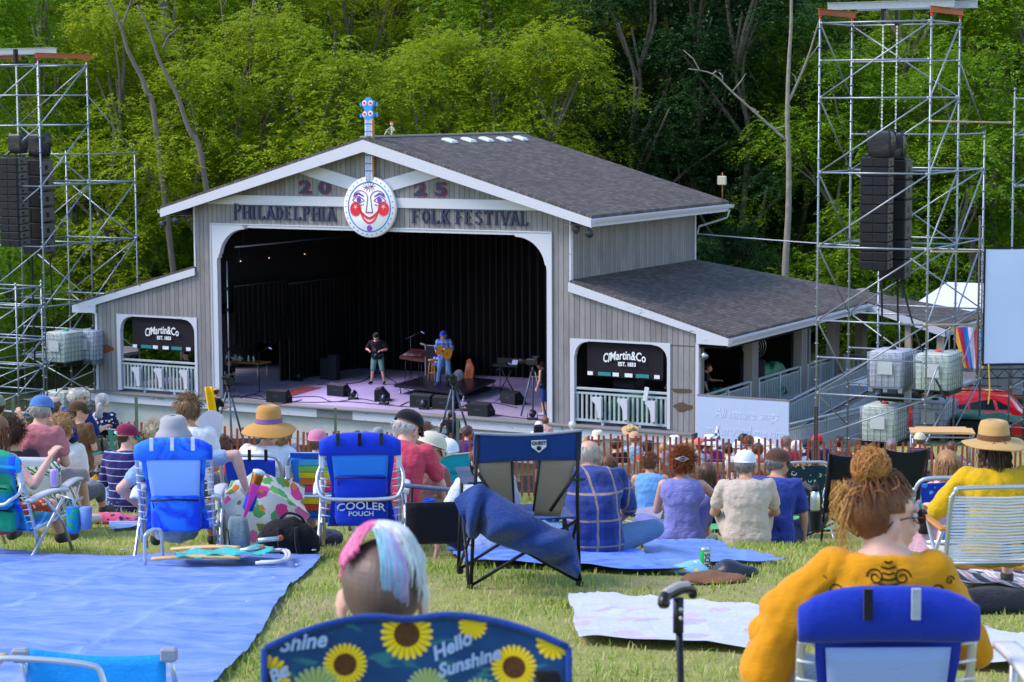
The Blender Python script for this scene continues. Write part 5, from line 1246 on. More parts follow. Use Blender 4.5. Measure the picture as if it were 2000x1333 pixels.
  remesh(sh.build('shirt',m,t),cv,3,.034,.1)
 if bottom:
  m=cloth(**bottom) if isinstance(bottom,dict) else cloth(bottom,fold=.6);tr=MB();R=torso(.012,'full',-.08);tr.rings(R[:3])
  for Hp,K,An,s_,fd in Lg:
   if pant<=1:tr.cap(Hp,Hp.lerp(K,pant),.098*b,.08,12)
   else:tr.cap(Hp,K,.096*b,.07,12);tr.cap(K,K.lerp(An,pant-1),.07,.055,12)
  remesh(tr.build('shorts' if pant<=1 else 'trousers',m,t),cv,4,.012,.12)
 if shoes:
  for Hp,K,An,s_,fd in Lg:
   mb=MB();q=An+V((0,0,-.035));mb.cap(q,q+fd*.17+V((0,0,-.012)),.046,.037,12);mb.cap(q+V((0,0,.03)),q,.042,.044,10);o=remesh(mb.build('shoe',plain(shoes,.7),t),.012,2)
 if hr and hr!='bald':hair(t,Hm,hr,hc,hc2,n,seed=seed,hat=bool(hat and hat[0] in ('cap','straw','bucket')))
 if hat:
  if hat[0]=='cap':cap_hat(t,Hm,*hat[1:])
  elif hat[0]=='straw':brim_hat(t,Hm,*hat[1:])
  elif hat[0]=='bucket':bucket_hat(t,Hm,*hat[1:])
 if gl:glasses(t,Hm,gl!='clear')
 if not noface and abs(((math.degrees(rz)+head[0])%360)-0)>60:
  for s_ in (-1,1):mb=MB();mb.ell(Hm@V((s_*.031,.08,.01)),(.012,.008,.008),Hm.to_3x3(),8);mb.ell(Hm@V((s_*.031,.0875,.01)),(.005,.003,.005),Hm.to_3x3(),6,1);mb.build('eye',[plain('#e8e4e0',.2),plain('#2a1c14',.2)],t)
 return t,dict(Hm=Hm,A=A,L=Lg,P=P,Nk=Nk,Ch=Ch)
def local(t):return Matrix.Translation(t.location)@Euler(t.rotation_euler).to_matrix().to_4x4()@Matrix.Scale(t.scale[0],4)
# ------------------------------------------------------------------ chairs
M_SIL=plain('#c3c8d2',.32,.06,10,.75,.05);M_PLA=plain('#c9c8cf',.5,.06,6);M_CHB=plain('#16181f',.45,.15,12,.3)
def bend(pts,n=5):return smooth_path(pts,n)
def beach_chair(label,p,rz,W=.56,T=.9,col='#1238c8',col2='#3a78f0',pouch=2,bar=True,pillow=True,armrest=True,group=None,mats=None,tilt=.34,lace=True,panel=None,straps=('#b9bfcc',),writing=False,drop=1.0):
 """low folding chair seen from behind; faces +Y"""
 t=thing('beach_chair',label,'folding chair',p,rz,group);F=mats or cloth(col,.75,.1,.25);F2=cloth(col2,.7,.08,.2)
 z0,zs=.12,.24;k=tilt;Y=lambda z:-(z-zs)*k-.02;hw=W/2
 mb=MB();mb.tube(bend([(-hw,Y(z0),z0),(-hw,Y(.5),.5),(-hw,Y(T-.14),T-.14),(-hw+.05,Y(T-.05),T-.055),(0,Y(T-.045),T-.045),(hw-.05,Y(T-.05),T-.055),(hw,Y(T-.14),T-.14),(hw,Y(.5),.5),(hw,Y(z0),z0)]),.0135,8);mb.build('back_frame',M_SIL,t)
 mb=MB();mb.sheet(lambda u,v:((u-.5)*(W-.07)*(1-.12*math.sin(math.pi*min(1,v*1.15))**2),Y(zs+v*(T-zs))+.035*math.sin(math.pi*u)-.01+.004*math.sin(u*20)*math.sin(v*8),zs-.02+v*(T-zs-.06)),14,18,th=.006);mb.build('back_fabric',F,t)
 mb=MB();R0=[]
 for q in range(13):
  u=q/12;x=(u-.5)*(W+.03);e=.018+.03*(1-abs(2*u-1)**4);R0.append([V((x,Y(T-.07)+.045*math.cos(a)*(.7+.3*(1-abs(2*u-1))),T-.075-.03*abs(2*u-1)**3+(e+.035)*math.sin(a))) for a in [2*math.pi*j/12 for j in range(12)]])
 if pillow:mb.rings(R0);mb.build('headrest',F,t)
 if panel:mb=MB();mb.sheet(lambda u,v:((u-.5)*W*(.74-.1*(1-v)),Y(.42+v*.33)-.028-.015*math.sin(math.pi*v),.42+v*.33-.03*math.sin(math.pi*u)*(1-v)),10,8,th=.005);mb.build('mesh_panel',F2,t)
 zb=[(.45,.17),(.26,.17)] if pouch==2 else [(.24,.26)] if pouch else []
 for q,(zz,hh) in enumerate(zb):
  zz=zz*T/.9;mb=MB();R0=[]
  for a_,s_ in ((0,1),(.35,1.02),(.8,.98),(1,.8)):R0.append([V((x*s_,Y(zz+hh/2)-.02-.075*a_-.0,zz+hh/2+z*s_-(.03*a_))) for x,z in rrect(W*.68,hh,.04,n=3)])
  mb.rings(R0[::-1]);o=mb.build('pouch',F,t)
  mb=MB();zt=zz+hh*.8;mb.tube([(-W*.33,Y(zt)-.085,zt),(0,Y(zt)-.1,zt+.01),(W*.33,Y(zt)-.085,zt)],.007,5);mb.tube([(-W*.3,Y(zt)-.1,zt),(-W*.28,Y(zt)-.105,zt-.05)],.005,5);mb.build('zip',M_DK,o)
 for q,c in enumerate(straps):
  mb=MB();x=(q-(len(straps)-1)/2)*W*.28;mb.box((x,Y(T)-.035,T-.035),(.025,.016,.09),None,0);mb.build('strap',cloth(c),t)
 if lace:
  mb=MB()
  for s_ in (-1,1):
   for q in range(9):z=zs+.06+q*(T-zs-.22)/8;mb.tube([(s_*(hw+.015),Y(z)-.012,z),(s_*(hw-.05),Y(z)-.014,z-.01)],.0045,5)
  mb.build('lacing',plain('#d8dbe4',.6),t)
 if bar:
  zb_=.5;mb=MB();zt=T-.22;mb.tube(bend([(-hw,Y(zt)-.01,zt),(-hw-.03,Y(zt)-.08,zt-.08),(-hw-.01,Y(zb_)-.2,zb_-.0),(-hw+.08,Y(zb_)-.22,zb_-.04),(hw-.08,Y(zb_)-.22,zb_-.04),(hw+.01,Y(zb_)-.2,zb_),(hw+.03,Y(zt)-.08,zt-.08),(hw,Y(zt)-.01,zt)],4),.014,8);mb.build('carry_bar',M_SIL,t)
  for s_ in (-1,1):mb=MB();mb.box((s_*hw,Y(zt)-.015,zt+.02),(.04,.05,.12),None,0,.012);mb.build('hinge',M_PLA,t)
 mb=MB();mb.sheet(lambda u,v:((u-.5)*(W-.05),v*.45-.02,zs-.02+.05*v-.05*math.sin(math.pi*u)*math.sin(math.pi*v)),10,8,th=.006);mb.build('seat',F,t)
 for s_ in (-1,1):
  mb=MB();mb.tube([(s_*(hw+.012),Y(.3)-.0,zs),(s_*(hw+.012),.44,zs+.04)],.0125,8);mb.build('seat_rail',M_SIL,t)
  mb=MB();mb.tube(bend([(s_*(hw+.03),.33,.44*1),(s_*(hw+.035),.1,.24),(s_*(hw+.04),-.17*drop,.0)],4),.0125,8);mb.build('leg',M_SIL,t)
  mb=MB();mb.tube([(s_*(hw+.02),.1,.44),(s_*(hw+.03),.3,.22),(s_*(hw+.03),.4,.0)],.0125,8);mb.build('leg',M_SIL,t)
  if armrest:
   mb=MB();mb.sheet(lambda u,v:(s_*(hw+.03)+(v-.5)*(.055+.02*math.sin(math.pi*u)),-.12+u*.46,.46+.03*math.sin(math.pi*u*.9)-.01*(2*v-1)**2),10,5,th=.018);mb.build('armrest',M_PLA,t)
 if writing:
  for tx,z,sz in (('COOLER',.385,.075),('POUCH',.325,.045)):
   o=text_mesh(tx,sz,'printed_words',plain('#cfd6ea',.6),t,(0,Y(z)-.108,z),X3,Z3,.003,.001,sx=1.15,arc=.6 if sz>.06 else 0)
 return t
def quad_chair(label,p,rz,W=.66,T=.98,col='#153a86',col2='#8a7f6e',seatc=None,armc='#2c3a5a',mesh=True,tall=1.0,backm=None,logo=False):
 t=thing('camp_chair',label,'camping chair',p,rz);F=backm or cloth(col,.8,.1,.2);G_=cloth(col2,.8,.1,.2);hw=W/2;zs=.42;Y=lambda z:-.1-(z-zs)*.26
 for s_ in (-1,1):
  mb=MB();mb.tube([(s_*(hw+.02),Y(.02)-.12,.0),(s_*hw,Y(.55)-.02,.55),(s_*(hw-.01),Y(T),T-.01)],.0115,8);mb.build('back_post',M_CHB,t)
  mb=MB();mb.tube([(s_*(hw+.03),.36,.02),(s_*hw,.38,.62)],.0115,8);mb.build('front_post',M_CHB,t)
  mb=MB();mb.tube([(s_*(hw+.03),Y(.02)-.1,.03),(s_*(hw),.36,.4)],.0105,8);mb.tube([(s_*(hw+.03),.36,.03),(s_*(hw),Y(.4)-.04,.4)],.0105,8);mb.build('side_brace',M_CHB,t)
  mb=MB();mb.sheet(lambda u,v:(s_*hw+(v-.5)*.085,Y(.66)-.03+u*.55,.66-.04*math.sin(math.pi*u)),8,4,th=.012);mb.build('armrest',cloth(armc),t)
 mb=MB()
 for y0,y1 in ((Y(.02)-.12,Y(.4)-.05),(.37,.37)):
  mb.tube([(-hw-.02,y0,.03),(hw,y1,.41)],.0105,8);mb.tube([(hw+.02,y0,.03),(-hw,y1+.02,.41)],.0105,8)
 mb.build('cross_brace',M_CHB,t)
 mb=MB()
 for s_ in (-1,1):
  for y in (Y(.02)-.12,.36):mb.box((s_*(hw+.02),y,.02),(.04,.05,.035),None,0,.008)
 mb.build('foot_caps',M_DK,t)
 zt,zm=T,T-.19
 mb=MB();mb.sheet(lambda u,v:((u-.5)*(W+.02),Y(zm+v*(zt-zm))+.05*math.sin(math.pi*u)-.012,zm+v*(zt-zm)-.025*math.sin(math.pi*u)*v),14,6,th=.012);o=mb.build('back_top',F,t)
 mb=MB();mb.tube([((u-.5)*(W+.02),Y(zt)+.05*math.sin(math.pi*u)-.014,zt-.025*math.sin(math.pi*u)) for u in np.linspace(0,1,12)],.009,5);mb.build('piping',cloth('#8d93a3'),o)
 for a,b_,m_ in ((0,.36,G_),(.64,1,G_)) if mesh else ((0,1,F),):
  mb=MB();mb.sheet(lambda u,v:((a+(b_-a)*u-.5)*(W-.03)*(.72+.28*v),Y(.46+v*(zm-.46))+.06*math.sin(math.pi*(a+(b_-a)*u))-.008,.46+v*(zm-.46)-.03*(1-v)),8,8,th=.005);mb.build('back_panel',m_,t)
 if mesh:
  m_,nt_=newmat('mesh_net');finish(m_,nt_,(.12,.1,.09),.8,alpha=.38);mb=MB();mb.sheet(lambda u,v:((.36+.28*u-.5)*(W-.03)*(.72+.28*v),Y(.46+v*(zm-.46))+.05,.46+v*(zm-.46)),4,6);mb.build('mesh_window',m_,t)
  mb=MB()
  for u in (.36,.64):mb.tube([((u-.5)*(W-.03)*(.72+.28*v),Y(.46+v*(zm-.46))+.045,.46+v*(zm-.46)) for v in (0,.5,1)],.008,5)
  mb.build('binding',M_DK,t)
 mb=MB();
 for s_ in (-1,1):mb.tube([(s_*(hw-.01),Y(.86)-.02,zm-.05),(s_*hw*.45,Y(.6)-.04,.48)],.0105,8)
 mb.build('back_strut',M_CHB,t)
 mb=MB();mb.sheet(lambda u,v:((u-.5)*W,Y(.42)+v*.48,.42-.04*math.sin(math.pi*u)*math.sin(math.pi*v)),8,8,th=.008);mb.build('seat',cloth(seatc or col),t)
 if logo:
  mb=MB();P=[(-.045,.03),(.045,.03),(.045,-.01),(0,-.045),(-.045,-.01)];mb.prism(P,(.07,Y(T-.08)-.0+.045-.022,T-.09),X3,Z3,.003);o=mb.build('logo_patch',plain('#c9ccd4',.6),t)
  text_mesh('QUEST',.028,'logo_word',M_DK,o,(.07,Y(T-.08)+.045-.03,T-.078),X3,Z3,.002,.001);
  mb=MB();mb.lathe([(.014,0),(.014,.003)],(.07,Y(T-.08)+.045-.027,T-.108),12,ax=(0,-1,0));mb.build('logo_dot',M_DK,o)
 return t
def web_chair(label,p,rz,c1='#49b7a2',c2='#101319',W=.52,T=.8):
 t=thing('lawn_chair',label,'lawn chair',p,rz);hw=W/2;zs=.38;Y=lambda z:-.05-(z-zs)*.3
 mb=MB();mb.tube(bend([(-hw,Y(.3),.3),(-hw,Y(T-.06),T-.06),(-hw+.05,Y(T),T),(hw-.05,Y(T),T),(hw,Y(T-.06),T-.06),(hw,Y(.3),.3)],5),.0125,8);mb.build('back_frame',M_SIL,t)
 for k in range(5):mb=MB();z=.44+k*.08;mb.box((0,Y(z)+(.004 if k%2 else -.004),z),(W,.004,.062),Euler((.3,0,0)));mb.build('webbing',cloth(c1 if k%2 else '#e6ebee' if k==2 else c2),t)
 for k in range(5):mb=MB();x=(k-2)*.095;mb.box((x,Y(.6)-.006,.6),(.062,.004,.4),Euler((.29,0,0)));mb.build('webbing',cloth(c1 if k%2==0 else c2),t)
 mb=MB();mb.box((0,.18,zs),(W,.45,.012));mb.build('seat',cloth(c1),t)
 for s_ in (-1,1):
  mb=MB();mb.tube([(s_*hw,Y(.35),.36),(s_*hw,.42,.0)],.012,8);mb.build('leg',M_SIL,t);mb=MB();mb.tube([(s_*hw,.4,.38),(s_*hw,-.12,.0)],.012,8);mb.build('leg',M_SIL,t)
  mb=MB();mb.tube([(s_*hw,.36,.38),(s_*hw,.34,.58)],.012,6);mb.box((s_*hw,.12,.59),(.05,.48,.02),None,0,.006);mb.build('armrest',M_CHB,t)
 return t
def folding_chair(par_label,p,rz,group,first=[None]):
 if first[0] is None:
  t=thing('folding_chair',par_label,'folding chair',p,rz,group);m=plain('#b7ab98',.5,.08);
  mb=MB();mb.sheet(lambda u,v:((u-.5)*.44,-.03-.06*v+.03*math.sin(math.pi*u),.58+.22*v),6,4,th=.012);mb.build('backrest',m,t)
  mb=MB();mb.box((0,.2,.44),(.4,.4,.02),None,0,.008);mb.build('seat',m,t)
  for s_ in (-1,1):mb=MB();mb.tube([(s_*.22,-.1,.82),(s_*.22,.0,.44),(s_*.22,.42,0)],.011,6);mb.build('leg',m,t);mb=MB();mb.tube([(s_*.2,.3,.46),(s_*.2,-.12,0)],.011,6);mb.build('leg',m,t)
  first[0]=t;return t
 t=copy_tree(first[0]);t.location=p;t.rotation_euler=(0,0,rz);t['label']=par_label;return t
 # ------------------------------------------------------------------ sheets laid on the ground
def ground_sheet(label,cat,name,px,m,nu=60,nv=40,wr=.02,lift=.015,hang=.0,grom=0,edge=.04,seed=0,th=0):
 """px: four corners in reading order (far-left, far-right, near-right, near-left) where the cloth lies on the grass"""
 c=[G(*q) for q in px];o0=(c[0]+c[2])/2;o0.z=terr(o0.x,o0.y)
 def f(u,v):
  u2=u+edge*mnoise.noise(V((v*2.2,seed,2)));v2=v+edge*mnoise.noise(V((u*2.2,seed,7)))
  a=c[0].lerp(c[1],u2);b=c[3].lerp(c[2],u2);q=a.lerp(b,v2);n_=mnoise.noise(V((q.x*1.1,q.y*2.2,seed)))+.35*mnoise.noise(V((q.x*3.5,q.y*6,seed+3)))
  rd_=1-abs(mnoise.noise(V((q.x*2.0+.6*q.y,q.y*3.2,seed+9))))*3
  return V((q.x,q.y,terr(q.x,q.y)+lift+wr*(1.1+n_*1.2+.9*max(0,rd_)**2)))-o0
 mb=MB();mb.sheet(f,nu,nv,th=th);o=mb.build(name,m);o.location=o0;tag(o,label,cat);FLAT.append([(k.x,k.y) for k in c]);return o,c
FLAT=[]
# ------------------------------------------------------------------ sheets, towels and small things on the grass
def tarpmat(c='#94abe8'):
 m,nt=newmat('woven_tarp');v=coords(nt)
 n=tex(nt,'ShaderNodeTexNoise',v,3.5,Detail=8,Roughness=.65,Distortion=1.2);n2=tex(nt,'ShaderNodeTexNoise',coords(nt,1,2.4,1,rot=(0,0,.5)),2.0,Detail=7,Roughness=.6,Distortion=1.6);we=tex(nt,'ShaderNodeTexNoise',v,420,Detail=1)
 cc=mixc(nt,mth(nt,'MULTIPLY',mth(nt,'SUBTRACT',n2.outputs[0],.34),3.2,clamp=True),mul('#5a86e0',.9),mul(c,.92));h=mth(nt,'ADD',mth(nt,'ADD',mth(nt,'MULTIPLY',n2.outputs[0],1.6),mth(nt,'ABSOLUTE',mth(nt,'SUBTRACT',n.outputs[0],.5))),mth(nt,'MULTIPLY',we.outputs[0],.04))
 sp_=nd(nt,'ShaderNodeSeparateXYZ');nt.links.new(coords(nt,1,1,1,rot=(0,0,.12)),sp_.inputs[0]);ridge=None
 for o_,f_ in ((0,1.05),(1,.8)):
  q_=mth(nt,'ABSOLUTE',mth(nt,'SUBTRACT',mth(nt,'FRACT',mth(nt,'ADD',mth(nt,'MULTIPLY',sp_.outputs[o_],f_),mth(nt,'MULTIPLY',n.outputs[0],.12))),.5));q_=mth(nt,'SUBTRACT',1,mth(nt,'MULTIPLY',q_,16),clamp=True);ridge=q_ if ridge is None else mth(nt,'MAXIMUM',ridge,q_)
 h2=mth(nt,'ADD',mth(nt,'MULTIPLY',h,.62),mth(nt,'MULTIPLY',ridge,.5));cc=mixc(nt,mth(nt,'MULTIPLY',ridge,.35),cc,mul(c,1.15))
 return finish(m,nt,cc,.42,0,.5,h2,.5,.04,trans=.12)
M_TRP=tarpmat();M_TRP2=tarpmat('#86a2e6');M_TRP3=tarpmat('#b8ccf0')
big,bc_=ground_sheet('large crumpled blue tarp spread over the grass at the lower left','tarp','blue_tarp',[(-260,1082),(632,1094),(350,1420),(-500,1420)],M_TRP,110,80,.015,seed=1,edge=.02)
for k,(u,v) in enumerate(((.995,.03),(.99,.18),(.975,.33),(.965,.5),(.6,.015),(.8,.01))):
 p=bc_[0].lerp(bc_[1],u).lerp(bc_[3].lerp(bc_[2],u),v);mb=MB();mb.lathe([(.008,0),(.017,.003),(.017,.001)],n=12,cap=False);o=mb.build('grommet',M_SIL,big);o.location=(p.x-big.location.x-.03,p.y-big.location.y,terr(p.x,p.y)+.085-big.location.z)
ground_sheet('blue tarp under the seated people in the middle of the lawn','tarp','blue_tarp',[(1230,1052),(1420,1078),(1540,1105),(1265,1120)],M_TRP2,50,30,.02,seed=2)
ground_sheet('blue blanket edge under the plaid shirted man','blanket','blue_blanket',[(870,1080),(1240,1088),(1345,1128),(905,1112)],cloth('#3f66d0',.8,.15,.6,'#5a82e6','wash'),50,20,.02,seed=3)
ground_sheet('blue tarp seen behind the chair with the draped jacket','tarp','blue_tarp',[(800,1018),(1010,1030),(1060,1058),(790,1056)],M_TRP,40,20,.02,seed=4)
ground_sheet('light blue sheet between the man in grey shirt and the lavender blouse','blanket','picnic_blanket',[(1205,985),(1300,992),(1290,1020),(1215,1010)],cloth('#8a86a0',.9),20,12,.012,seed=5)
ground_sheet('orange and grey patterned blanket beside the lavender blouse','blanket','picnic_blanket',[(1222,1022),(1280,1036),(1275,1050),(1215,1040)],cloth('#55666a',.9,.1,.3,['#c4552e','#d8a05a'],'floral',.6),20,12,.02,seed=6)
ground_sheet('grey rug with dark edge behind the black tank top girl','blanket','picnic_blanket',[(1370,992),(1420,996),(1430,1022),(1360,1018)],cloth('#77748a',.9),20,12,.012,seed=7)
ground_sheet('green groundsheet around the man in the navy shirt','blanket','green_sheet',[(1372,1020),(1620,1016),(1640,1040),(1380,1042)],cloth('#35a35c',.6),30,12,.015,seed=8)
ground_sheet('blue tarp patch under the blue chairs left of the black backpack','tarp','blue_tarp',[(210,1018),(330,1012),(350,1030),(215,1040)],M_TRP3,30,14,.015,seed=9)
ground_sheet('grey and blue sheet beside the striped shirt person','blanket','picnic_blanket',[(225,962),(300,962),(300,978),(228,974)],cloth('#8d93a3',.9),20,10,.02,seed=10)
ground_sheet('blue tarp under the multicoloured striped chair','tarp','blue_tarp',[(560,985),(650,990),(655,1022),(575,1015)],M_TRP2,30,14,.02,seed=11)
TOW=cloth('#b9bccf',.9,.05,.5,['#bfa6c6','#aea2ca','#bba8bf'],'floral',.3)
ground_sheet('white towel with pale pink figures in front of the walking cane','towel','beach_towel',[(1118,1172),(1500,1204),(1530,1290),(1128,1262)],TOW,50,30,.018,seed=12,edge=.1)
ground_sheet('white towel with pink print at the lower right behind the blue chair','towel','beach_towel',[(1850,1235),(2040,1260),(2060,1330),(1840,1310)],TOW,40,24,.02,seed=13)
ground_sheet('red, black and white plaid blanket under the white strap chair','blanket','plaid_blanket',[(1845,1118),(2080,1125),(2100,1170),(1860,1160)],cloth('#e3e1ea',.9,.05,.4,['#20243c','#b02438'],'plaid',9),40,20,.03,seed=14)
def heap(label,cat,name,p,rx,ry,h,m,seed=0,n=20):
 """soft crumpled bundle resting on the ground"""
 mb=MB();R0=[]
 for k in range(9):
  ph=k/8*math.pi/2;ring=[]
  for a in [2*math.pi*j/n for j in range(n)]:
   x,y,z=rx*math.cos(ph)*math.cos(a),ry*math.cos(ph)*math.sin(a),h*math.sin(ph)**.8;d=1+.38*mnoise.noise(V((x*6/rx*.4,y*6/ry*.4,z*5+seed)));ring.append(V((x*d,y*d,z*(1+.5*mnoise.noise(V((x*7,y*7,seed+4)))))))
  R0.append(ring)
 mb.rings(R0);o=mb.build(name,m);o.location=(p.x,p.y,terr(p.x,p.y)+.01);s_=o.modifiers.new('sub','SUBSURF');s_.levels=s_.render_levels=1;return tag(o,label,cat)
heap('crumpled pink and black printed wrap lying on the grass at left','clothing','printed_wrap',G(215,1022),.27,.16,.09,cloth('#d8577f',.85,.1,.6,['#1c1830','#f0a0b4','#3a2a5a'],'floral',1.1),2)
heap('grey denim bag lying on the grass beside the leaf pattern chair','bag','denim_bag',G(185,962),.16,.14,.13,cloth('#6b7486'),3)
heap('yellow and orange shawl bundled beside the grey denim bag','clothing','shawl',G(192,948),.1,.08,.13,cloth('#e8a21c',.85,.1,.5,'#7a2a1a','wash',2),4)
heap('olive green folded jacket on the tarp beside the lavender blouse','clothing','olive_jacket',G(1362,1058),.2,.1,.07,cloth('#5c6a5e'),5)
heap('dark folded clothing at the foot of the blue chair with the umbrella','clothing','dark_clothing',G(505,1065),.16,.1,.04,cloth('#4a4f5a'),6)
heap('brown leather shoe pile with strap lying by the green can','shoes','leather_sandals',G(1395,1140),.2,.09,.06,plain('#7a5138',.7,.3,12,bump=.5),7)
heap('dark studded leather pouch beside the brown sandals','bag','leather_pouch',G(1432,1130),.15,.09,.1,plain('#262a38',.35,.15,12,bump=.3),8)
heap('light blue patterned bag with purple trim behind the green can','bag','blue_bag',G(1350,1122),.13,.07,.07,cloth('#7fb6e8',.8,.1,.4,'#e8d05a','speck'),9)
heap('black nylon bag lying beside the wooden armrest at right','bag','nylon_bag',G(1955,1198),.38,.14,.13,cloth('#1b1e2a',.5,.1,.8),10)
heap('black shoes lying on the blue tarp behind the draped chair','shoes','black_shoes',G(905,1052),.12,.06,.05,plain('#15161c',.6),11)
heap('dark brown sandals on the left grass under the first chair','shoes','sandals',G(195-70,1030),.12,.07,.05,plain('#3a2a24',.7),12)
p=G(1377,1122);t=thing('drink_can','tall green and silver can standing on the grass, black letters down its side','can',p);mb=MB();mb.lathe([(.028,0),(.033,.006),(.033,.15),(.028,.162),(.027,.165),(.024,.163)],n=20);mb.build('can',[plain('#1fae4a',.25,.05)],t);mb=MB();mb.lathe([(.0335,.148),(.0285,.162),(.0275,.166),(.02,.164)],n=20);mb.build('rim',M_SIL,t)
mb=MB();mb.rings([[V((.0337*math.cos(a),.0337*math.sin(a),z)) for a in np.linspace(R_(-100),R_(-20),8)] for z in (.012,.146)],0,False) if 0 else mb.sheet(lambda u,v:(.0338*math.cos(R_(-105+75*u)),.0338*math.sin(R_(-105+75*u)),.012+.134*v),8,2);mb.build('label',plain('#d9dfe0',.3),t)
text_mesh('ARDS',.05,'lettering',M_DK,t,(.013,-.0345,.075),(0,0,1),(-1,0,0),.001,.001)
# walking cane
p=onground(1335,6.0);t=thing('walking_cane','black walking cane with a curved two-tone handle standing in the foreground','cane',p,0);top=at(1325,1168,6.0)-p
mb=MB();mb.tube([(0,0,-.02),top*.5+V((.004,0,0)),top],.0105,10);mb.build('shaft',plain('#17181e',.3,.1,8,.4),t);mb=MB();mb.tube([top-V((0,0,.1)),top],.0155,10);mb.build('collar',plain('#1b1c22',.3),t)
mb=MB();mb.tube(smooth_path([top+V((-.045,-.06,-.012)),top+V((-.04,-.04,.012)),top+V((-.005,-.005,.022)),top+V((.025,.02,.022)),top+V((.042,.04,.01)),top+V((.044,.045,-.01))],5),[.014,.016,.018,.0175,.017,.0165,.016,.016,.016,.016,.0155,.015,.015,.015,.015,.015,.0145,.014,.014,.014,.0135,.013,.013,.013,.012,.01],12);mb.build('handle',plain('#17181e',.25),t)
mb=MB();mb.tube(smooth_path([top+V((-.04,-.04,.022)),top+V((-.005,-.006,.033)),top+V((.028,.022,.031))],5),.0125,10);mb.build('grip_inlay',plain('#a89c9c',.25),t)
for z in (.03,.055):mb=MB();mb.lathe([(.006,0),(.006,.003)],top+V((.006,-.0155,-z)),10,ax=(0,-1,0));mb.build('button',M_SIL,t)
# folded lounger lying on the big tarp
p=G(420,1108);t=thing('folded_lounger','folded beach lounger with wooden arms and teal cloth lying on the blue tarp','folding chair',p+V((0,0,.04)),0)
def gp(px,py,z=0):q=G(px,py);return V((q.x-p.x,q.y-p.y,q.z-p.z+z))
mb=MB();mb.tube(smooth_path([gp(284,1115,0),gp(284,1115,.16),gp(287,1115,.2),gp(298,1113,.225),gp(306,1112,.225),gp(316,1110,.2),gp(318,1108,.02)],5),.012,8);mb.build('tube_frame',M_SIL,t)
for a,b in (((296,1112,.035),(470,1118,.06)),((334,1096,.05),(470,1100,.07))):
 A_,B_=gp(*a),gp(*b);mb=MB();d=B_-A_;mb.sheet(lambda u,v:A_+d*u+V((0,(v-.5)*.06*(.6+.4*math.sin(math.pi*(.15+u*.8))),.012*math.sin(3*u))),14,3,th=.018);mb.build('wooden_arm',plain('#d8ac6c',.5,.12,4,st=(1,8,8)),t)
mb=MB();mb.sheet(lambda u,v:gp(345+190*u,1117-15*v,.05+.04*u+.012*math.sin(u*20+v*4)),24,8,th=.006);mb.build('cloth',cloth('#2fa8a6',.8,.1,.4,['#e6f0ee','#d8577f','#123c8a'],'speck',.8),t)
for a,b in (((470,1112,.08),(512,1110,.1)),((505,1105,.13),(545,1103,.14))):mb=MB();mb.tube([gp(*a),gp(*b)],.016,8);mb.build('tube',M_SIL,t);mb=MB();mb.tube([gp(*b),gp(b[0]+5,b[1],b[2])],.02,8);mb.build('rusty_cap',M_RUST,t)
for k in (0,1):mb=MB();mb.tube(smooth_path([gp(500+8*k,1122-3*k,.03),gp(545+10*k,1122-3*k,.04),gp(560+6*k,1115-3*k,.05),gp(552+6*k,1104,.06),gp(520,1103,.05)],4),.012,8);mb.build('white_leg',M_PLA,t)
# chair at the bottom left corner, only its upper end in view
p=onground(150,8.6);t=thing('lounge_chair','sky blue sling chair with aluminium frame at the bottom left corner','folding chair',p,0)
zt=at(100,1290,8.6).z-p.z;xl,xr=at(-30,1290,8.6).x-p.x,at(208,1330,8.6).x-p.x
mb=MB();mb.tube(smooth_path([(xl-.02,-.1,0),(xl-.02,-.02,zt-.08),(xl+.03,0,zt),(xl+.2,0,zt+.004),(xr-.07,0,zt-.02),(xr-.02,0,zt-.06),(xr,-.02,zt-.16),(xr+.01,-.1,0)],6),.013,8);mb.build('frame',M_SIL,t)
mb=MB();mb.sheet(lambda u,v:(xl+.1+u*.58,.3+.02*v,(zt-.03)-.02*math.sin(math.pi*u)-.1*u*.3-(1-v)*.35),14,8,th=.006);mb.build('sling',cloth('#1e9be0',.7,.12,.4),t)
for x in (xl+.08,xl+.7):mb=MB();mb.tube([(x,.3,zt-.07),(x+.02,.36,0)],.012,8);mb.build('leg',M_SIL,t);mb=MB();mb.box((x,.28,zt-.05),(.07,.05,.06),None,0,.01);mb.build('clamp',plain('#8d93a0',.4),t)
mb=MB();mb.sheet(lambda u,v:(xl+.02-.06*v,.32-.55*u,zt-.07+.02*u),6,3,th=.02);mb.build('wooden_arm',plain('#d8ac6c',.5,.12,4),t)
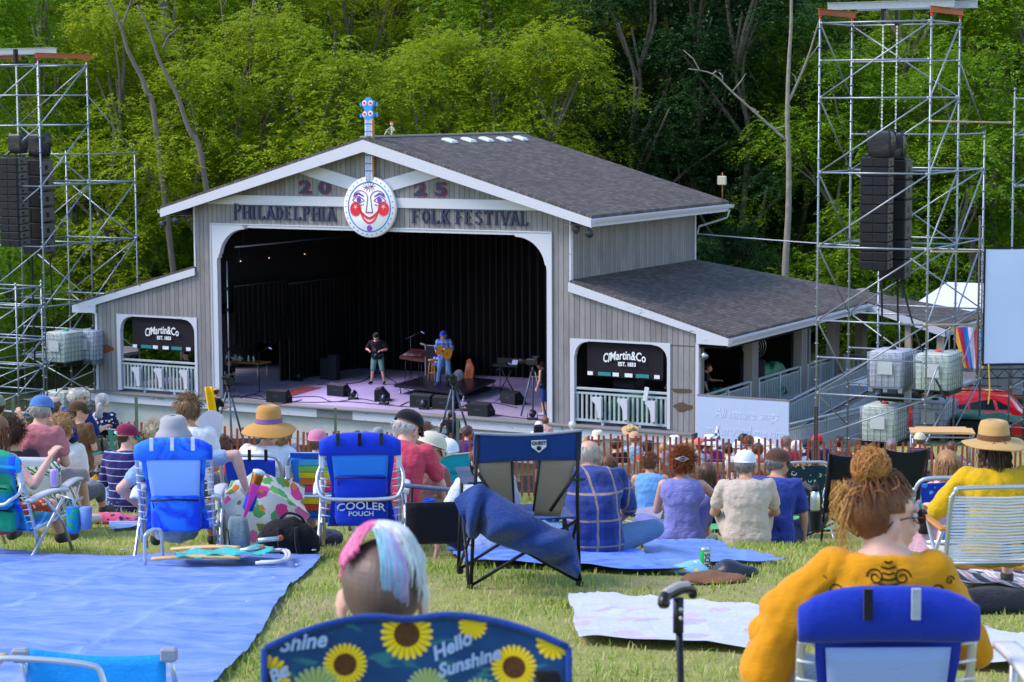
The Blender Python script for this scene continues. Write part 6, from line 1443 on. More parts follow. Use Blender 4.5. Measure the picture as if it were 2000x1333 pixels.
# ------------------------------------------------------------------ foreground people and their chairs
def sunflower_mat():
 m,nt=newmat('sunflower_print');v=coords(nt);s=nd(nt,'ShaderNodeSeparateXYZ');nt.links.new(v,s.inputs[0])
 n=tex(nt,'ShaderNodeTexNoise',v,9,Detail=4);c=mixc(nt,n.outputs[0],(.008,.03,.12),(.015,.08,.24))
 lf=tex(nt,'ShaderNodeTexNoise',coords(nt,1,1,2.2,rot=(0,.6,0)),7,Detail=2,Distortion=2);c=mixc(nt,mth(nt,'MULTIPLY',mth(nt,'SUBTRACT',lf.outputs[0],.56),12,clamp=True),c,(.03,.16,.2))
 def flower(c,cx,cz,R1,R0,pet,cen,nn):
  dx=mth(nt,'SUBTRACT',s.outputs[0],cx);dz=mth(nt,'SUBTRACT',s.outputs[2],cz);r=mth(nt,'SQRT',mth(nt,'ADD',mth(nt,'MULTIPLY',dx,dx),mth(nt,'MULTIPLY',dz,dz)));a=mth(nt,'ARCTAN2',dz,dx)
  pt=mth(nt,'ABSOLUTE',mth(nt,'SINE',mth(nt,'MULTIPLY',a,nn/2)));R=mth(nt,'ADD',mth(nt,'MULTIPLY',mth(nt,'POWER',pt,.6),R1*.3),R1*.7)
  f=mth(nt,'LESS_THAN',r,R);sh=mixc(nt,mth(nt,'MULTIPLY',pt,1.2,clamp=True),mul(pet,.45),pet);c=mixc(nt,f,c,sh);return mixc(nt,mth(nt,'LESS_THAN',r,R0),c,mixc(nt,tex(nt,'ShaderNodeTexNoise',v,120).outputs[0],mul(cen,.5),mul(cen,1.6)))
 Y_,B_=(.85,.6,.015),(.09,.035,.012);P_=(.32,.42,.16);Q_=(.1,.2,.13)
 for a in ((-.15,.94,.046,.024,Y_,B_,26),(.2,.935,.048,.024,Y_,B_,26),(-.022,1.0,.055,.027,Y_,B_,22),(-.06,.84,.04,.02,Y_,B_,24),(-.31,.92,.05,.022,Y_,B_,20),(.115,1.02,.03,.0,Y_,B_,16),(.28,.99,.035,0,Y_,B_,14),
(-.21,.885,.055,.012,P_,Q_,24),(.02,.885,.045,.01,P_,Q_,24),(.13,.86,.05,.01,P_,Q_,26),(.27,.85,.045,.01,P_,Q_,22),(-.1,.72,.05,.024,Y_,B_,26),(.1,.7,.05,.024,Y_,B_,26)):c=flower(c,*a)
 we=tex(nt,'ShaderNodeTexNoise',v,600);return finish(m,nt,c,.75,0,.2,we.outputs[0],.3,.003)
D0=4.4;p=onground(824,D0);M_SF=sunflower_mat()
t=thing('camp_chair','camping chair printed with yellow sunflowers on dark blue in the front centre','camping chair',p,0);HT=1.045
mb=MB();mb.sheet(lambda u,v:((u-.5)*.64*(1-.03*v**6),.05*math.sin(math.pi*u)-.03,.48+v*(HT-.48)-v**3*(.06*abs(2*u-1)**2.4+.012*math.exp(-((u-.47)/.09)**2))),40,24,th=.012);mb.build('back_panel',M_SF,t)
mb=MB();mb.tube([((u-.5)*.64*.97,.05*math.sin(math.pi*u)-.036,HT-(.06*abs(2*u-1)**2.4+.012*math.exp(-((u-.47)/.09)**2))) for u in np.linspace(0,1,30)],.008,6);mb.tube([(.312,-.036,HT-.06),(.32,-.036,.5)],.008,6);mb.tube([(-.312,-.036,HT-.06),(-.32,-.036,.5)],.008,6);mb.build('piping',cloth('#123a86'),t)
for tx,x,z,sz,rt_ in (('Shine',-.235,.995,.045,.12),('Hello',.07,.978,.04,.45),('Sunshine',.105,.945,.038,.3),('Be',-.285,.93,.04,.6)):
 text_mesh(tx,sz,'printed_words',plain('#8fa9d6',.7),t,(x,.05*math.sin(math.pi*(x/.64+.5))-.046,z),(math.cos(rt_),0,math.sin(rt_)),(-math.sin(rt_),0,math.cos(rt_)),.002,.0012,.35)
for s_ in (-1,1):
 mb=MB();mb.tube([(s_*.34,-.12,0),(s_*.33,-.02,.5),(s_*.3,.0,.95)],.011,8);mb.build('back_post',M_CHB,t);mb=MB();mb.tube([(s_*.35,.4,0),(s_*.33,.42,.62)],.011,8);mb.build('front_post',M_CHB,t)
 mb=MB();mb.sheet(lambda u,v:(s_*.36+(v-.5)*.1,-.05+u*.52,.62-.05*math.sin(math.pi*u)),8,4,th=.012);mb.build('armrest',cloth('#10131c'),t)
mb=MB();mb.sheet(lambda u,v:(.24+.05*u+.06*(1-v),-.052,.72+v*.22),4,6,th=.004);mb.build('carry_strap',cloth('#0d0f16'),t)
mb=MB();mb.sheet(lambda u,v:((u-.5)*.6,v*.5-.02,.46-.05*math.sin(math.pi*u)*math.sin(math.pi*v)),8,8,th=.01);mb.build('seat',M_SF,t)
# person with shaved sides and pink, white and blue streaks
xh=rayd(742,1100).x*4.55;
t,J=person('person with shaved sides and pink, white and blue hair in the sunflower chair',V((xh,4.62,terr(xh,4.62))),.06,'chair',seat=.3,lean=8,hunch=5,head=(4,3,0),arms=('rest','rest'),b=1.0,tone='p',top=dict(col='#cfe4ee',fold=.5,col2='#e6e0b8',pat='wash',ps=3),sleeve=.6,bottom='#3a4a6a',pant=1.8,hr='buzz',hc='#6a5650',vox=.006,seed=1,hsc=1.13)
Hm=J['Hm'];rd=random.Random(4)
def streaks(name,cols,n,fn,r=.0021,ns=7):
 for ci,c in enumerate(cols):
  mb=MB()
  for k in range(n):P=fn(rd,ci,k);mb.tube([Hm@V(q) for q in smooth_path(P,3)],[r*(1-.5*j/(3*len(P)-2)) for j in range(3*(len(P)-1)+1)],4,cap=False)
  mb.build(name,hairm(c,c),t,rnd=True)
def top_strand(x0,x1,y0,y1,drop,rd):
 a=x0+rd.uniform(-.012,.012);k=.5+.5*rd.random()
 def sp(x,y,lift=.012):
  x_=max(-.98,min(.98,x/.089));y_=max(-.97,min(.97,(y+.014)/.108));q=max(0,1-x_*x_-y_*y_);return (x,y,.03+.097*math.sqrt(q)+lift)
 e=sp(x1,y1);return [sp(a,y0,.02),sp((a+x1)/2,(y0+y1)/2-.01,.024),e,(e[0]*1.03,e[1]-.01,e[2]-drop*k*.6),(e[0]*1.0,e[1]-.008,e[2]-drop*k)]
streaks('hair_streaks',['#f0569a','#f58ab8'],230,lambda r_,ci,k:top_strand(.0,r_.uniform(-.076,-.045),r_.uniform(.0,.06),r_.uniform(-.05,.05),.02,r_))
streaks('hair_streaks',['#e9d9ea','#dff0f4','#cfeef2'],120,lambda r_,ci,k:top_strand(r_.uniform(-.03,.02),r_.uniform(.0,.078),r_.uniform(-.01,.05),r_.uniform(-.09,.04),.06,r_),.002)
streaks('hair_streaks',['#8cc8ec','#b9a8dc'],36,lambda r_,ci,k:top_strand(r_.uniform(-.02,.0),r_.uniform(-.01,.03)+.01*ci,r_.uniform(0,.03),-.1,.075,r_),.0018)
# woman with the curly top knot
p=onground(1716,6.55)
t,J=person('woman with curly blonde top knot in mustard embroidered blouse, face turned right',p,-.05,'chair',seat=.36,lean=12,hunch=8,head=(-68,-2,3),arms=(((.2,.02,-.2),(.2,.25,-.28)),'rest'),b=.92,hsc=1.1,nkl=.105,tone='p',top=dict(col='#cc8a10',fold=.22),sleeve=.9,bottom='#38506a',hr='updo',hc='#5a3420',hc2='#7a4c2a',vox=.007,fem=False,n=330,gl='dark',seed=3)
Hm=J['Hm']
def curls(name,col,col2,n,c,R,seed,L=(.05,.12),par=t,rr=(.004,.009),up=0,r=.0015):
 mb=MB();r_=random.Random(seed)
 for k in range(n):
  a,ph=r_.uniform(0,6.28),math.acos(r_.uniform(-1,1));nr=V((math.sin(ph)*math.cos(a),math.sin(ph)*math.sin(a),math.cos(ph)));p0=V(c)+V((nr.x*R[0],nr.y*R[1],nr.z*R[2]))*r_.uniform(.5,1);tg=nr.cross(V((r_.uniform(-1,1),r_.uniform(-1,1),r_.uniform(-1,1)))).normalized();X,Y,_=frame(tg);l=r_.uniform(*L);q0=r_.uniform(0,6);rad=r_.uniform(*rr)
  P=[Hm@(p0+tg*l*s_+nr*.02*math.sin(s_*3)+V((0,0,up*s_))+X*rad*math.cos(q0+s_*7)+Y*rad*math.sin(q0+s_*7)) for s_ in np.linspace(0,1,9)];mb.tube(P,[r*(1-.6*j/8) for j in range(9)],3,cap=False)
 return mb.build(name,hairm(col,col2),par,rnd=True)
mb=MB();mb.ell(Hm@V((0,-.045,.14)),(.045,.047,.045),Hm.to_3x3(),14);mb.build('bun',hairm('#a86c34','#c78a4a'),t,rnd=True)
curls('crown_curls','#8a5428','#d89a50',70,(0,-.05,.08),(.07,.07,.02),6,(.03,.06),rr=(.003,.006))
mb=MB();r_=random.Random(5)
for k in range(520):
 ax=V((r_.gauss(0,1),r_.gauss(0,1),r_.gauss(0,1))).normalized();X,Y,_=frame(ax);R0=.05*r_.uniform(.88,1.12);a0=r_.uniform(0,6.28);sp=r_.uniform(.6,1.7);off=r_.uniform(-.35,.35)
 mb.tube([Hm@(V((0,-.05,.142))+(X*math.cos(a0+sp*q)+Y*math.sin(a0+sp*q))*R0*math.cos(off)+ax*R0*math.sin(off)+V((0,0,.004*math.sin(q*9+k)))) for q in np.linspace(0,1,9)],[.002*(1-.5*j/8) for j in range(9)],3,cap=False)
mb.build('bun_strands',hairm('#9a6430','#c88c48'),t,rnd=True)
mb=MB();r_=random.Random(9)
for k in range(90):
 x=r_.uniform(-.08,.02);y=r_.uniform(-.12,-.06);L=r_.uniform(.08,.22);q0=r_.uniform(0,6);rad=r_.uniform(.008,.016)
 mb.tube([Hm@V((x*(1+.25*s_)+rad*math.sin(q0+s_*6),y-.012*math.sin(s_*3)+rad*math.cos(q0+s_*6)*.6,.09-L*s_)) for s_ in np.linspace(0,1,10)],[.002*(1-.6*j/9) for j in range(10)],3,cap=False)
mb.build('hanging_curls',hairm('#a06630','#e8b46c'),t,rnd=True)
# dark embroidery on the blouse back and sleeve
Ch,Nk=J['Ch'],J['Nk'];mb=MB();yb=Ch.y-.155
def curl_line(cx,cz,r0,turns,sgn,y=0):return [V((cx+sgn*(r0*(1-s_*.8))*math.cos(s_*turns*6.28),yb+y,cz+(r0*(1-s_*.8))*math.sin(s_*turns*6.28))) for s_ in np.linspace(0,1,22)]
zc=Nk.z-.055
def back_y(x,z):
 k=max(0,min(1,(z-Ch.z)/(Nk.z-Ch.z)));yc=Ch.y+(Nk.y-Ch.y)*k;d=.155-.06*k**1.6;return yc-d*math.sqrt(max(.05,1-(x/.27)**2))-.006
bpy.context.view_layer.update();sh_=[c for c in t.children if c.name.startswith('shirt')][0].evaluated_get(bpy.context.evaluated_depsgraph_get())
def emb(P,r=.0024):
 Q=[]
 for q in P:
  hit,lc,_,_=sh_.ray_cast(V((q.x,-2,q.z)),V((0,1,0)))
  if hit:Q.append(lc+V((0,-.003,0)))
 if len(Q)>1:mb.tube(Q,r,4)
for s_ in (-1,1):
 emb(curl_line(s_*.04,zc,.026,1.5,s_));emb(curl_line(s_*.1,zc-.065,.024,1.5,s_));emb(curl_line(s_*.155,zc-.05,.022,1.2,-s_));emb(curl_line(s_*.19,zc-.02,.014,1.2,s_))
 for k in range(9):emb([V((s_*(.07+.012*k),0,zc-.095+.008*math.sin(k*2))),V((s_*(.076+.012*k),0,zc-.11))])
for k in range(9):w__=(.012,.022,.018,.026,.03,.034,.03,.024,.018)[k];emb([V((-w__,0,zc+.045-k*.016)),V((0,0,zc+.04-k*.016)),V((w__,0,zc+.045-k*.016))],.003)
mb.build('embroidery',plain('#2a1a12',.9),t)
Sh,E_,W_2,_,_=J['A'][0];mb=MB();mb.cap(Sh,Sh.lerp(E_,.7),.07,.085);mb.cap(Sh.lerp(E_,.5),E_+V((-.01,-.04,-.12)),.085,.08);o=remesh(mb.build('loose_sleeve',cloth('#c8860e',fold=.2),t),.012,4,.03,.12)
BL=dict(col='#1232c0',fold=.15)
beach_chair('blue high back beach chair with light mesh window under the top knot woman',onground(1708,6.32),0,W=.49,T=.925,mats=cloth('#1230a6',.7,.16,.2),col2='#8fa4d8',pouch=1,bar=False,straps=('#1a1c28','#9aa4b8'),panel=1,tilt=.25,lace=True,drop=.2)
# separate armrest and elbow at the lower right
p=onground(1985,6.2);t=thing('chair_armrest','pale plastic chair armrest at the lower right corner','armrest',p);z_=at(1975,1300,6.2).z-p.z;mb=MB();mb.sheet(lambda u,v:(-.04+.07*v,-.2+.4*u,z_+.01*math.sin(3*u)),8,4,th=.02);mb.build('arm',M_PLA,t);mb=MB();mb.tube([(0,.1,z_-.02),(.02,.25,0)],.012,8);mb.tube([(0,-.1,z_-.02),(.02,-.2,0)],.012,8);mb.build('support',M_SIL,t)
# ------------------------------------------------------------------ seated people on the lawn
def P2(px,py,D):
 a=at(px,py,D);g=terr(a.x,D);return V((a.x,D,g)),max(-.14,min(.5,a.z-g-.9))
def sitter(label,px,py,D,**k):
 p,st_=P2(px,py,D)
 if st_<.1:return person(label,p+V((0,0,min(0,st_))),k.pop('rz',0),'ground',**k)
 return person(label,p,k.pop('rz',0),'chair',seat=st_,**k)
def chairfit(px,D):p=onground(px,D);return p
# far left group
beach_chair('blue and green striped beach chair at the far left with its carry bar down',onground(12,15.9),-.42,W=.56,T=.84,mats=cloth('#0e52d8',.75,.1,.3,['#0d8f6a','#1fb4e8'],'plaid',3.5),col2='#1b5fd0',straps=())
person('girl with long brown hair in the striped beach chair at far left holding a can',onground(6,16.25),-.3,'chair',seat=.2,lean=24,hunch=14,arms=(((.05,.05,-.27),(0,.25,-.25)),((.2,-.06,-.17),(.26,.1,.0))),tone='p',top='#c85a34',sleeve=0,bottom=dict(col='#b8451f',col2=['#f0d8b0','#7a2a14'],pat='floral',ps=2),pant=.8,hr='long',hc='#8a5a3c',fem=True,seed=5,vox=.009)
p=at(106,935,16.0);mb=MB();mb.lathe([(.03,-.06),(.033,-.055),(.033,.06),(.028,.07)],n=14);o=mb.build('drink_can',plain('#b8a0dc',.3,.2,30));o.location=p;tag(o,'lilac can held by the girl in the striped beach chair','can')
p=onground(146,15.7);t=thing('cup_pouch','green and blue mesh cup pouch hanging beside the striped beach chair','pouch',p+V((0,0,.18)),-.3);mb=MB();mb.lathe([(.04,.03),(.05,.06),(.055,.22)],n=14);mb.build('pouch',cloth('#1a6fd0',.8,.1,.3,'#17a05a','wash',4),t);mb=MB();mb.lathe([(.035,.06),(.05,.22)],(.09,.02,0),14);mb.build('mesh_pocket',cloth('#6f8fc8'),t);mb=MB();mb.tube([(0,0,.2),(0,0,.28),(-.1,0,.3)],.008,6);mb.build('hook',M_SIL,t)
LF=cloth('#d4d9d6',.8,.04,.2,'#2f6a3c','leafy',1)
beach_chair('white low chair with green leaf print headrest under the man in mauve',onground(84,18.9),-.12,W=.42,T=.73,mats=LF,col2='#c9cfe0',pouch=0,bar=False,straps=(),lace=False,panel=1)
person('man in mauve shirt and blue cap sitting in the leaf print chair',onground(80,19.25),-.25,'chair',seat=.36,lean=10,hunch=12,head=(0,-14,0),arms=('lap','lap'),tone='l',top='#b8717c',bottom='#8d8286',pant=1.0,hr='short',hc='#b0aca8',hat=('cap','#4a74b4',None,False,0),b=1.08,shoes='#c8c0b8',seed=6)
sitter('balding man in navy seen behind the man in the blue cap',104,768,24,rz=.1,head=(-20,10,0),top='#1c2a66',tone='p',hr='fringe',hc='#6a5a52',seed=7,bottom='#33343a',pant=1.8)
p_=HP(143,759,1.27);web_chair('green, black and white webbed lawn chair under the grey haired man in navy',p_+V((.0,-.1,0)),-.25,'#5fbfae');person('grey haired man in navy shirt with glasses facing right',p_,-.35,'chair',seat=.38,lean=4,head=(-55,0,0),top='#16276e',sleeve=.9,tone='l',hr='short',hc='#b8b2aa',hc2='#d8d2ca',gl='clear',bottom='#6a6258',pant=1.8,seed=8,b=1.05,arms=('rest','rest'))
p_=HP(197,772,1.24);web_chair('green, black and white webbed lawn chair under the woman with grey ponytail',p_+V((.0,-.1,0)),-.1,'#6fc4ae');person('woman with low grey ponytail in navy blouse with white flowers',p_,-.1,'chair',seat=.38,lean=6,top=dict(col='#1a2048',col2=['#e8e4ea','#d8c8d0'],pat='floral',ps=1.2),sleeve=.9,hr='pony',hc='#a8a6a6',hc2='#d0ced0',fem=True,bottom='#33343a',pant=1.8,seed=9,tone='p')
sitter('woman with curly brown and blonde hair beside the mauve shirt man',124,808,20.5,rz=-.1,top='#e4e0dc',hr='curly',hc='#7a5236',hc2='#c8a070',n=420,fem=True,bottom='#55585f',pant=1.5,seed=10,vox=.014)
sitter('person with dark curly hair at the left edge behind the striped beach chair',24,815,19,rz=.1,top='#3a2a34',hr='curly',hc='#4a2e20',n=420,seed=11,vox=.014)
sitter('man in tan cap behind the grey haired man, face turned right',155,782,28,rz=-.4,head=(-60,0,0),top='#6a4a34',hat=('cap','#4a3426'),hr='short',seed=12,vox=.015)
sitter('person raising a phone at the extreme left edge',-8,768,23,rz=0,top='#b8a890',hat=('cap','#7a7a6c'),arms=('hidden','up'),seed=13,vox=.014)
pc=G(196,935,0);t=thing('cooler','blue cooler box with grey lid behind the leaf print chair','cooler',pc,-.1);mb=MB();mb.box((0,0,.15),(.3,.22,.3),None,0,.03);mb.build('box',plain('#2f6fb8',.5),t);mb=MB();mb.box((0,0,.32),(.31,.23,.05),None,0,.02);mb.build('lid',plain('#7fa8b8',.5),t)
person('person in purple striped shirt and maroon cap with teal brim sitting on the grass',P2(243,806,22)[0],-.15,'ground',lean=4,hunch=6,head=(-42,0,0),arms=('lap','lap'),top=dict(col='#2f2566',col2='#9fb0d0',pat='stripe',ps=13),sleeve=.8,bottom='#7f9cc8',pant=1.9,hr='buzz',hc='#4a3828',hat=('cap','#7a1f44','#159a8c',False,-8,'#8fd0e0'),gl='clear',b=1.1,tone='p',seed=14)
# big blue chair with the hanging arm
beach_chair('large blue beach chair with pale blue hood flap and white straps, left of centre',onground(350,15.4),.02,W=.52,T=.9,mats=cloth('#1546d8',.7,.14,.25,'#2f7af0','wash',1.5),col2='#94b8f8',pouch=1,bar=False,straps=('#d8dbe4',)*3,panel=1,tilt=.28)
person('man in pale bucket hat in the large blue chair letting his right arm hang',onground(345,15.75),.03,'chair',seat=.17,lean=16,hunch=10,arms=(((.22,-.06,-.2),(.12,.1,-.32)),((.28,.02,.04),(.36,.02,-.24))),tone='p',top='#8fa8c8',sleeve=.5,bottom='#55585f',hr='short',hc='#8a7a6a',hat=('bucket','#a09ca2'),seed=15,vox=.008)
p=at(484,965,15.2);t=thing('folded_fan','bright pink folding fan held downward by the hanging hand','fan',p,0);mb=MB()
for k in range(5):mb.box((.0+.006*k,.004*k,-.05-.004*k),(.012,.006,.26),Euler((0,.25+.05*k,0)))
mb.build('fan_ribs',plain('#e83ab4',.4),t)
p=at(496,955,15.4);t=thing('tumbler','copper and blue insulated tumbler in the cup holder of the blue chair','cup',p,0,rot=(0,.3,0));mb=MB();mb.lathe([(.032,-.12),(.036,-.03),(.042,.1),(.04,.12)],n=18);mb.build('cup',plain('#a86a2c',.25,.15,4,.8,.05),t);mb=MB();mb.lathe([(.045,.115),(.045,.135),(.02,.145)],n=18);mb.build('lid',plain('#cfd2d8',.3),t);mb=MB();mb.lathe([(.034,-.16),(.041,-.15),(.042,-.05)],n=18);mb.build('sleeve',cloth('#1840c8'),t)
sitter('man with brown quiff hair in a white shirt beyond the large blue chair',364,768,17.6,rz=0,lean=2,tone='m',top='#dfe0e6',hr='quiff',hc='#5a4030',hc2='#8a6a4a',n=420,b=1.0,seed=16,bottom='#55585f')
sitter('woman with wavy grey blonde hair left of the quiff haired man',303,812,23,rz=.1,top='#55607a',hr='curly',hc='#8a7a68',hc2='#c8b89c',n=260,fem=True,seed=17,vox=.014)
# second chair, straw hat and umbrella
p_=onground(498,17.0);beach_chair('plain blue chair with dark buckled strap beside the floral umbrella',p_,0,W=.46,T=.82,mats=cloth('#1642d0',.75,.1,.3),pouch=0,bar=False,straps=('#14161f',)*3,lace=False,pillow=False,armrest=False)
person('person in wide straw hat with purple band and white tee behind the plain blue chair',onground(524,17.2),-.2,'chair',seat=.2,lean=8,hunch=10,tone='p',top='#dfe0ea',sleeve=.8,bottom='#8fa0b8',hr='short',hc='#6a4a34',hat=('straw','#b98848','#7a5a9c',.2,.13,.35,.092),fem=True,b=1.1,arms=(((.1,.05,-.25),(.0,.25,-.25)),((.16,.02,-.24),(.1,.25,-.3))),seed=18)
sitter('person in tan top behind the straw hat',545,838,22,rz=0,top='#c8a088',hr='short',hc='#8a6a4a',sleeve=0,seed=19,fem=True,vox=.014)
p=at(420,850,18.5);t=thing('paper_fan','pale round paper fan with bamboo ribs waved above the chairs','fan',p,.3,rot=(0,-.25,.3));mb=MB();mb.add([V((0,0,-.1))]+[V((.17*math.sin(a),.004*(k%2),-.1+.32*math.cos(a))) for k,a in enumerate(np.linspace(-.75,.75,14))],[(0,k+1,k+2) for k in range(13)],0,False);o=mb.build('leaf',plain('#d6cfe0',.6,.1,8),t);s_=o.modifiers.new('th','SOLIDIFY');s_.thickness=.003;mb=MB();mb.box((0,0,-.16),(.03,.012,.14));mb.build('handle',plain('#c8985a',.5),t)
sitter('person in teal and red print waving the paper fan',432,842,20,rz=0,top=dict(col='#b83a4a',col2=['#3fb8b0','#e8b43a'],pat='floral',ps=1.5),hr='short',hc='#5a3a2a',arms=('hidden','up'),seed=20,vox=.013)
def umb_mat():
 m,nt=newmat('tropical_print');v=coords(nt);c=(.8,.8,.72)
 for sc,th_,cs,sd in ((7,.42,((.1,.42,.12),(.18,.5,.12)),0),(5.5,.38,((.85,.06,.3),(.9,.2,.45)),3.3),(8,.3,((.9,.25,.04),(.3,.3,.02)),7.7)):
  mp=coords(nt,1,1,1,rot=(sd,sd*.3,sd));vo=tex(nt,'ShaderNodeTexVoronoi',mp,sc);w_=tex(nt,'ShaderNodeTexNoise',mp,sc*4,Detail=1);f=mth(nt,'LESS_THAN',mth(nt,'ADD',vo.outputs['Distance'],mth(nt,'MULTIPLY',w_.outputs[0],.3)),th_+.12);s2=nd(nt,'ShaderNodeSeparateColor');nt.links.new(vo.outputs['Color'],s2.inputs[0]);c=mixc(nt,f,c,mixc(nt,mth(nt,'GREATER_THAN',s2.outputs[0],.5),cs[0],cs[1]))
 return finish(m,nt,c,.6,0,.3,trans=.2)
p=onground(508,15.9);t=thing('umbrella','open umbrella with pink, orange and green tropical print resting on the grass','umbrella',p+V((0,.0,0)),0);Ru=.4;ax=V((-.3,-.55,.75)).normalized();X,Y,Z=frame(ax);c0=V((.0,.1,.2))
tip=c0+ax*.33;n8=8;rim=[c0+(X*math.cos(2*math.pi*k/8+.2)+Y*math.sin(2*math.pi*k/8+.2))*Ru*(1.06) for k in range(8)]
mb=MB()
for k in range(8):
 a,b=rim[k],rim[(k+1)%8]
 def fn(u,v,a=a,b=b):e=a.lerp(b,v);e=e.lerp(c0,.1*math.sin(math.pi*v)*u);q=tip.lerp(e,u);return q+ax*(.16*math.sin(math.pi*u*.92)-.03*math.sin(math.pi*v)*u)
 mb.sheet(fn,10,6)
mb.build('canopy',umb_mat(),t)
for k in range(8):mb=MB();mb.tube([tip.lerp(rim[k],u)+ax*(.16*math.sin(math.pi*u*.92)-.008) for u in np.linspace(0,1,8)],.004,5);mb.build('rib',plain('#4a4a50',.4),t)
mb=MB();mb.tube([tip+ax*.06,tip-ax*.6],.006,6);mb.build('shaft',M_SIL,t)
p=onground(560,14.9);t=thing('backpack','black backpack lying on the grass in front of the umbrella','backpack',p+V((0,.1,0)),.1);mb=MB();R0=[]
for x,r,z in ((-.21,.04,.1),(-.18,.1,.115),(-.08,.13,.14),(.05,.14,.14),(.16,.11,.11),(.22,.05,.08)):R0.append([V((x,r*math.cos(a)*.9,z+r*math.sin(a))) for a in [2*math.pi*j/14 for j in range(14)]])
mb.rings(R0);o=remesh(mb.build('bag',cloth('#0b0c12',.7,.2,.6),t),.012,2,.02,.1);mb=MB();mb.tube(smooth_path([(-.05,-.02,.27),(.0,-.03,.31),(.08,-.03,.29),(.12,-.02,.24)],4),.01,6);mb.build('handle',cloth('#15161c'),t)
for x in (-.06,.06):mb=MB();mb.tube(smooth_path([(x,-.1,.22),(x,-.145,.14),(x+.02,-.13,.04),(x+.1,-.15,.01)],4),.014,6,flat=.5);mb.build('shoulder_strap',cloth('#101118'),t)
p=onground(462,15.0);t=thing('tote_bag','grey cooler tote standing behind the chair leg','bag',p+V((0,.1,0)),0);mb=MB();mb.rings([[V((x*s_+dx,y*s_,z)) for x,y in rrect(.15,.16,.03)] for z,s_,dx in ((0,.95,0),(.12,1,.01),(.24,.85,.0),(.27,.6,-.01))]);mb.build('bag',cloth('#6f8088',.7,.15,.8),t);mb=MB();mb.tube([(-.06,-.08,.2),(-.05,-.09,.1),(-.04,-.09,.0)],.006,5);mb.build('zip',M_DK,t)
# multicoloured striped chair, cooler chair
STR=cloth('#2f7fe0',.75,.05,.2);t=beach_chair('rainbow striped beach chair partly behind the chair marked cooler',onground(628,17.2),-.1,W=.46,T=.82,mats=STR,pouch=0,straps=(),lace=False,pillow=False,bar=True)
for k,c in enumerate(('#1f55d0','#4fb0f0','#7fd060','#f0d820','#f0822a','#e8388a','#7f9ff0','#f0d820','#e8502a')):z=.76-k*.055;y=-(z-.24)*.34-.035;mb=MB();mb.box((0,y,z),(.4,.008,.05),Euler((.33,0,0)));mb.build('stripe',cloth(c),t)
beach_chair('royal blue chair with two zip pouches lettered cooler pouch, in the centre',onground(708,15.2),.03,W=.54,T=.9,mats=cloth('#1238c4',.7,.12,.25),col2='#2f7fe0',pouch=2,straps=('#2a2c3a','#14161f','#2a2c3a'),panel=1,writing=True,tilt=.26)
person('man in coral tee and black cap leaning beside the royal blue chair',onground(775,15.8),-.35,'chair',seat=.17,lean=-2,hunch=14,head=(-22,-22,0),arms=('lap',((.08,.1,-.26),(.0,.3,-.42))),tone='p',top='#c8465c',sleeve=.55,bottom='#7a6e60',pant=1.0,hr='short',hc='#c8c4c0',hat=('cap','#15161d',None,False,-6),gl='dark',b=1.12,seed=21,shoes='#4a4a50',vox=.009)
sitter('person in cream cap bending next to the man in the black cap',812,826,17,rz=-.5,lean=-4,hunch=12,head=(-35,-22,0),tone='m',top='#8a5a5a',hr='short',hc='#5a4030',hat=('cap','#cfc8b4'),gl='dark',seed=22)
p=at(838,993,15.2);t=thing('cup_holder','blue fabric cup holder hooked on the armrest of the royal blue chair','cup holder',p);mb=MB();mb.lathe([(.03,-.06),(.04,-.04),(.043,.06),(.038,.065),(.036,-.02)],n=14,cap=False);mb.build('holder',cloth('#1548d8'),t)
p=onground(640,16.4);t=thing('mesh_bag','dark mesh bag under the rainbow striped chair','bag',p);mb=MB();mb.ell((0,0,.06),(.13,.1,.07));remesh(mb.build('bag',cloth('#3a4058',.8,.2,.8),t),.012,2,.03,.08)
sitter('person in pink cap behind the rainbow striped chair',620,838,23,rz=0,top='#c8ccd8',hr='short',hc='#7a5a48',hat=('cap','#c87898'),tone='p',seed=23,vox=.013)
sitter('man with sunglasses and brown hair turned right beyond the cream cap',830,820,21,rz=-.2,head=(-62,0,0),top=dict(col='#5fa0b8',col2=['#e85a7a','#e8c83a'],pat='floral',ps=1.5),hr='short',hc='#6a4832',gl='dark',tone='m',seed=24)
t=beach_chair('tall steel blue chair back in front of the man with sunglasses',onground(850,20.4),-.1,W=.34,T=1.0,mats=cloth('#1d6fa8',.8),pouch=0,bar=False,straps=(),lace=False,pillow=False,armrest=False)
quad_chair('turquoise camping chair under the blonde woman in white cap',onground(868,18.3),.1,W=.46,T=.8,col='#18a8c0',col2='#6a7488',mesh=False,armc='#1a1c24')
sitter('blonde woman in white cap and coral top in the turquoise chair',872,856,18.6,rz=-.1,lean=8,tone='l',top='#e0706a',hr='bob',hc='#d0a868',hc2='#ecd09a',hat=('cap','#dcdce4',None),fem=True,seed=25,n=320)
t=thing('camp_chair','black low camping chair seat with padded grey arm beside the draped chair','camping chair',onground(862,14.9),.1);mb=MB();mb.sheet(lambda u,v:((u-.5)*.5,-.1-.05*v,.12+.3*v),6,6,th=.01);mb.build('side_panel',cloth('#15161d'),t);mb=MB();mb.sheet(lambda u,v:(-.25+.6*u,.0+.08*v,.52-.07*u),8,3,th=.02);mb.build('armrest',cloth('#4a5270'),t)
for s_ in (-1,1):mb=MB();mb.tube([(s_*.24,-.12,0),(s_*.2,0,.5)],.011,6);mb.build('leg',M_CHB,t);mb=MB();mb.tube([(s_*.24,.3,0),(-s_*.2,-.1,.4)],.011,6);mb.build('leg',M_CHB,t)
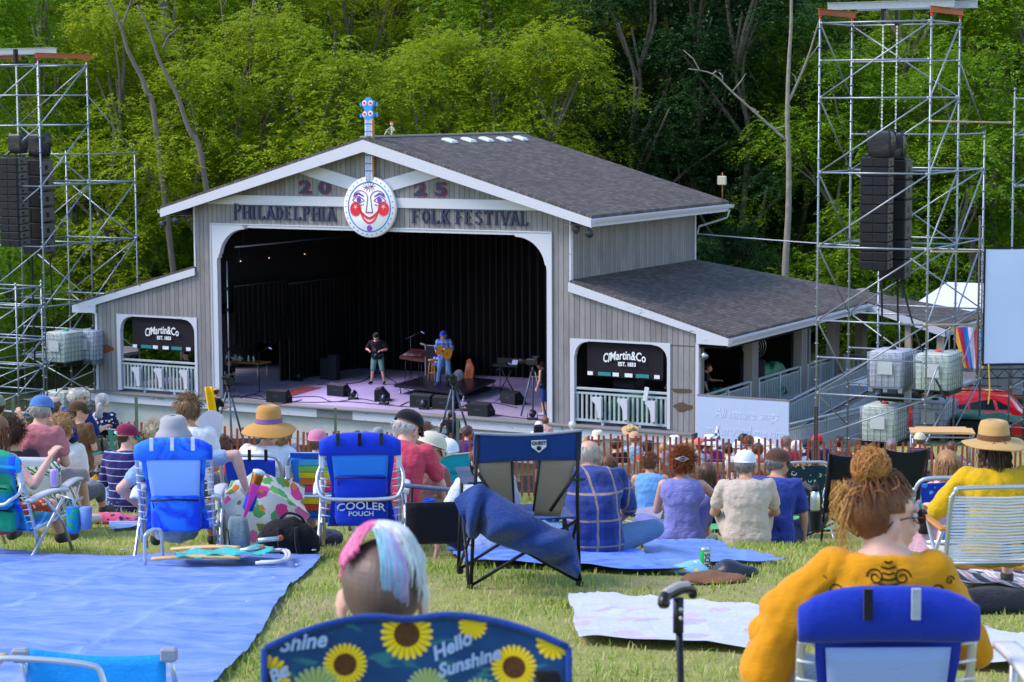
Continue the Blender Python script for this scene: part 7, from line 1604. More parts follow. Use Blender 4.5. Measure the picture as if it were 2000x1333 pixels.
person('auburn haired person in white top sitting on the grass behind the draped chair',onground(952,14.9),.2,'ground',lean=-6,hunch=4,head=(-10,-8,0),arms=('ground','lap'),tone='l',top='#c9cede',sleeve=.7,bottom='#1a2040',pant=1.8,hr='short',hc='#8a5232',gl='dark',b=1.1,s=.88,seed=26,vox=.009)
# navy and khaki chair with jacket
qc=onground(1020,12.9);quad_chair('tall navy and khaki camping chair with a jacket draped over it, in the centre',qc,.16,W=.62,T=.97,col='#14387c',col2='#85796a',logo=True)
JM=cloth('#1f3a78',.85,.15,1.2);Rj=Matrix.Rotation(.16,4,'Z')
def jk(px,py,off=0):return at(px,py,12.55+off)
top_e=[(885,978),(915,955),(938,945),(975,968),(1030,1002),(1080,1032),(1112,1040),(1125,1075),(1132,1118)];bot_e=[(918,1048),(925,1055),(938,1040),(955,1055),(1000,1072),(1045,1085),(1085,1105),(1110,1118),(1130,1128)]
def jf(u,v):
 k=u*8;i=min(7,int(k));f=k-i;a=[top_e[i][q]*(1-f)+top_e[i+1][q]*f for q in (0,1)];b=[bot_e[i][q]*(1-f)+bot_e[i+1][q]*f for q in (0,1)]
 return jk(a[0]*(1-v)+b[0]*v,a[1]*(1-v)+b[1]*v,.05*math.sin(u*23+v*3)*(.4+v)-.12*math.sin(math.pi*v)+.05*math.sin(u*9)+.03*math.sin(u*41+v*9)*v)-qc
mb=MB();mb.sheet(jf,44,14,th=.012);o=mb.build('draped_jacket',JM);o.location=qc;s_=o.modifiers.new('sub','SUBSURF');s_.levels=s_.render_levels=1;tag(o,'dark blue jacket slung across the navy and khaki camping chair','jacket')
# people sitting on the grass, right half
person('big man in blue and tan plaid shirt sitting cross-legged right of the draped chair',onground(1158,14.3),.1,'ground',lean=-4,hunch=14,arms=('lap',((.1,.12,-.27),(.02,.3,-.4))),legs=('cross',((.4,.2,.06),(.1,.42,-.02))),head=(0,-12,0),tone='l',top=dict(col='#33468e',col2=['#27366f','#b09468'],pat='plaid',ps=5.5),sleeve=.95,bottom='#5f7fa8',pant=1.85,hr='fringe',hc='#b8aca0',b=1.2,belly=.05,s=.95,nkl=.1,seed=27,vox=.009,shoes='#8a7860',n=150)
sitter('long haired girl in green tank top leaning on her right arm',1192,884,24,rz=-.15,lean=2,hunch=8,side=-3,head=(-25,-6,0),legs=(((.1,.36,.2),(.06,.44,-.02)),((.12,.36,.18),(.08,.46,-.02))),arms=('lap',((.12,.02,-.26),(.2,.1,-.45))),tone='m',top='#117a4c',sleeve=0,bottom='#5a6f8a',pant=1.8,hr='long',hc='#5a3c28',hc2='#7a5236',n=380,s=.86,fem=True,seed=28,ears=False,vox=.01)
sitter('person in light blue sleeveless top with short curly auburn hair',1268,892,24,rz=.05,lean=0,hunch=12,side=3,head=(-15,-20,0),legs=(((.1,.36,.2),(.06,.44,-.02)),((.12,.36,.18),(.08,.46,-.02))),arms=('lap','lap'),tone='l',top=dict(col='#6fa4dc',fold=.5),sleeve=0,bottom='#4a90b8',pant=1.0,hr='curly',hc='#5a3020',hc2='#7a4830',n=300,s=.85,b=1.15,seed=29,vox=.01)
t,J=person('woman in lavender sleeveless blouse with frizzy red bun and silver clip',onground(1332,18.0),-.1,'ground',lean=-1,hunch=4,arms=(((.06,.1,-.25),(.0,.3,-.25)),((.17,.16,-.17),(-.02,.38,-.16))),legs=('cross','bent'),tone='l',top=dict(col='#7d7fc0',fold=.7),sleeve=0,bottom='#7477b4',pant=1.7,hr='curly',hc='#5a2818',hc2='#a05428',n=700,fem=True,s=.92,b=1.12,seed=30,vox=.009,neckline=1,shoes=None)
curls('frizzy_bun','#6a2e18','#b86430',420,(0,-.06,.1),(.085,.075,.08),31,(.04,.09),par=t,r=.0022) if 0 else None
Hm=J['Hm'];mb=MB();r_=random.Random(31)
for k in range(420):
 a,ph=r_.uniform(0,6.28),math.acos(r_.uniform(-1,1));nr=V((math.sin(ph)*math.cos(a),math.sin(ph)*math.sin(a),math.cos(ph)));p0=V((0,-.06,.085))+V((nr.x*.085,nr.y*.07,nr.z*.085))*r_.uniform(.4,1);tg=(nr+V((r_.uniform(-1,1),r_.uniform(-1,1),r_.uniform(-1,1)))).normalized();X,Y,_=frame(tg);q0=r_.uniform(0,6)
 mb.tube([Hm@(p0+tg*.06*s_+X*.007*math.cos(q0+s_*9)+Y*.007*math.sin(q0+s_*9)) for s_ in np.linspace(0,1,8)],[.0024*(1-.6*j/7) for j in range(8)],3,cap=False)
mb.build('frizzy_bun',hairm('#5a2818','#a05428'),t,rnd=True)
mb=MB()
for s_ in (-1,1):mb.tube([Hm@V((x,-.155,.07+s_*z)) for x,z in ((-.05,0),(-.02,.012),(.01,.022),(.035,.008),(.05,0))],.0035,5)
mb.tube([Hm@V((-.06,-.155,.07)),Hm@V((.06,-.155,.07))],.003,5);mb.build('hair_clip',M_SIL,t)
sitter('girl in black tank top with pink strap and low brown bun',1378,895,21.5,rz=.05,lean=4,hunch=6,side=2,head=(0,-4,6),legs=(((.1,.36,.2),(.06,.44,-.02)),((.12,.36,.18),(.08,.46,-.02))),arms=('hidden',((.1,-.05,-.27),(.1,-.04,-.5))),tone='l',top='#16161c',sleeve=0,bottom='#22232c',pant=1.8,hr='bob',hc='#4a3226',hc2='#6a4a36',s=.88,fem=True,seed=32,vox=.01)
person('man in beige tee with white and grey cap sitting on the grass',onground(1458,17.2),.0,'ground',lean=-3,hunch=7,head=(-12,-6,0),legs=(((.1,.36,.2),(.06,.44,-.02)),((.12,.36,.18),(.08,.46,-.02))),arms=(((.08,.08,-.26),(.0,.3,-.28)),((.08,.08,-.26),(.0,.3,-.3))),tone='m',top=dict(col='#c3b3a4',fold=.6),sleeve=.52,bottom='#b8a898',pant=1.0,hr='short',hc='#8a8480',hat=('cap','#d8dcec','#55585f',False,0),s=.88,b=1.2,seed=33,vox=.009)
person('man in navy tee and brown cap with glasses facing right beside the beige tee',onground(1508,17.7),-.35,'ground',lean=-6,hunch=8,head=(-32,-10,0),arms=('lap',((.06,.05,-.28),(.04,.12,-.46))),legs=('bent','out'),tone='m',top=dict(col='#2f3f90',fold=.6),sleeve=.55,bottom='#24285a',pant=.95,hr='short',hc='#8a8684',hat=('cap','#553a30'),gl='clear',b=1.12,s=.93,seed=34,vox=.009,shoes='#3a3430')
MN=cloth('#1f3a4c',.8,.08,.2,['#e8b43a','#c8dce8','#e8c860'],'speck',1.2)
t=beach_chair('dark teal chair back printed with yellow stars and pale moons',onground(1566,19.6),.1,W=.44,T=.78,mats=MN,pouch=0,bar=False,straps=(),lace=False,pillow=False,armrest=False)
mb=MB();r_=random.Random(2)
for k in range(16):
 x,z=r_.uniform(-.17,.17),r_.uniform(.3,.74);y=-(z-.24)*.34-.03
 if k%2:R0=r_.uniform(.014,.028);P=[(R0*math.cos(a),R0*math.sin(a)) for a in np.linspace(R_(150),R_(390),12)]+[(R0*.75*math.cos(a),R0*.22+R0*.8*math.sin(a)) for a in np.linspace(R_(370),R_(170),10)];mb.prism(P,(x,y,z),X3,Z3,.004,1)
 else:R0=r_.uniform(.012,.022);mb.prism([(R0*(1 if q%2 else.4)*math.cos(q*.628),R0*(1 if q%2 else.4)*math.sin(q*.628)) for q in range(10)],(x,y,z),X3,Z3,.004,0)
mb.build('printed_stars',[plain('#e8b840',.6),plain('#b8dce8',.6)],t)
p=at(1592,985,16.6);t=thing('steel_bottle','brushed steel bottle with black sport lid in a chair cup holder','bottle',p);mb=MB();mb.lathe([(.034,-.12),(.038,-.11),(.038,.06),(.03,.09),(.022,.11)],n=20);mb.build('flask',plain('#c0c2c8',.25,.05,3,.9,.02),t);mb=MB();mb.lathe([(.026,.1),(.028,.13),(.02,.15),(.012,.165),(.014,.175)],n=16);mb.build('lid',M_DK,t)
mb=MB();mb.lathe([(.045,-.2),(.055,-.08),(.058,-.05)],n=16,cap=False);mb.build('holder',cloth('#14151b'),t)
def black_chair(px,D,lab,T=.8):
 t=thing('camp_chair',lab,'camping chair',onground(px,D),.15);mb=MB();mb.sheet(lambda u,v:((u-.5)*.38,-.12-.2*v,.3+(T-.3)*v-.03*math.sin(math.pi*u)*v),8,8,th=.01);mb.build('back',cloth('#181a22',.8),t)
 for s_ in (-1,1):mb=MB();mb.tube([(s_*.2,-.1,0),(s_*.2,-.32,T+.01)],.011,6);mb.build('post',M_CHB,t);mb=MB();mb.tube([(s_*.26,.3,0),(-s_*.26,-.1,.35)],.011,6);mb.build('leg',M_CHB,t);mb=MB();mb.box((s_*.27,.05,.5),(.06,.4,.015));mb.build('armrest',cloth('#22242e'),t)
black_chair(1640,18.5,'black camping chair left of the curly top knot woman',.84);black_chair(1748,20,'black camping chair back beyond the woman with the top knot',.84)
# right edge group
t=beach_chair('bright blue patterned chair under the small girl with bobbed hair',onground(1850,13.9),.05,W=.5,T=.64,mats=cloth('#1238c0',.75,.1,.2,['#6fb0f0','#3f8fe8'],'floral',.9),pouch=0,bar=False,straps=(),lace=False,pillow=False)
person('small girl with bobbed light brown hair and pink tulle skirt in the blue patterned chair',onground(1845,14.3),.1,'chair',seat=.12,s=.76,tone='p',top='#e8b4c8',sleeve=0,bottom='#e6b8cc',pant=1.0,hr='bob',hc='#8a6040',hc2='#b88a58',fem=True,seed=35,n=340,vox=.009)
p=onground(1822,14.0);mb=MB();mb.rings([[V((r*math.cos(a)*(1+.05*math.sin(a*9)),r*math.sin(a)*.9,z)) for a in [2*math.pi*j/40 for j in range(40)]] for z,r in ((.42,.1),(.36,.16),(.25,.22),(.12,.26))],0,False);o=mb.build('tulle_skirt',cloth('#eab8cc',.8,.1,.8,trans=.3));o.location=p;tag(o,'pale pink tulle skirt spilling from the blue patterned chair','skirt')
p=at(1805,1000,13.8);t=thing('teal_bottle','black flask with teal lid beside the girl in the tulle skirt','bottle',p);mb=MB();mb.lathe([(.035,-.14),(.038,-.12),(.036,.02)],n=16);mb.build('flask',M_DK,t);mb=MB();mb.lathe([(.034,.02),(.034,.05),(.02,.07)],n=16);mb.build('lid',plain('#1f8f88',.4),t)
pw=onground(1945,11.7);t=thing('strap_chair','white vinyl strap chair with aluminium frame at the right edge','lawn chair',pw,.06);hw=.3;TT=.7;Yz=lambda z:-.06-(z-.3)*.25
mb=MB();mb.tube(smooth_path([(-hw,Yz(.28),.28),(-hw,Yz(.6),.6),(-hw+.02,Yz(TT),TT-.02),(-hw+.07,Yz(TT),TT),(hw-.07,Yz(TT),TT),(hw-.02,Yz(TT),TT-.02),(hw,Yz(.6),.6),(hw,Yz(.28),.28)],5),.0125,8);mb.build('back_frame',M_SIL,t)
for k in range(21):z=.3+k*.0175;mb=MB();mb.tube([(-hw-.01,Yz(z),z),(-hw*.5,Yz(z)-.012,z-.004*math.sin(k)),(0,Yz(z)-.016,z-.006),(hw*.5,Yz(z)-.012,z-.004*math.sin(k*2)),(hw+.01,Yz(z),z)],.0068,6);mb.build('vinyl_strap',plain('#dadbe2',.4,.06),t)
mb=MB();mb.tube([(-hw,-.06,.27),(hw,-.06,.27)],.0125,8);mb.tube([(-hw,.36,.3),(hw,.36,.3)],.0125,8);mb.build('seat_frame',M_SIL,t)
mb=MB();mb.sheet(lambda u,v:((u-.5)*.6,-.05+v*.42,.27+.02*v-.06*math.sin(math.pi*u)*math.sin(math.pi*v)),12,8,th=.008);mb.build('seat_straps',plain('#d0d1d8',.45,.1),t)
for s_ in (-1,1):
 mb=MB();mb.tube([(s_*(hw+.01),-.16,.0),(s_*(hw+.01),.3,.44)],.0125,8);mb.build('leg',M_SIL,t);mb=MB();mb.tube([(s_*(hw+.01),.42,0),(s_*(hw+.01),-.02,.44)],.0125,8);mb.build('leg',M_SIL,t);mb=MB();mb.box((s_*(hw+.02),.12,.46),(.045,.4,.02),None,0,.008);mb.build('wooden_arm',plain('#b8742c',.5,.2,4),t)
person('woman in yellow top, straw sunhat and dark bob in the white strap chair',onground(1938,12.05),.05,'chair',seat=.27,s=.85,lean=8,hunch=8,arms=(((.17,.02,-.22),(.16,.26,-.24)),'rest'),tone='p',top=dict(col='#c8a010',fold=.7),sleeve=.9,bottom='#1f3f88',pant=.8,hr='bob',hc='#2e1f18',hc2='#4a3428',fem=True,b=1.28,hat=('straw','#b8935c','#6a4428',.19,.12,.1,.092,'sunhat',True),seed=36,vox=.008,n=340)
p=G(1930,1140);t=thing('wooden_arm','long wooden chair arm lying across the plaid blanket at right','wooden slat',p+V((0,0,.1)));mb=MB();mb.box((.05,0,0),(.62,.05,.03),Euler((0,.03,-.05)),0,.008);mb.build('slat',plain('#b8802c',.5,.15,3,st=(1,6,6)),t)
for x in (-.2,.3):mb=MB();mb.tube([(x,0,0),(x,.02,-.11)],.012,6);mb.build('stub',M_SIL,t)
# ------------------------------------------------------------------ slat fence
def fence(x0,x1,top,D,lab):
 t=thing('snow_fence',lab,'fence',onground((x0+x1)/2,D));b=t.location;n=int((x1-x0)/4247*D/.1);m=plain('#a34a34',.85,.2,5,bump=.3);r_=random.Random(int(x0))
 ys=[];mbs=MB()
 for k in range(n):
  px=x0+(x1-x0)*k/n;q=onground(px,D);zt=at(px,np.interp(px,[q_[0] for q_ in top],[q_[1] for q_ in top]),D).z+r_.uniform(-.02,.02);a=r_.uniform(-.05,.05)
  mbs.box(V((q.x,D+r_.uniform(-.01,.01),(q.z+zt)/2))-b,(.04,.01,zt-q.z),Euler((0,a,0)))
  ys.append((q.x,q.z,zt))
 mbs.build('slat_row',m,t)
 for f in (.12,.37,.63,.88):mb=MB();mb.tube([V((x,D-.01,z+(zt-z)*f))-b for x,z,zt in ys[::3]],.004,4);mb.build('twisted_wire',M_GALV,t)
TOPF=[(0,822),(270,824),(600,843),(1000,850),(1240,850),(1650,862),(2000,876)]
fence(-60,640,TOPF,37,'rust red slat fence running behind the left seated group');fence(640,1320,TOPF,37,'rust red slat fence across the middle of the slope');fence(1320,2120,TOPF,37,'rust red slat fence behind the right seated group')
for px,py,py2,lb,w_ in ((657,797,900,'weathered green fence post standing left of the black cap',.045),(895,818,900,'green steel fence post right of the camera operator',.055),(270,775,850,'wooden fence post in front of the left wing',.05),(30,778,850,'wooden fence post at the far left',.05),(362+5,822,860,'short fence post behind the quiff haired man',.05)):
 a=at(px,py,36.9);b=onground(px,36.9);mb=MB();mb.box((0,0,(a.z-b.z)/2),(w_,.03,a.z-b.z));o=mb.build('fence_post',plain('#5f6a5c',.8,.3,8));o.location=b;tag(o,lb,'fence post')
a=at(1588,795,30);b=onground(1592,30);t=thing('sign_post','tall perforated rusty steel post standing at the fence right of the signboard','post',b);mb=MB();mb.box((0,0,(a.z-b.z)/2),(.05,.04,a.z-b.z));mb.build('post',plain('#3c322e',.8,.4,9),t);mb=MB();hh=a.z-b.z
for k in range(int(hh/.035)):mb.box((0,-.021,.02+k*.035),(.012,.004,.014))
mb.build('hole_row',plain('#8a8078',.8),t)
# ------------------------------------------------------------------ audience beyond the fence
TN=plain('#b7ab98',.5,.08);rf=random.Random(21);fc=[0]
def far_person(px,py,lab,top,hr,hc,hat=None,h=1.32,chair=True,D=None,**k):
 D=D or rf.uniform(39.6,42.6);p,st_=P2(px,py,D);st_=max(.2,st_)
 person(lab,p,k.pop('rz',rf.uniform(-.3,.3)),'chair',seat=st_,s=1.06,lean=rf.uniform(2,9),tone=k.pop('tone','l'),top=top,bottom=k.pop('bottom','#55585f'),hr=hr,hc=hc,hat=hat,vox=.02,n=70,seed=rf.randrange(999),group='people seated beyond the slat fence',**k)
 if chair:fc[0]+=1;q=folding_chair('beige metal folding chair under the '+lab.split(' beyond')[0],p+V((0,-.14,0)),rf.uniform(-.2,.2),'beige folding chairs beyond the fence');q['label']=' '.join(('beige metal folding chair under the '+lab.split(' beyond')[0]).split()[:16])
FP_=[(712,848,'person in grey cap left of the black cap man','#7f8494','short','#5a4a40',('cap','#6f7484')),(698,848,'person with brown hair beside the grey cap','#a87a68','short','#6a4a3a',None),
(910,838,'person in purple top with dark hair right of the green post','#3a2f7a','short','#5a3a38',None),(1168,848,'person in white bucket hat and tan shirt beyond the fence','#b8aa94','short','#8a7a6a',('bucket','#d8d0c0')),
(1240,850,'person in peach cap and blue print shirt beyond the fence',dict(col='#8fb4cc',col2=['#e8ecf0','#4f84a8'],pat='floral',ps=1.5),'short','#8a6a54',('cap','#c8987c')),(1297,870,'fair haired person with sunglasses on head beyond the fence','#c89c84','short','#b8946a',None),
(1317,858,'person in round white hat beyond the fence','#7c7488','short','#8a8480',('bucket','#e4e4ec')),(1345,872,'person with straw coloured hat low beyond the fence','#8a7a6a','short','#8a7a5a',('bucket','#c8a878')),
(1365,862,'person in salmon cap beyond the fence','#8fa0c0','short','#7a5a48',('cap','#e0706a')),(1387,858,'person in wide white sunhat and plum top beyond the fence','#6a2a7c','short','#6a5a50',('straw','#e4e4ec','#3a3a44',.2,.1,.2,.09)),
(1442,868,'person in white cap beside the red cap beyond the fence','#c8ccd8','short','#8a7a6a',('cap','#e0e2ea')),(1463,856,'brown haired boy in white tee beyond the fence','#d0d4de','short','#6a4634',None),
(1535,858,'person with grey hair in magenta top beyond the fence','#a8284c','short','#8a7468',None),(1556,868,'person draped in white hooded towel beyond the fence','#dfe0e6','buzz','#dfe0e6',('bucket','#e4e4ea')),
(1575,862,'person in dark cap with navy shirt beyond the fence','#1f2c5a','short','#3a3030',('cap','#3a3a44')),(1598,855,'man in red cap and navy shirt beyond the fence','#1c2850','short','#4a3a34',('cap','#c8243c')),
(1640,858,'dark haired person left of the top knot beyond the fence','#5a4a50','short','#4a2e28',None),(1742,862,'person in grey hair and white shirt beyond the fence under the plywood platform','#d4d6de','short','#8a8486',None),
(1798,852,'man in tan cap and navy tee beyond the fence below the plywood platform','#232a52','short','#6a5a4a',('cap','#c8bca8')),(1425,880,'person with dark hair in striped top beyond the fence',dict(col='#5a4a6a',col2='#c8ccd8',pat='stripe',ps=8),'short','#3a2a28',None),
(1205,862,'person with dark hair in black tee beyond the fence','#1c1d24','short','#3a2a24',None),(1140,860,'person with blond hair in grey tee beyond the fence','#7a7f8c','short','#c8a878',None),
(560,845,'person in navy cap beyond the fence behind the straw hat','#8a93b0','short','#5a4a40',('cap','#2a3568')),(735,842,'person with gray cap right of the green post','#9aa0b0','short','#8a8078',('cap','#8a8e9c')),
(1860,868,'person in grey tee beyond the fence left of the straw sunhat','#8a8e9c','short','#5a4438',None),(1480,882,'person with brown hair low in front of the bending man','#8c4a5a','short','#5a3a2c',None),(1265,868,'person with dark bun in rust top beyond the fence','#a8583c','short','#3a2620',None)]
for f in FP_:far_person(*f)
# closed checked parasol
p=onground(1400,41);p.z=at(1400,838,41).z-1.45;t=thing('parasol','closed navy and white checked parasol standing beyond the fence','parasol',p);m,nt=newmat('checks');ck=tex(nt,'ShaderNodeTexChecker',coords(nt),16);ck.inputs[1].default_value=(.03,.04,.16,1);ck.inputs[2].default_value=(.75,.76,.82,1);finish(m,nt,ck.outputs[0],.8)
mb=MB();mb.rings([[V((r*math.cos(a)*(1+.25*math.sin(a*4)),r*math.sin(a),z)) for a in [2*math.pi*j/24 for j in range(24)]] for z,r in ((.35,.05),(.45,.16),(.8,.13),(1.2,.07),(1.45,.02))]);mb.build('folded_canopy',m,t);mb=MB();mb.tube([(0,0,0),(0,0,1.5)],.015,6);mb.build('pole',M_SIL,t)
# bending man
p=onground(1506,42.0);person('man in white tank top bending forward beyond the fence',p+V((0,0,0)),.9,'stand',lean=-62,hunch=10,over=True,head=(0,-70,0),arms=(((.02,.12,-.25),(.05,.3,-.42)),((.02,.12,-.25),(.05,.3,-.42))),tone='d',top='#e2e3ea',sleeve=0,bottom='#b8a070',pant=1.0,hr='short',hc='#2a2220',gl='clear',vox=.014,seed=40,n=100)
# standing crew below the stage
def crew(px,py,D,lab,h=1.75,**k):
 a=at(px,py,D);z=a.z-h;g=terr(a.x,D);p=V((a.x,D,max(g,z)))
 if z>g+.1:q=thing('crew_riser','low black riser under the '+' '.join(lab.split()[:9]),'platform',V((a.x,D,g)));mb=MB();mb.box((0,0,z-g-.03),(1.4,1.2,.06));mb.build('top',M_DK,q);[pipe(q,'leg',(sx*.6,sy*.5,0),(sx*.6,sy*.5,z-g-.05)) for sx in (-1,1) for sy in (-1,1)]
 return person(lab,p,k.pop('rz',-.5),'stand',vox=.015,n=90,**k),p
crew(415,754,56,'cameraman in black vest over yellow shirt with headphones below the stage',top=dict(col='#15161d'),sleeve=.5,bottom='#2a2a30',pant=1.9,hr='fringe',hc='#2a2422',tone='m',arms=('forward','forward'),rz=-.7,seed=41)
p=at(415,775,55.6);mb=MB();mb.sheet(lambda u,v:(-.2+.22*u+.1*v,-.02+.1*math.sin(3*u),.25-.75*v),6,6,th=.05);o=mb.build('yellow_cloth',cloth('#f0b800'));o.location=p;tag(o,'bright yellow cloth hanging from the shoulder of the cameraman','cloth')
crew(882,805,58,'camera operator with long dark wavy hair in black tee below the stage',top='#15161f',bottom='#22242c',pant=1.9,hr='long',hc='#2a2224',fem=True,arms=('up','forward'),seed=42,rz=0,h=1.66)
crew(1053,825,57,'man in white cap with black backpack below the stage',top='#dfe2ea',bottom='#55585f',hr='short',hc='#6a5a50',hat=('cap','#e4e6ee'),seed=43,rz=.1,h=1.7)
crew(1066,818,58.5,'woman in pink top with tied up hair beside the white cap man',top='#d09a98',sleeve=0,bottom='#55585f',hr='short',hc='#7a5434',fem=True,seed=44,rz=.1,h=1.66)
crew(1119,822,57,'white haired man in white tee standing right of the backpack man',top='#dfe2ee',bottom='#4a4e5a',hr='short',hc='#d8d8da',seed=45,rz=.1,h=1.72)
p=at(1052,843,56.7);mb=MB();mb.box((0,0,0),(.26,.14,.36),None,0,.05);o=mb.build('backpack',cloth('#14161f'));o.location=p;tag(o,'small black backpack worn by the man in the white cap','backpack')
# ------------------------------------------------------------------ things on the stage
def SW(u,v,w=0):return WB(u,v,w)
M_DRP=cloth('#060609',.95,.25,.2)
def drape(pts,w0,w1,lab,amp=.09,lam=.28,scal=0):
 O=SW(pts[0][0],pts[0][1],0);t=thing('stage_curtain',lab,'curtain',O);P=[V((DU.x*(u-pts[0][0])+DV.x*(v-pts[0][1]),DU.y*(u-pts[0][0])+DV.y*(v-pts[0][1]),0)) for u,v in pts]
 Ls=[0]
 for a,b in zip(P,P[1:]):Ls.append(Ls[-1]+(b-a).length)
 n=int(Ls[-1]/.05)
 def f(a,b):
  L=a*Ls[-1];i=max(0,min(len(P)-2,next((k for k in range(len(Ls)-1) if L<=Ls[k+1]+1e-6),0)));q=P[i].lerp(P[i+1],(L-Ls[i])/max(1e-6,Ls[i+1]-Ls[i]));d=(P[i+1]-P[i]).normalized();nn=V((-d.y,d.x,0))
  q=q+nn*amp*(math.sin(L*6.283/lam+math.sin(L*2.1)*1.5))*(.5+.5*b);z=w0+(w1-w0)*b-(scal*abs(math.sin(L*2.2))*b if scal else 0);return V((q.x,q.y,z))
 mb=MB();mb.sheet(f,n,6);mb.build('drape',M_DRP,t);mb=MB();mb.tube([p+V((0,0,w0)) for p in P],.025,6);mb.build('curtain_pipe',plain('#3a3d48',.5),t);return t
drape([(4.75,9.05),(8.6,9.15),(13,9.15),(17.7,9.1)],5.6,.02,'long black curtain across the back of the stage')
drape([(4.72,4.75),(4.75,9.0)],3.4,.02,'black side curtain along the left of the stage reaching the floor');drape([(4.72,1.5),(4.74,4.6)],3.55,1.6,'shorter black curtain with scalloped hem hanging at the front left',scal=.18)
drape([(17.6,2.2),(17.65,8.9)],5.4,.02,'black side curtain along the right of the stage')
drape([(.4,9.0),(4.5,9.0)],2.9,.0,'black curtain closing the back of the left wing');drape([(4.42,4.6),(4.42,9.0)],2.9,0,'black curtain between the left wing and the backstage')
t=thing('lighting_pipe','grey lighting pipe hanging along the left of the stage ceiling','pipe',SW(5.5,.5,4.95));mb=MB();mb.tube([(0,0,0),DV*7.4],.03,8);mb.build('pipe',M_GALV,t)
for k in range(4):mb=MB();a=DV*(.5+k*2);mb.tube([a,a+V((0,0,.9))],.012,5);mb.build('hanger',M_DK,t)
M_LMP=bpy.data.materials.new('lamp_glow');M_LMP.use_nodes=True ;e_=M_LMP.node_tree.nodes['Principled BSDF'];e_.inputs['Emission Color'].default_value=(1,.6,.3,1);e_.inputs['Emission Strength'].default_value=1.6
for v,lb in ((.75,'front'),(2.4,'middle'),(4.55,'rear')):
 t=thing('spotlight',lb+' warm lit spotlight hanging from the left stage pipe','spotlight',SW(5.5,v,4.9),-YAW);mb=MB();mb.lathe([(.06,-.12),(.09,-.05),(.11,.14),(.11,.16)],(0,0,-.3),14,ax=(.5,-.4,-.75));mb.build('can',M_DK,t);mb=MB();mb.lathe([(.1,.155),(.02,.16)],(0,0,-.3),14,ax=(.5,-.4,-.75));mb.build('lens',M_LMP,t);mb=MB();mb.tube([(0,0,0),(0,0,-.25)],.012,5);mb.build('clamp',M_DK,t)
 ld=bpy.data.lights.new('spot_beam','SPOT');ld.energy=420;ld.spot_size=1.9;ld.spot_blend=.8;ld.color=(.78,.68,1);ld.shadow_soft_size=.12;lo=bpy.data.objects.new('spot_beam',ld);COL.objects.link(lo);lo.parent=t;lo.location=(.1,-.1,-.5);tgt=Euler((0,0,YAW)).to_matrix()@(SW(11.5,3.6,.6)-SW(5.5,v,4.4));lo.rotation_euler=(-tgt).to_track_quat('Z','Y').to_euler()
t=thing('light_stand','tall thin stand with clamps just inside the left edge of the stage opening','stand',SW(5.28,.35,0),-YAW);mb=MB();mb.tube([(0,0,0),(0,0,4.5)],.02,6);mb.build('pole',M_ALU,t);mb=MB();mb.ab(-.1,.1,-.1,.1,0,.03);mb.build('foot',M_DK,t)
for z in (1.6,2.9,3.6):mb=MB();mb.box((.0,-.04,z),(.14,.1,.1),None,0,.02);mb.build('clamp',M_DK,t)
# monitors
def wedge(px,py,rz,lab,s=1.0):
 q=onw(px,py,0);t=thing('stage_monitor',lab,'stage monitor',SW(q.x,q.y,0),rz-YAW);t.scale=(s,s,s);mb=MB();P=[(-.22,0),(.24,0),(.24,.14),(.0,.42),(-.22,.36)]
 mb.prism(P,(-.36,0,0),Y3,Z3,.72);mb.build('cabinet',M_GRL,t);mb=MB();mb.add([(-.33,.245,.15),(.33,.245,.15),(.33,.012,.43),(-.33,.012,.43)],[(0,1,2,3)],0,False);mb.build('grille',M_GRL,t)
 mb=MB();mb.box((.365,0,.2),(.008,.14,.05));mb.box((0,-.225,.2),(.2,.008,.06));mb.build('handle',plain('#2c3140',.4),t)
for px,py,rz,lb in ((545,785,.1,'black stage monitor nearest the left front of the stage'),(663,773,-.15,'black stage monitor left of the photographer'),(746,782,-1.1,'upright wedge monitor below the photographer'),(826,794,.05,'black stage monitor at the left in front of the riser'),(870,798,.05,'black stage monitor in front of the singer'),(940,812,-.05,'black stage monitor on the lip right of the singer'),(1002,789,-.4,'black stage monitor at the right by the tripod camera')):wedge(px,py,rz,lb)
for px,py,lb in ((690,780,'small black floor light between the left monitors'),(750,790,'small floor light below the photographer'),(828,800,'small floor light in front of the riser'),(914,802,'small floor light right of the singer'),(583,745,'cluster of floor lights by the left curtain'),(1040,820,'small floor light at the right lip')):
 q=onw(px,py,0);t=thing('floor_light',lb,'floor light',SW(q.x,q.y,0),-YAW+.2);mb=MB();mb.box((0,0,.03),(.3,.2,.05),None,0,.01);mb.tube([(-.16,0,.04),(-.16,0,.2)],.012,5);mb.tube([(.16,0,.04),(.16,0,.2)],.012,5);mb.build('yoke',M_DK,t);mb=MB();mb.lathe([(.05,-.1),(.1,-.06),(.11,.08)],(0,0,.18),14,ax=(.1,.7,.6));mb.build('can',plain('#1a1d33',.4),t)
 # riser
rp=[(9.9,3.3),(12.9,2.3),(14.0,5.2),(11.2,6.2)];rc=V((12.0,4.3,0));t=thing('stage_riser','low black wheeled riser under the guitar player','platform',SW(rc.x,rc.y,0),-YAW)
a0=onw(770,752,.3);a1=onw(905,768,.3);a2=onw(968,742,.3);a3=onw(845,730,.3);Q=[(a.x-rc.x,a.y-rc.y) for a in (a0,a1,a2,a3)]
mb=MB();mb.prism(Q,(0,0,.22),X3,Y3,.09);mb.build('deck',plain('#14121f',.35,.3,5,bump=.2),t)
for a,b in Q:mb=MB();mb.tube([(a*.92,b*.92,.22),(a*.92,b*.92,.1)],.03,6);mb.lathe([(.05,-.02),(.05,.02)],(a*.92,b*.92,.05),10,ax=(1,0,0));mb.build('caster',M_ALU,t)
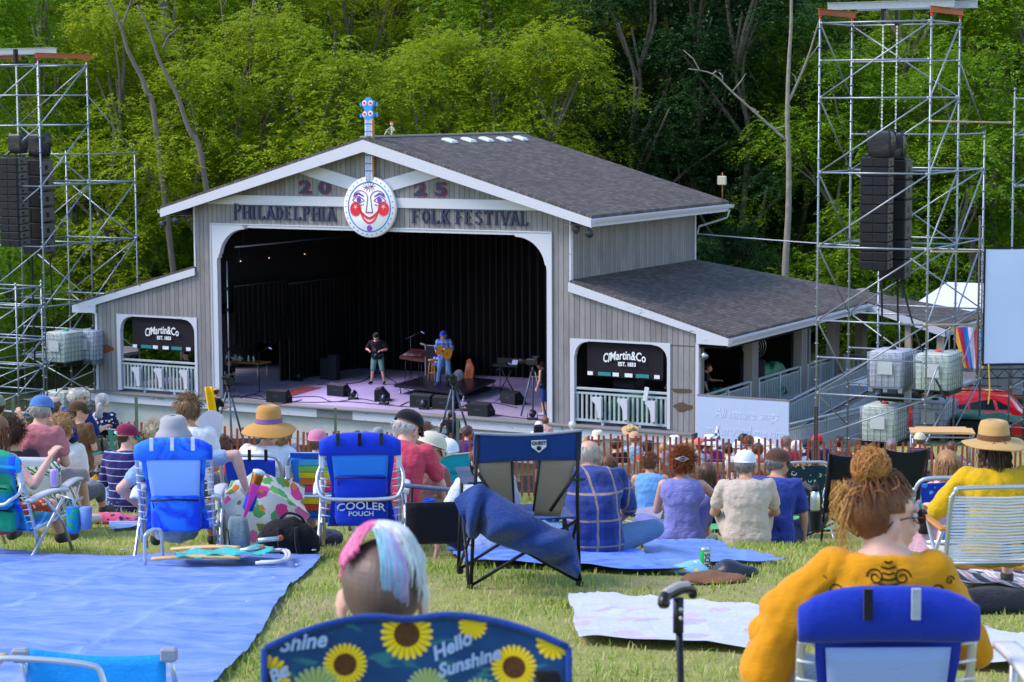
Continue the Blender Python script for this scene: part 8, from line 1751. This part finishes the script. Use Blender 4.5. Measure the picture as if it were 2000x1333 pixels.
# performer with guitar and photographer
vox_=.012
gp_=onw(868,753,.31);gw=SW(gp_.x,gp_.y,.31)
t,J=person('performer in blue cap and plaid shirt playing guitar on the riser',gw,math.pi-YAW+.35,'stand',head=(-18,4,0),arms=(((.1,.0,-.26),(-.07,.24,-.2)),((.08,-.02,-.27),(-.16,.2,-.32))),tone='l',top=dict(col='#6f8fd0',col2=['#4a63a8','#a8bce0'],pat='plaid',ps=7),sleeve=.7,bottom='#6a92c4',pant=1.85,legs='apart',hr='short',hc='#b8b4b0',hat=('cap','#1d3fc0'),gl='clear',vox=.011,seed=50,s=1.07,b=1.05,shoes='#4a5a7a')
gM=local(t);mb=MB();C0=V((-.02,.2,1.06));gx=V((.86,.1,.34)).normalized();gz=V((-.0,1,.0));gz=(gz-gx*gz.dot(gx)).normalized();gy=gz.cross(gx)
def gpt(a,b,c=0):return C0+gx*a+gy*b+gz*c
ol=[(.24,0),(.23,.1),(.17,.15),(.1,.135),(.03,.115),(-.05,.14),(-.13,.185),(-.22,.17),(-.26,.09),(-.27,0)];ol=ol+[(a,-b) for a,b in ol[-2:0:-1]]
g_=thing('guitar','honey coloured acoustic guitar held by the performer','guitar',gw,math.pi-YAW+.35);mb.rings([[gpt(a,b,c) for a,b in ol] for c in (-.045,.045)],0,True,False);mb.build('guitar_body',plain('#c8741c',.3,.15,8,coat=.5),g_)
mb=MB();mb.prism(circ(.04,0,.045,16),gpt(0,0,.047),gx,gy,.002);mb.build('sound_hole',M_DK,g_);mb=MB();mb.tube([gpt(.2,0,.05),gpt(.62,0,.05)],.02,6,flat=.5);mb.build('neck',plain('#3a2418',.5),g_);mb=MB();mb.box(gpt(.69,0,.05),(.16,.05,.02),Matrix((gx,gy,gz)).transposed());mb.build('headstock',plain('#b8a080',.5),g_);mb=MB();mb.box(gpt(-.12,0,.05),(.02,.1,.01),Matrix((gx,gy,gz)).transposed());mb.build('bridge',M_DK,g_)
mb=MB();mb.tube(smooth_path([gpt(-.25,0,0),V((-.2,.1,1.2)),V((.05,.13,1.42)),V((.14,.0,1.48)),V((.1,-.14,1.3)),V((-.1,-.15,1.1))],4),.018,5,flat=.4);mb.build('strap',M_DK,g_);g_.scale=(1.07,)*3
q=onw(738,751,0);pw2=SW(q.x,q.y,0);t,J=person('photographer in black tee and green shorts looking down at a camera on stage',pw2,math.pi-YAW+.25,'stand',head=(10,-20,0),arms=(((.16,.0,-.22),(-.02,.26,-.26)),((.16,.0,-.22),(-.02,.26,-.26))),legs='apart',tone='l',top='#0e0f14',sleeve=.75,bottom='#5f8a80',pant=1.0,hr='short',hc='#2a2220',hat=('cap','#14151b',None,True),vox=.011,seed=51,s=1.06,b=1.12,shoes='#14151b')
c_=thing('camera','black video camera held by the photographer on stage','camera',pw2,math.pi-YAW+.25);mb=MB();mb.box((0,.32,1.2),(.14,.12,.12),None,0,.02);mb.build('camera_body',M_DK,c_);mb=MB();mb.lathe([(.04,0),(.045,.12)],(-.05,.36,1.21),12,ax=(-.3,1,0));mb.build('lens',M_DK,c_);mb=MB();mb.tube([(-.1,.32,1.28),(.1,.32,1.28)],.012,6);mb.build('handle',M_DK,c_)
def mic(px,py,w,lab,h=1.4,boom=(.4,.0),z0=0):
 q=onw(px,py,z0);t=thing('mic_stand',lab,'microphone stand',SW(q.x,q.y,z0),-YAW);mb=MB();mb.tube([(0,0,.05),(0,0,h)],.012,6);mb.tube([(-boom[0]*.5,0,h-.1),(boom[0],0,h+.18)],.009,6);mb.build('stand',M_DK,t)
 for k in range(3):mb=MB();a=k*2.09+.3;mb.tube([(0,0,.12),(.28*math.cos(a),.28*math.sin(a),.01)],.009,5);mb.build('leg',M_DK,t)
 mb=MB();mb.cap((boom[0],0,h+.18),(boom[0]+.1,0,h+.13),.014,.024);mb.build('microphone',plain('#9aa0c8',.3,.1,9,.6),t)
mic(507,770,0,'microphone stand at the left front of the stage');mic(803,744,.3,'boom microphone stand over the hammered dulcimer',1.5,(.42,0),.3);mic(861,754,.3,'microphone stand in front of the singer',1.35,(.05,0),.3);mic(977,785,0,'microphone stand at the keyboard',1.1,(.3,0))
q=onw(812,750,.31);t=thing('dulcimer','hammered dulcimer on a stand beside the performer','dulcimer',SW(q.x,q.y,.31),-YAW);mb=MB();P=[(-.5,-.2),(.5,-.32),(.28,.25),(-.3,.28)];fz=lambda a,b:.92+b*.45
vs=[(a,b,fz(a,b)) for a,b in P]+[(a,b,fz(a,b)+.09) for a,b in P];mb.add(vs,[(3,2,1,0),(4,5,6,7),(0,1,5,4),(1,2,6,5),(2,3,7,6),(3,0,4,7)],0,False);mb.build('soundbox',plain('#4a2214',.4,.2,6),t)
mb=MB();mb.add([(a*.9,b*.86,fz(a,b*.86)+.094) for a,b in P],[(0,1,2,3)],0,False);mb.build('soundboard',plain('#3a1418',.3),t);mb=MB();[mb.tube([(-.4+k*.06,-.15,fz(0,-.15)+.105),(-.24+k*.04,.2,fz(0,.2)+.105)],.003,4) for k in range(12)];mb.build('strings',M_ALU,t)
for a,b in ((-.3,-.1),(.3,-.15),(0,.2)):mb=MB();mb.tube([(a,b,.9),(a*1.2,b*1.2,0)],.012,6);mb.build('leg',M_DK,t)
q=onw(850,746,.31);t=thing('bar_stool','pale wooden bar stool behind the performer','stool',SW(q.x-.1,q.y+.05,.31),-YAW);WD=plain('#c8964c',.5,.15,6)
mb=MB();mb.lathe([(.17,.7),(.175,.73),(.16,.745)],n=18);mb.build('seat',WD,t)
for k in range(4):a=k*1.571+.78;mb=MB();mb.tube([(.12*math.cos(a),.12*math.sin(a),.7),(.2*math.cos(a),.2*math.sin(a),0)],.016,6);mb.build('leg',WD,t)
mb=MB();mb.tube([(.16*math.cos(a),.16*math.sin(a),.3) for a in (.78,2.35,3.92,5.5)],.01,5,closed=True);mb.build('rung',WD,t)
q=onw(843,742,0);t=thing('road_case','black road case with lettered blue label behind the stool','case',SW(q.x,q.y+.6,0),-YAW);mb=MB();mb.box((0,0,.62),(.85,.6,1.1),None,0,.02);mb.build('case',plain('#11131c',.5),t);mb=MB()
for x in (-.42,.42):mb.box((x,-.3,.62),(.03,.03,1.12))
for z in (.08,1.16):mb.box((0,-.3,z),(.86,.03,.03))
mb.build('edging',M_ALU,t);mb=MB();mb.box((.1,-.305,.62),(.42,.01,.34));o=mb.build('label',plain('#2f55d8',.5),t);text_mesh('K',.34,'letter',plain('#e4e6f0',.5),o,(.02,-.315,.62),X3,Z3,.003,.01);text_mesh('FRIS',.13,'letter',plain('#c8ccd8',.5),t,(.1,-.31,.95),X3,Z3,.003,.003)
for a,b in ((-.35,-.2),(.35,-.2),(-.35,.2),(.35,.2)):mb=MB();mb.lathe([(.05,-.02),(.05,.02)],(a,b,.04),10,ax=(0,1,0));mb.build('caster',M_DK,t)
q=onw(918,738,.31);t=thing('harp','small upright wooden harp leaning on the riser right of the performer','harp',SW(q.x,q.y,.31),-YAW);mb=MB();mb.prism([(-.18,0),(.16,0),(.22,.35),(.06,.68),(-.06,.6)],(0,-.03,0),X3,Z3,.09);mb.build('soundbox',plain('#a8542c',.35,.25,6),t);mb=MB();[mb.tube([(-.1+k*.035,-.13,.05),(-.06+k*.02,-.13,.5)],.003,4) for k in range(6)];mb.build('strings',M_ALU,t)
q=onw(898,744,.31);t=thing('drum','pale frame drum standing behind the performer','drum',SW(q.x,q.y,.31),-YAW);mb=MB();mb.lathe([(.18,0),(.19,.02),(.19,.08),(.18,.1)],(0,0,.19),20,ax=(.1,-1,0));mb.build('shell',plain('#8f8c96',.6),t)
q=onw(990,765,0);t=thing('keyboard','black keyboard on an X stand at the right of the stage','keyboard',SW(q.x,q.y,0),-YAW+.1);mb=MB();mb.box((0,0,.88),(.9,.3,.09),None,0,.01);mb.box((.0,.16,1.0),(.8,.03,.22));mb.build('case',M_DK,t);mb=MB();mb.box((.3,-.02,.99),(.2,.2,.01),Euler((.9,0,0)));mb.build('sheet',plain('#c8c8e0',.5),t)
for s_ in (-1,1):mb=MB();mb.tube([(s_*.25,0,.84),(-s_*.25,0,0)],.018,6);mb.build('leg',M_DK,t)
q=onw(648,742,0);t=thing('amplifier','tall black loudspeaker standing at the left curtain','amplifier',SW(q.x,q.y,0),-YAW);mb=MB();mb.box((.1,0,.45),(.32,.3,.9),None,0,.02);mb.box((-.25,.1,.38),(.42,.3,.76),None,0,.02);mb.build('cabinet',M_SPK,t)
# tripod camera on stage right and its operator
def tripod_cam(p,lab,H,rz):
 t=thing('video_camera',lab,'camera',p,rz)
 for k in range(3):a=k*2.094+.5;mb=MB();mb.tube([(.06*math.cos(a),.06*math.sin(a),H*.78),(.45*math.cos(a),.45*math.sin(a),.02)],.03,6);mb.build('leg',plain('#4f5a70',.4,.2,6,.3),t)
 mb=MB();mb.tube([(0,0,H*.7),(0,0,H*.88)],.05,8);mb.build('head',M_DK,t);mb=MB();mb.box((0,0,H*.95),(.2,.42,.2),None,0,.03);mb.box((0,-.1,H*1.04),(.06,.25,.06));mb.build('camera_body',M_DK,t)
 mb=MB();mb.lathe([(.07,0),(.075,.2),(.09,.24)],(0,.2,H*.95),14,ax=(0,1,0));mb.build('lens',M_DK,t);mb=MB();mb.box((-.14,-.2,H*1.02),(.14,.1,.1),None,0,.02);mb.build('viewfinder',M_DK,t);mb=MB();mb.tube([(.1,-.1,H*.85),(.25,-.55,H*.72)],.012,6);mb.build('pan_bar',M_DK,t)
q=onw(1030,815,0);tripod_cam(SW(q.x,q.y+.4,0),'large tripod video camera at the right edge of the stage',1.75,1.1)
q=onw(1064,812,0);person('operator in black tank top and blue shorts behind the right tripod camera',SW(q.x,q.y,0),1.0,'stand',head=(10,0,0),arms=('side','forward'),tone='l',top='#14151c',sleeve=0,bottom='#2f4fa0',pant=1.2,hr='long',hc='#3a2a24',fem=True,vox=.013,seed=52,n=100,shoes='#b8bcc8')
a=at(450,795,57);z=max(terr(a.x,57),at(450,700,57).z-3.0);tripod_cam(V((at(447,790,57).x,57,at(447,745,57).z-1.62)),'tripod video camera below the left corner of the stage',1.7,.3)
cp=V((at(447,790,57).x,57,terr(-7,57)));q=thing('camera_riser','black riser under the left tripod camera below the stage','platform',cp);hz_=at(447,745,57).z-1.62-cp.z
if hz_>.1:
 mb=MB();mb.box((0,0,hz_-.04),(1.5,1.3,.07));mb.build('top',M_DK,q)
 for sx in (-1,1):
  for sy in (-1,1):pipe(q,'leg',(sx*.65,sy*.55,0),(sx*.65,sy*.55,hz_-.07))
tripod_cam(V((at(886,800,57.6).x,57.6,at(886,740,57.6).z-1.55)),'tripod video camera in front of the dark haired operator',1.6,0)
cp=V((at(886,800,57.6).x,57.6,terr(-1.5,57.6)));hz_=at(886,740,57.6).z-1.55-cp.z;q=thing('camera_riser','black riser under the centre tripod camera below the stage','platform',cp);mb=MB();mb.box((0,0,hz_-.04),(1.4,1.2,.07));mb.build('top',M_DK,q)
for sx in (-1,1):
 for sy in (-1,1):pipe(q,'leg',(sx*.6,sy*.5,0),(sx*.6,sy*.5,hz_-.07))
 # table at stage left with bottles, seated helper
q=onw(475,748,0);t=thing('folding_table','long folding table with clutter in the left wing of the stage','table',SW(q.x,q.y,0),-YAW);mb=MB();mb.box((0,0,.74),(1.9,.7,.04),None,0,.01);mb.build('table_top',plain('#b07a4a',.6),t)
for s_ in (-1,1):mb=MB();mb.tube([(s_*.8,-.28,.72),(s_*.8,-.28,0)],.015,6);mb.tube([(s_*.8,.28,.72),(s_*.8,.28,0)],.015,6);mb.build('leg',M_ALU,t)
for k in range(5):p=SW(q.x-.6+k*.28,q.y-.1+.1*(k%2),.76);mb=MB();mb.lathe([(.033,0),(.035,.13),(.014,.18),(.014,.21)],n=10);o=mb.build('water_bottle',plain('#cfe4f0',.15));o.location=p;tag(o,'clear water bottle on the folding table in the left wing of the stage','bottle','bottles on the stage table')
p=SW(q.x-.3,q.y+.05,.76);mb=MB();mb.ell((0,0,.06),(.25,.15,.08));o=remesh(mb.build('plastic_bag',plain('#c8ccd8',.2,.2,12,bump=1)),.015,1,.05,.06);o.location=p;tag(o,'crumpled clear plastic bag on the folding table at stage left','bag')
person('helper in black tee sitting under the folding table at stage left',SW(q.x-.35,q.y-.35,0),math.pi-YAW,'ground',top='#15151c',bottom='#22232c',pant=1.8,arms=('knee','knee'),hat=('cap','#1a1a20'),hr='short',hc='#2a2220',vox=.015,seed=53,n=80)
# rug, cables
t=thing('rug','dark red patterned rug on the floor at stage left','rug',SW(6.5,2.6,0.004),-YAW+.12);mb=MB();mb.box((0,0,.006),(.7,2.2,.012));mb.build('rug',cloth('#8a1418',.9,.2,.1,['#c83a1c','#3a1018'],'floral',.8),t)
rc_=random.Random(3)
def floor_cable(pts,lab):q0=[onw(*p,0) for p in pts];W0=[SW(p.x,p.y,.015) for p in q0];b=W0[0];mb=MB();mb.tube([p-b for p in smooth_path(W0,6)],.014,5);o=mb.build('cable',M_CAB);o.location=b;tag(o,lab,'cable')
floor_cable([(440,772),(520,782),(600,787),(680,786),(760,793),(850,800),(930,806),(1000,816),(1060,822)],'black cable running along the front lip of the stage')
floor_cable([(560,778),(620,776),(650,786),(700,780),(735,786)],'black cable looping between the left monitors');floor_cable([(620,752),(700,748),(735,730),(760,740),(790,760),(830,780)],'black cable trailing from the photographer across the floor')
floor_cable([(780,795),(800,786),(830,790),(860,800),(905,795),(960,788),(1010,798)],'black cable coil around the centre monitors');floor_cable([(470,778),(500,772),(540,790),(590,782)],'black cable by the left microphone stand')
# equipment and people in the wings
for u,v,w_,h,lab in ((3.4,1.8,.9,1.5,'black equipment rack seen through the left wing opening'),(20.3,1.6,1.4,1.0,'mixing desk case behind the railing of the right wing'),(19.0,2.0,.8,1.2,'black amplifier stack in the right wing')):
 t=thing('equipment_rack',lab,'equipment rack',SW(u,v,0),-YAW);mb=MB();mb.box((0,0,h/2),(w_,.6,h),None,0,.02);mb.build('case',M_SPK,t);mb=MB()
 for k in range(int(h/.18)):mb.box((0,-.305,.12+k*.18),(w_*.8,.01,.1))
 mb.build('panel',plain('#2c3348',.4),t)
q=person('technician in black at the mixing desk behind the right banner',SW(20.9,1.3,0),math.pi-YAW,'stand',top='#101117',bottom='#15161c',pant=1.9,arms=('forward','forward'),hr='short',hc='#2a2220',vox=.016,seed=54,n=60)
person('technician in black tee standing on the right porch',SW(21.2,1.5+1.2,0),-YAW-1.2,'stand',top='#101117',bottom='#15161c',pant=1.9,arms=('forward','side'),hr='short',hc='#5a3a28',vox=.016,seed=55,n=60)
person('technician in black tee in the left wing behind the railing',SW(2.9,1.2,0),math.pi-YAW,'chair',seat=.42,top='#101117',bottom='#15161c',arms=('forward','forward'),hr='short',hc='#2a2220',vox=.016,seed=56,n=60)
GT=plain('#136a48',.5,.25,5,bump=.7,bs=8)
for u,v,rx,ry,h,z,lab in ((21.7,4.7-2.2,.35,.6,.95,0,'green tarpaulin bundle on the right porch by the first column'),(21.75,6.9,.3,1.5,1.25,0,'long green tarpaulin draped on the porch railing'),(20.0,.5,1.0,.25,1.02,0,'green tarpaulin lying behind the right wing railing')):
 mb=MB();R0=[]
 for k in range(8):ph=k/7*1.5;R0.append([V((rx*math.cos(ph*.9)*math.cos(a)*(1+.2*math.sin(a*5+k)),ry*math.cos(ph*.9)*math.sin(a)*(1+.15*math.sin(a*4)),h*(.2+.8*math.sin(ph))*(1+.08*math.sin(a*3)))) for a in [2*math.pi*j/20 for j in range(20)]])
 mb.rings(R0);o=mb.build('tarpaulin',GT);o.location=SW(u,v,z);o.rotation_euler=(0,0,-YAW);tag(o,lab,'tarpaulin')
t=thing('industrial_fan','round metal fan on a stand on the right porch','fan',SW(21.0,7.3,0),-YAW+.5);mb=MB();[mb.tube([(.38*k/5*math.cos(a),0,1.75+.38*k/5*math.sin(a)) for a in np.linspace(0,6.28,21)[:-1]],.008,4,closed=True) for k in (2,3,4,5)];mb.build('cage',M_ALU,t);mb=MB();mb.tube([(0,.05,1.7),(0,.05,0)],.03,6);mb.box((0,.05,.7),(.7,.5,1.2),None,0,.02);mb.build('stand',plain('#3a3c46',.5),t)
t=thing('flight_case','open black flight case with white stickers on the right porch','case',SW(21.6,5.5,0),-YAW+.6);mb=MB();mb.box((0,0,1.0),(.8,.5,1.1),None,0,.02);mb.build('case',M_SPK,t);mb=MB();mb.box((-.1,-.26,1.2),(.2,.01,.2));mb.build('sticker',plain('#d8dbe6',.6),t)
# hat lying on the ledge and box on the railing
h_=thing('straw_hat','straw hat hanging on the ledge below the right wing railing','hat',WB(20.15,-.3,-.02),0);brim_hat(h_,Matrix.Translation((0,0,.02))@Matrix.Rotation(.5,4,'X')@Matrix.Translation((0,0,-.05)),'#c8a878','#6a4a30',.26,.14,.1,.12)
t=thing('wifi_box','white antenna box fixed to the right wing railing','antenna',WB(20.55,-.05,1.05),-YAW+.2);mb=MB();mb.box((0,-.05,.0),(.13,.06,.42),Euler((0,.15,0)),0,.015);mb.build('case',plain('#dfe2ea',.4),t)
# ------------------------------------------------------------------ grass
rg=np.random.default_rng(3)
def terr_np(x,y):
 s=0
 for k in (-1.2,-.4,.4,1.2):s=s+np.interp(y+k,_TY,_TZ)
 z=s/4+.03*np.sin(x*.9+y*.5)+.02*np.sin(x*2.1-y*1.7);return z+np.where((y>16)&(y<44),.05*np.maximum(0,-x)*np.sin((y-16)/28*math.pi),0)
def inpoly(x,y,P):
 ins=np.zeros(len(x),bool);j=len(P)-1
 for i in range(len(P)):
  xi,yi=P[i];xj,yj=P[j];c=((yi>y)!=(yj>y))&(x<(xj-xi)*(y-yi)/((yj-yi) or 1e-9)+xi);ins^=c;j=i
 return ins
def grass(n,y0,y1,hw,hmin,hmax,wd,name,lab,powr=1.0):
 y=y0+(y1-y0)*rg.random(n)**powr;x=(rg.random(n)*2-1)*(hw*y+1.0)
 cl=np.sin(x*3.1+1.3*np.sin(y*2.3))*np.sin(y*2.7+1.1*np.sin(x*1.9));keep=rg.random(n)<.62+.38*cl
 for P in FLAT:keep&=~inpoly(x,y,P)
 x,y,cl=x[keep],y[keep],cl[keep];n=len(x);z=terr_np(x,y)-.01
 h=(hmin+(hmax-hmin)*rg.random(n)**1.6)*(1+.25*cl);a=rg.random(n)*6.283;ln=h*rg.uniform(.15,1.0,n);dx,dy=np.cos(a)*ln,np.sin(a)*ln;sx,sy=-np.sin(a)*wd*.5,np.cos(a)*wd*.5
 ww=rg.uniform(.6,1.3,n);sx*=ww;sy*=ww
 P0=np.stack([x-sx,y-sy,z],1);P1=np.stack([x+sx,y+sy,z],1);P2_=np.stack([x+dx*.4+sx*.8,y+dy*.4+sy*.8,z+h*.62],1);P3=np.stack([x+dx*.4-sx*.8,y+dy*.4-sy*.8,z+h*.62],1);P4=np.stack([x+dx,y+dy,z+h*(1-.25*(ln/h))],1)
 v=np.stack([P0,P1,P2_,P3,P4],1).reshape(-1,3);b=np.arange(n)*5;q=np.stack([b,b+1,b+2,b+3],1);t3=np.stack([b+3,b+2,b+4],1)
 me=bpy.data.meshes.new(name);me.vertices.add(len(v));me.vertices.foreach_set('co',v.ravel());me.loops.add(n*7);me.polygons.add(n*2)
 li=np.concatenate([q,t3],1).ravel().astype(np.int32);me.loops.foreach_set('vertex_index',li);st_=np.stack([np.arange(n)*7,np.arange(n)*7+4],1).ravel().astype(np.int32);me.polygons.foreach_set('loop_start',st_);me.polygons.foreach_set('loop_total',np.tile([4,3],n).astype(np.int32));me.update(calc_edges=True)
 r=np.clip(rg.random(n)*.8+.1-.12*cl+.1*np.sin(x*.9+y*1.3),0,1);at_=me.attributes.new('rnd','FLOAT','FACE');at_.data.foreach_set('value',np.repeat(r,2).astype(np.float32));me.materials.append(M_GRS)
 o=bpy.data.objects.new(name,me);COL.objects.link(o);o['kind']='stuff';tag(o,lab,'grass')
m,nt=newmat('grass_blades');g=nd(nt,'ShaderNodeAttribute');g.attribute_name='rnd';r=nd(nt,'ShaderNodeValToRGB');e=r.color_ramp.elements;e[0].color=(.11,.22,.018,1);e[1].position=1;e[1].color=(.68,.56,.3,1);x=e.new(.4);x.color=(.34,.45,.06,1);x=e.new(.62);x.color=(.5,.54,.15,1)
nt.links.new(g.outputs['Fac'],r.inputs[0]);M_GRS=finish(m,nt,r.outputs[0],.6,0,.2,trans=.4)
grass(170000,8.5,19,.34,.025,.07,.007,'grass','short trampled green and straw coloured grass on the near lawn',1.0)
grass(14000,2.5,8.5,.4,.03,.1,.008,'grass','short grass close to the camera')
grass(75000,19,44,.34,.04,.1,.014,'grass','grass further down the slope around the seated crowd',.8)
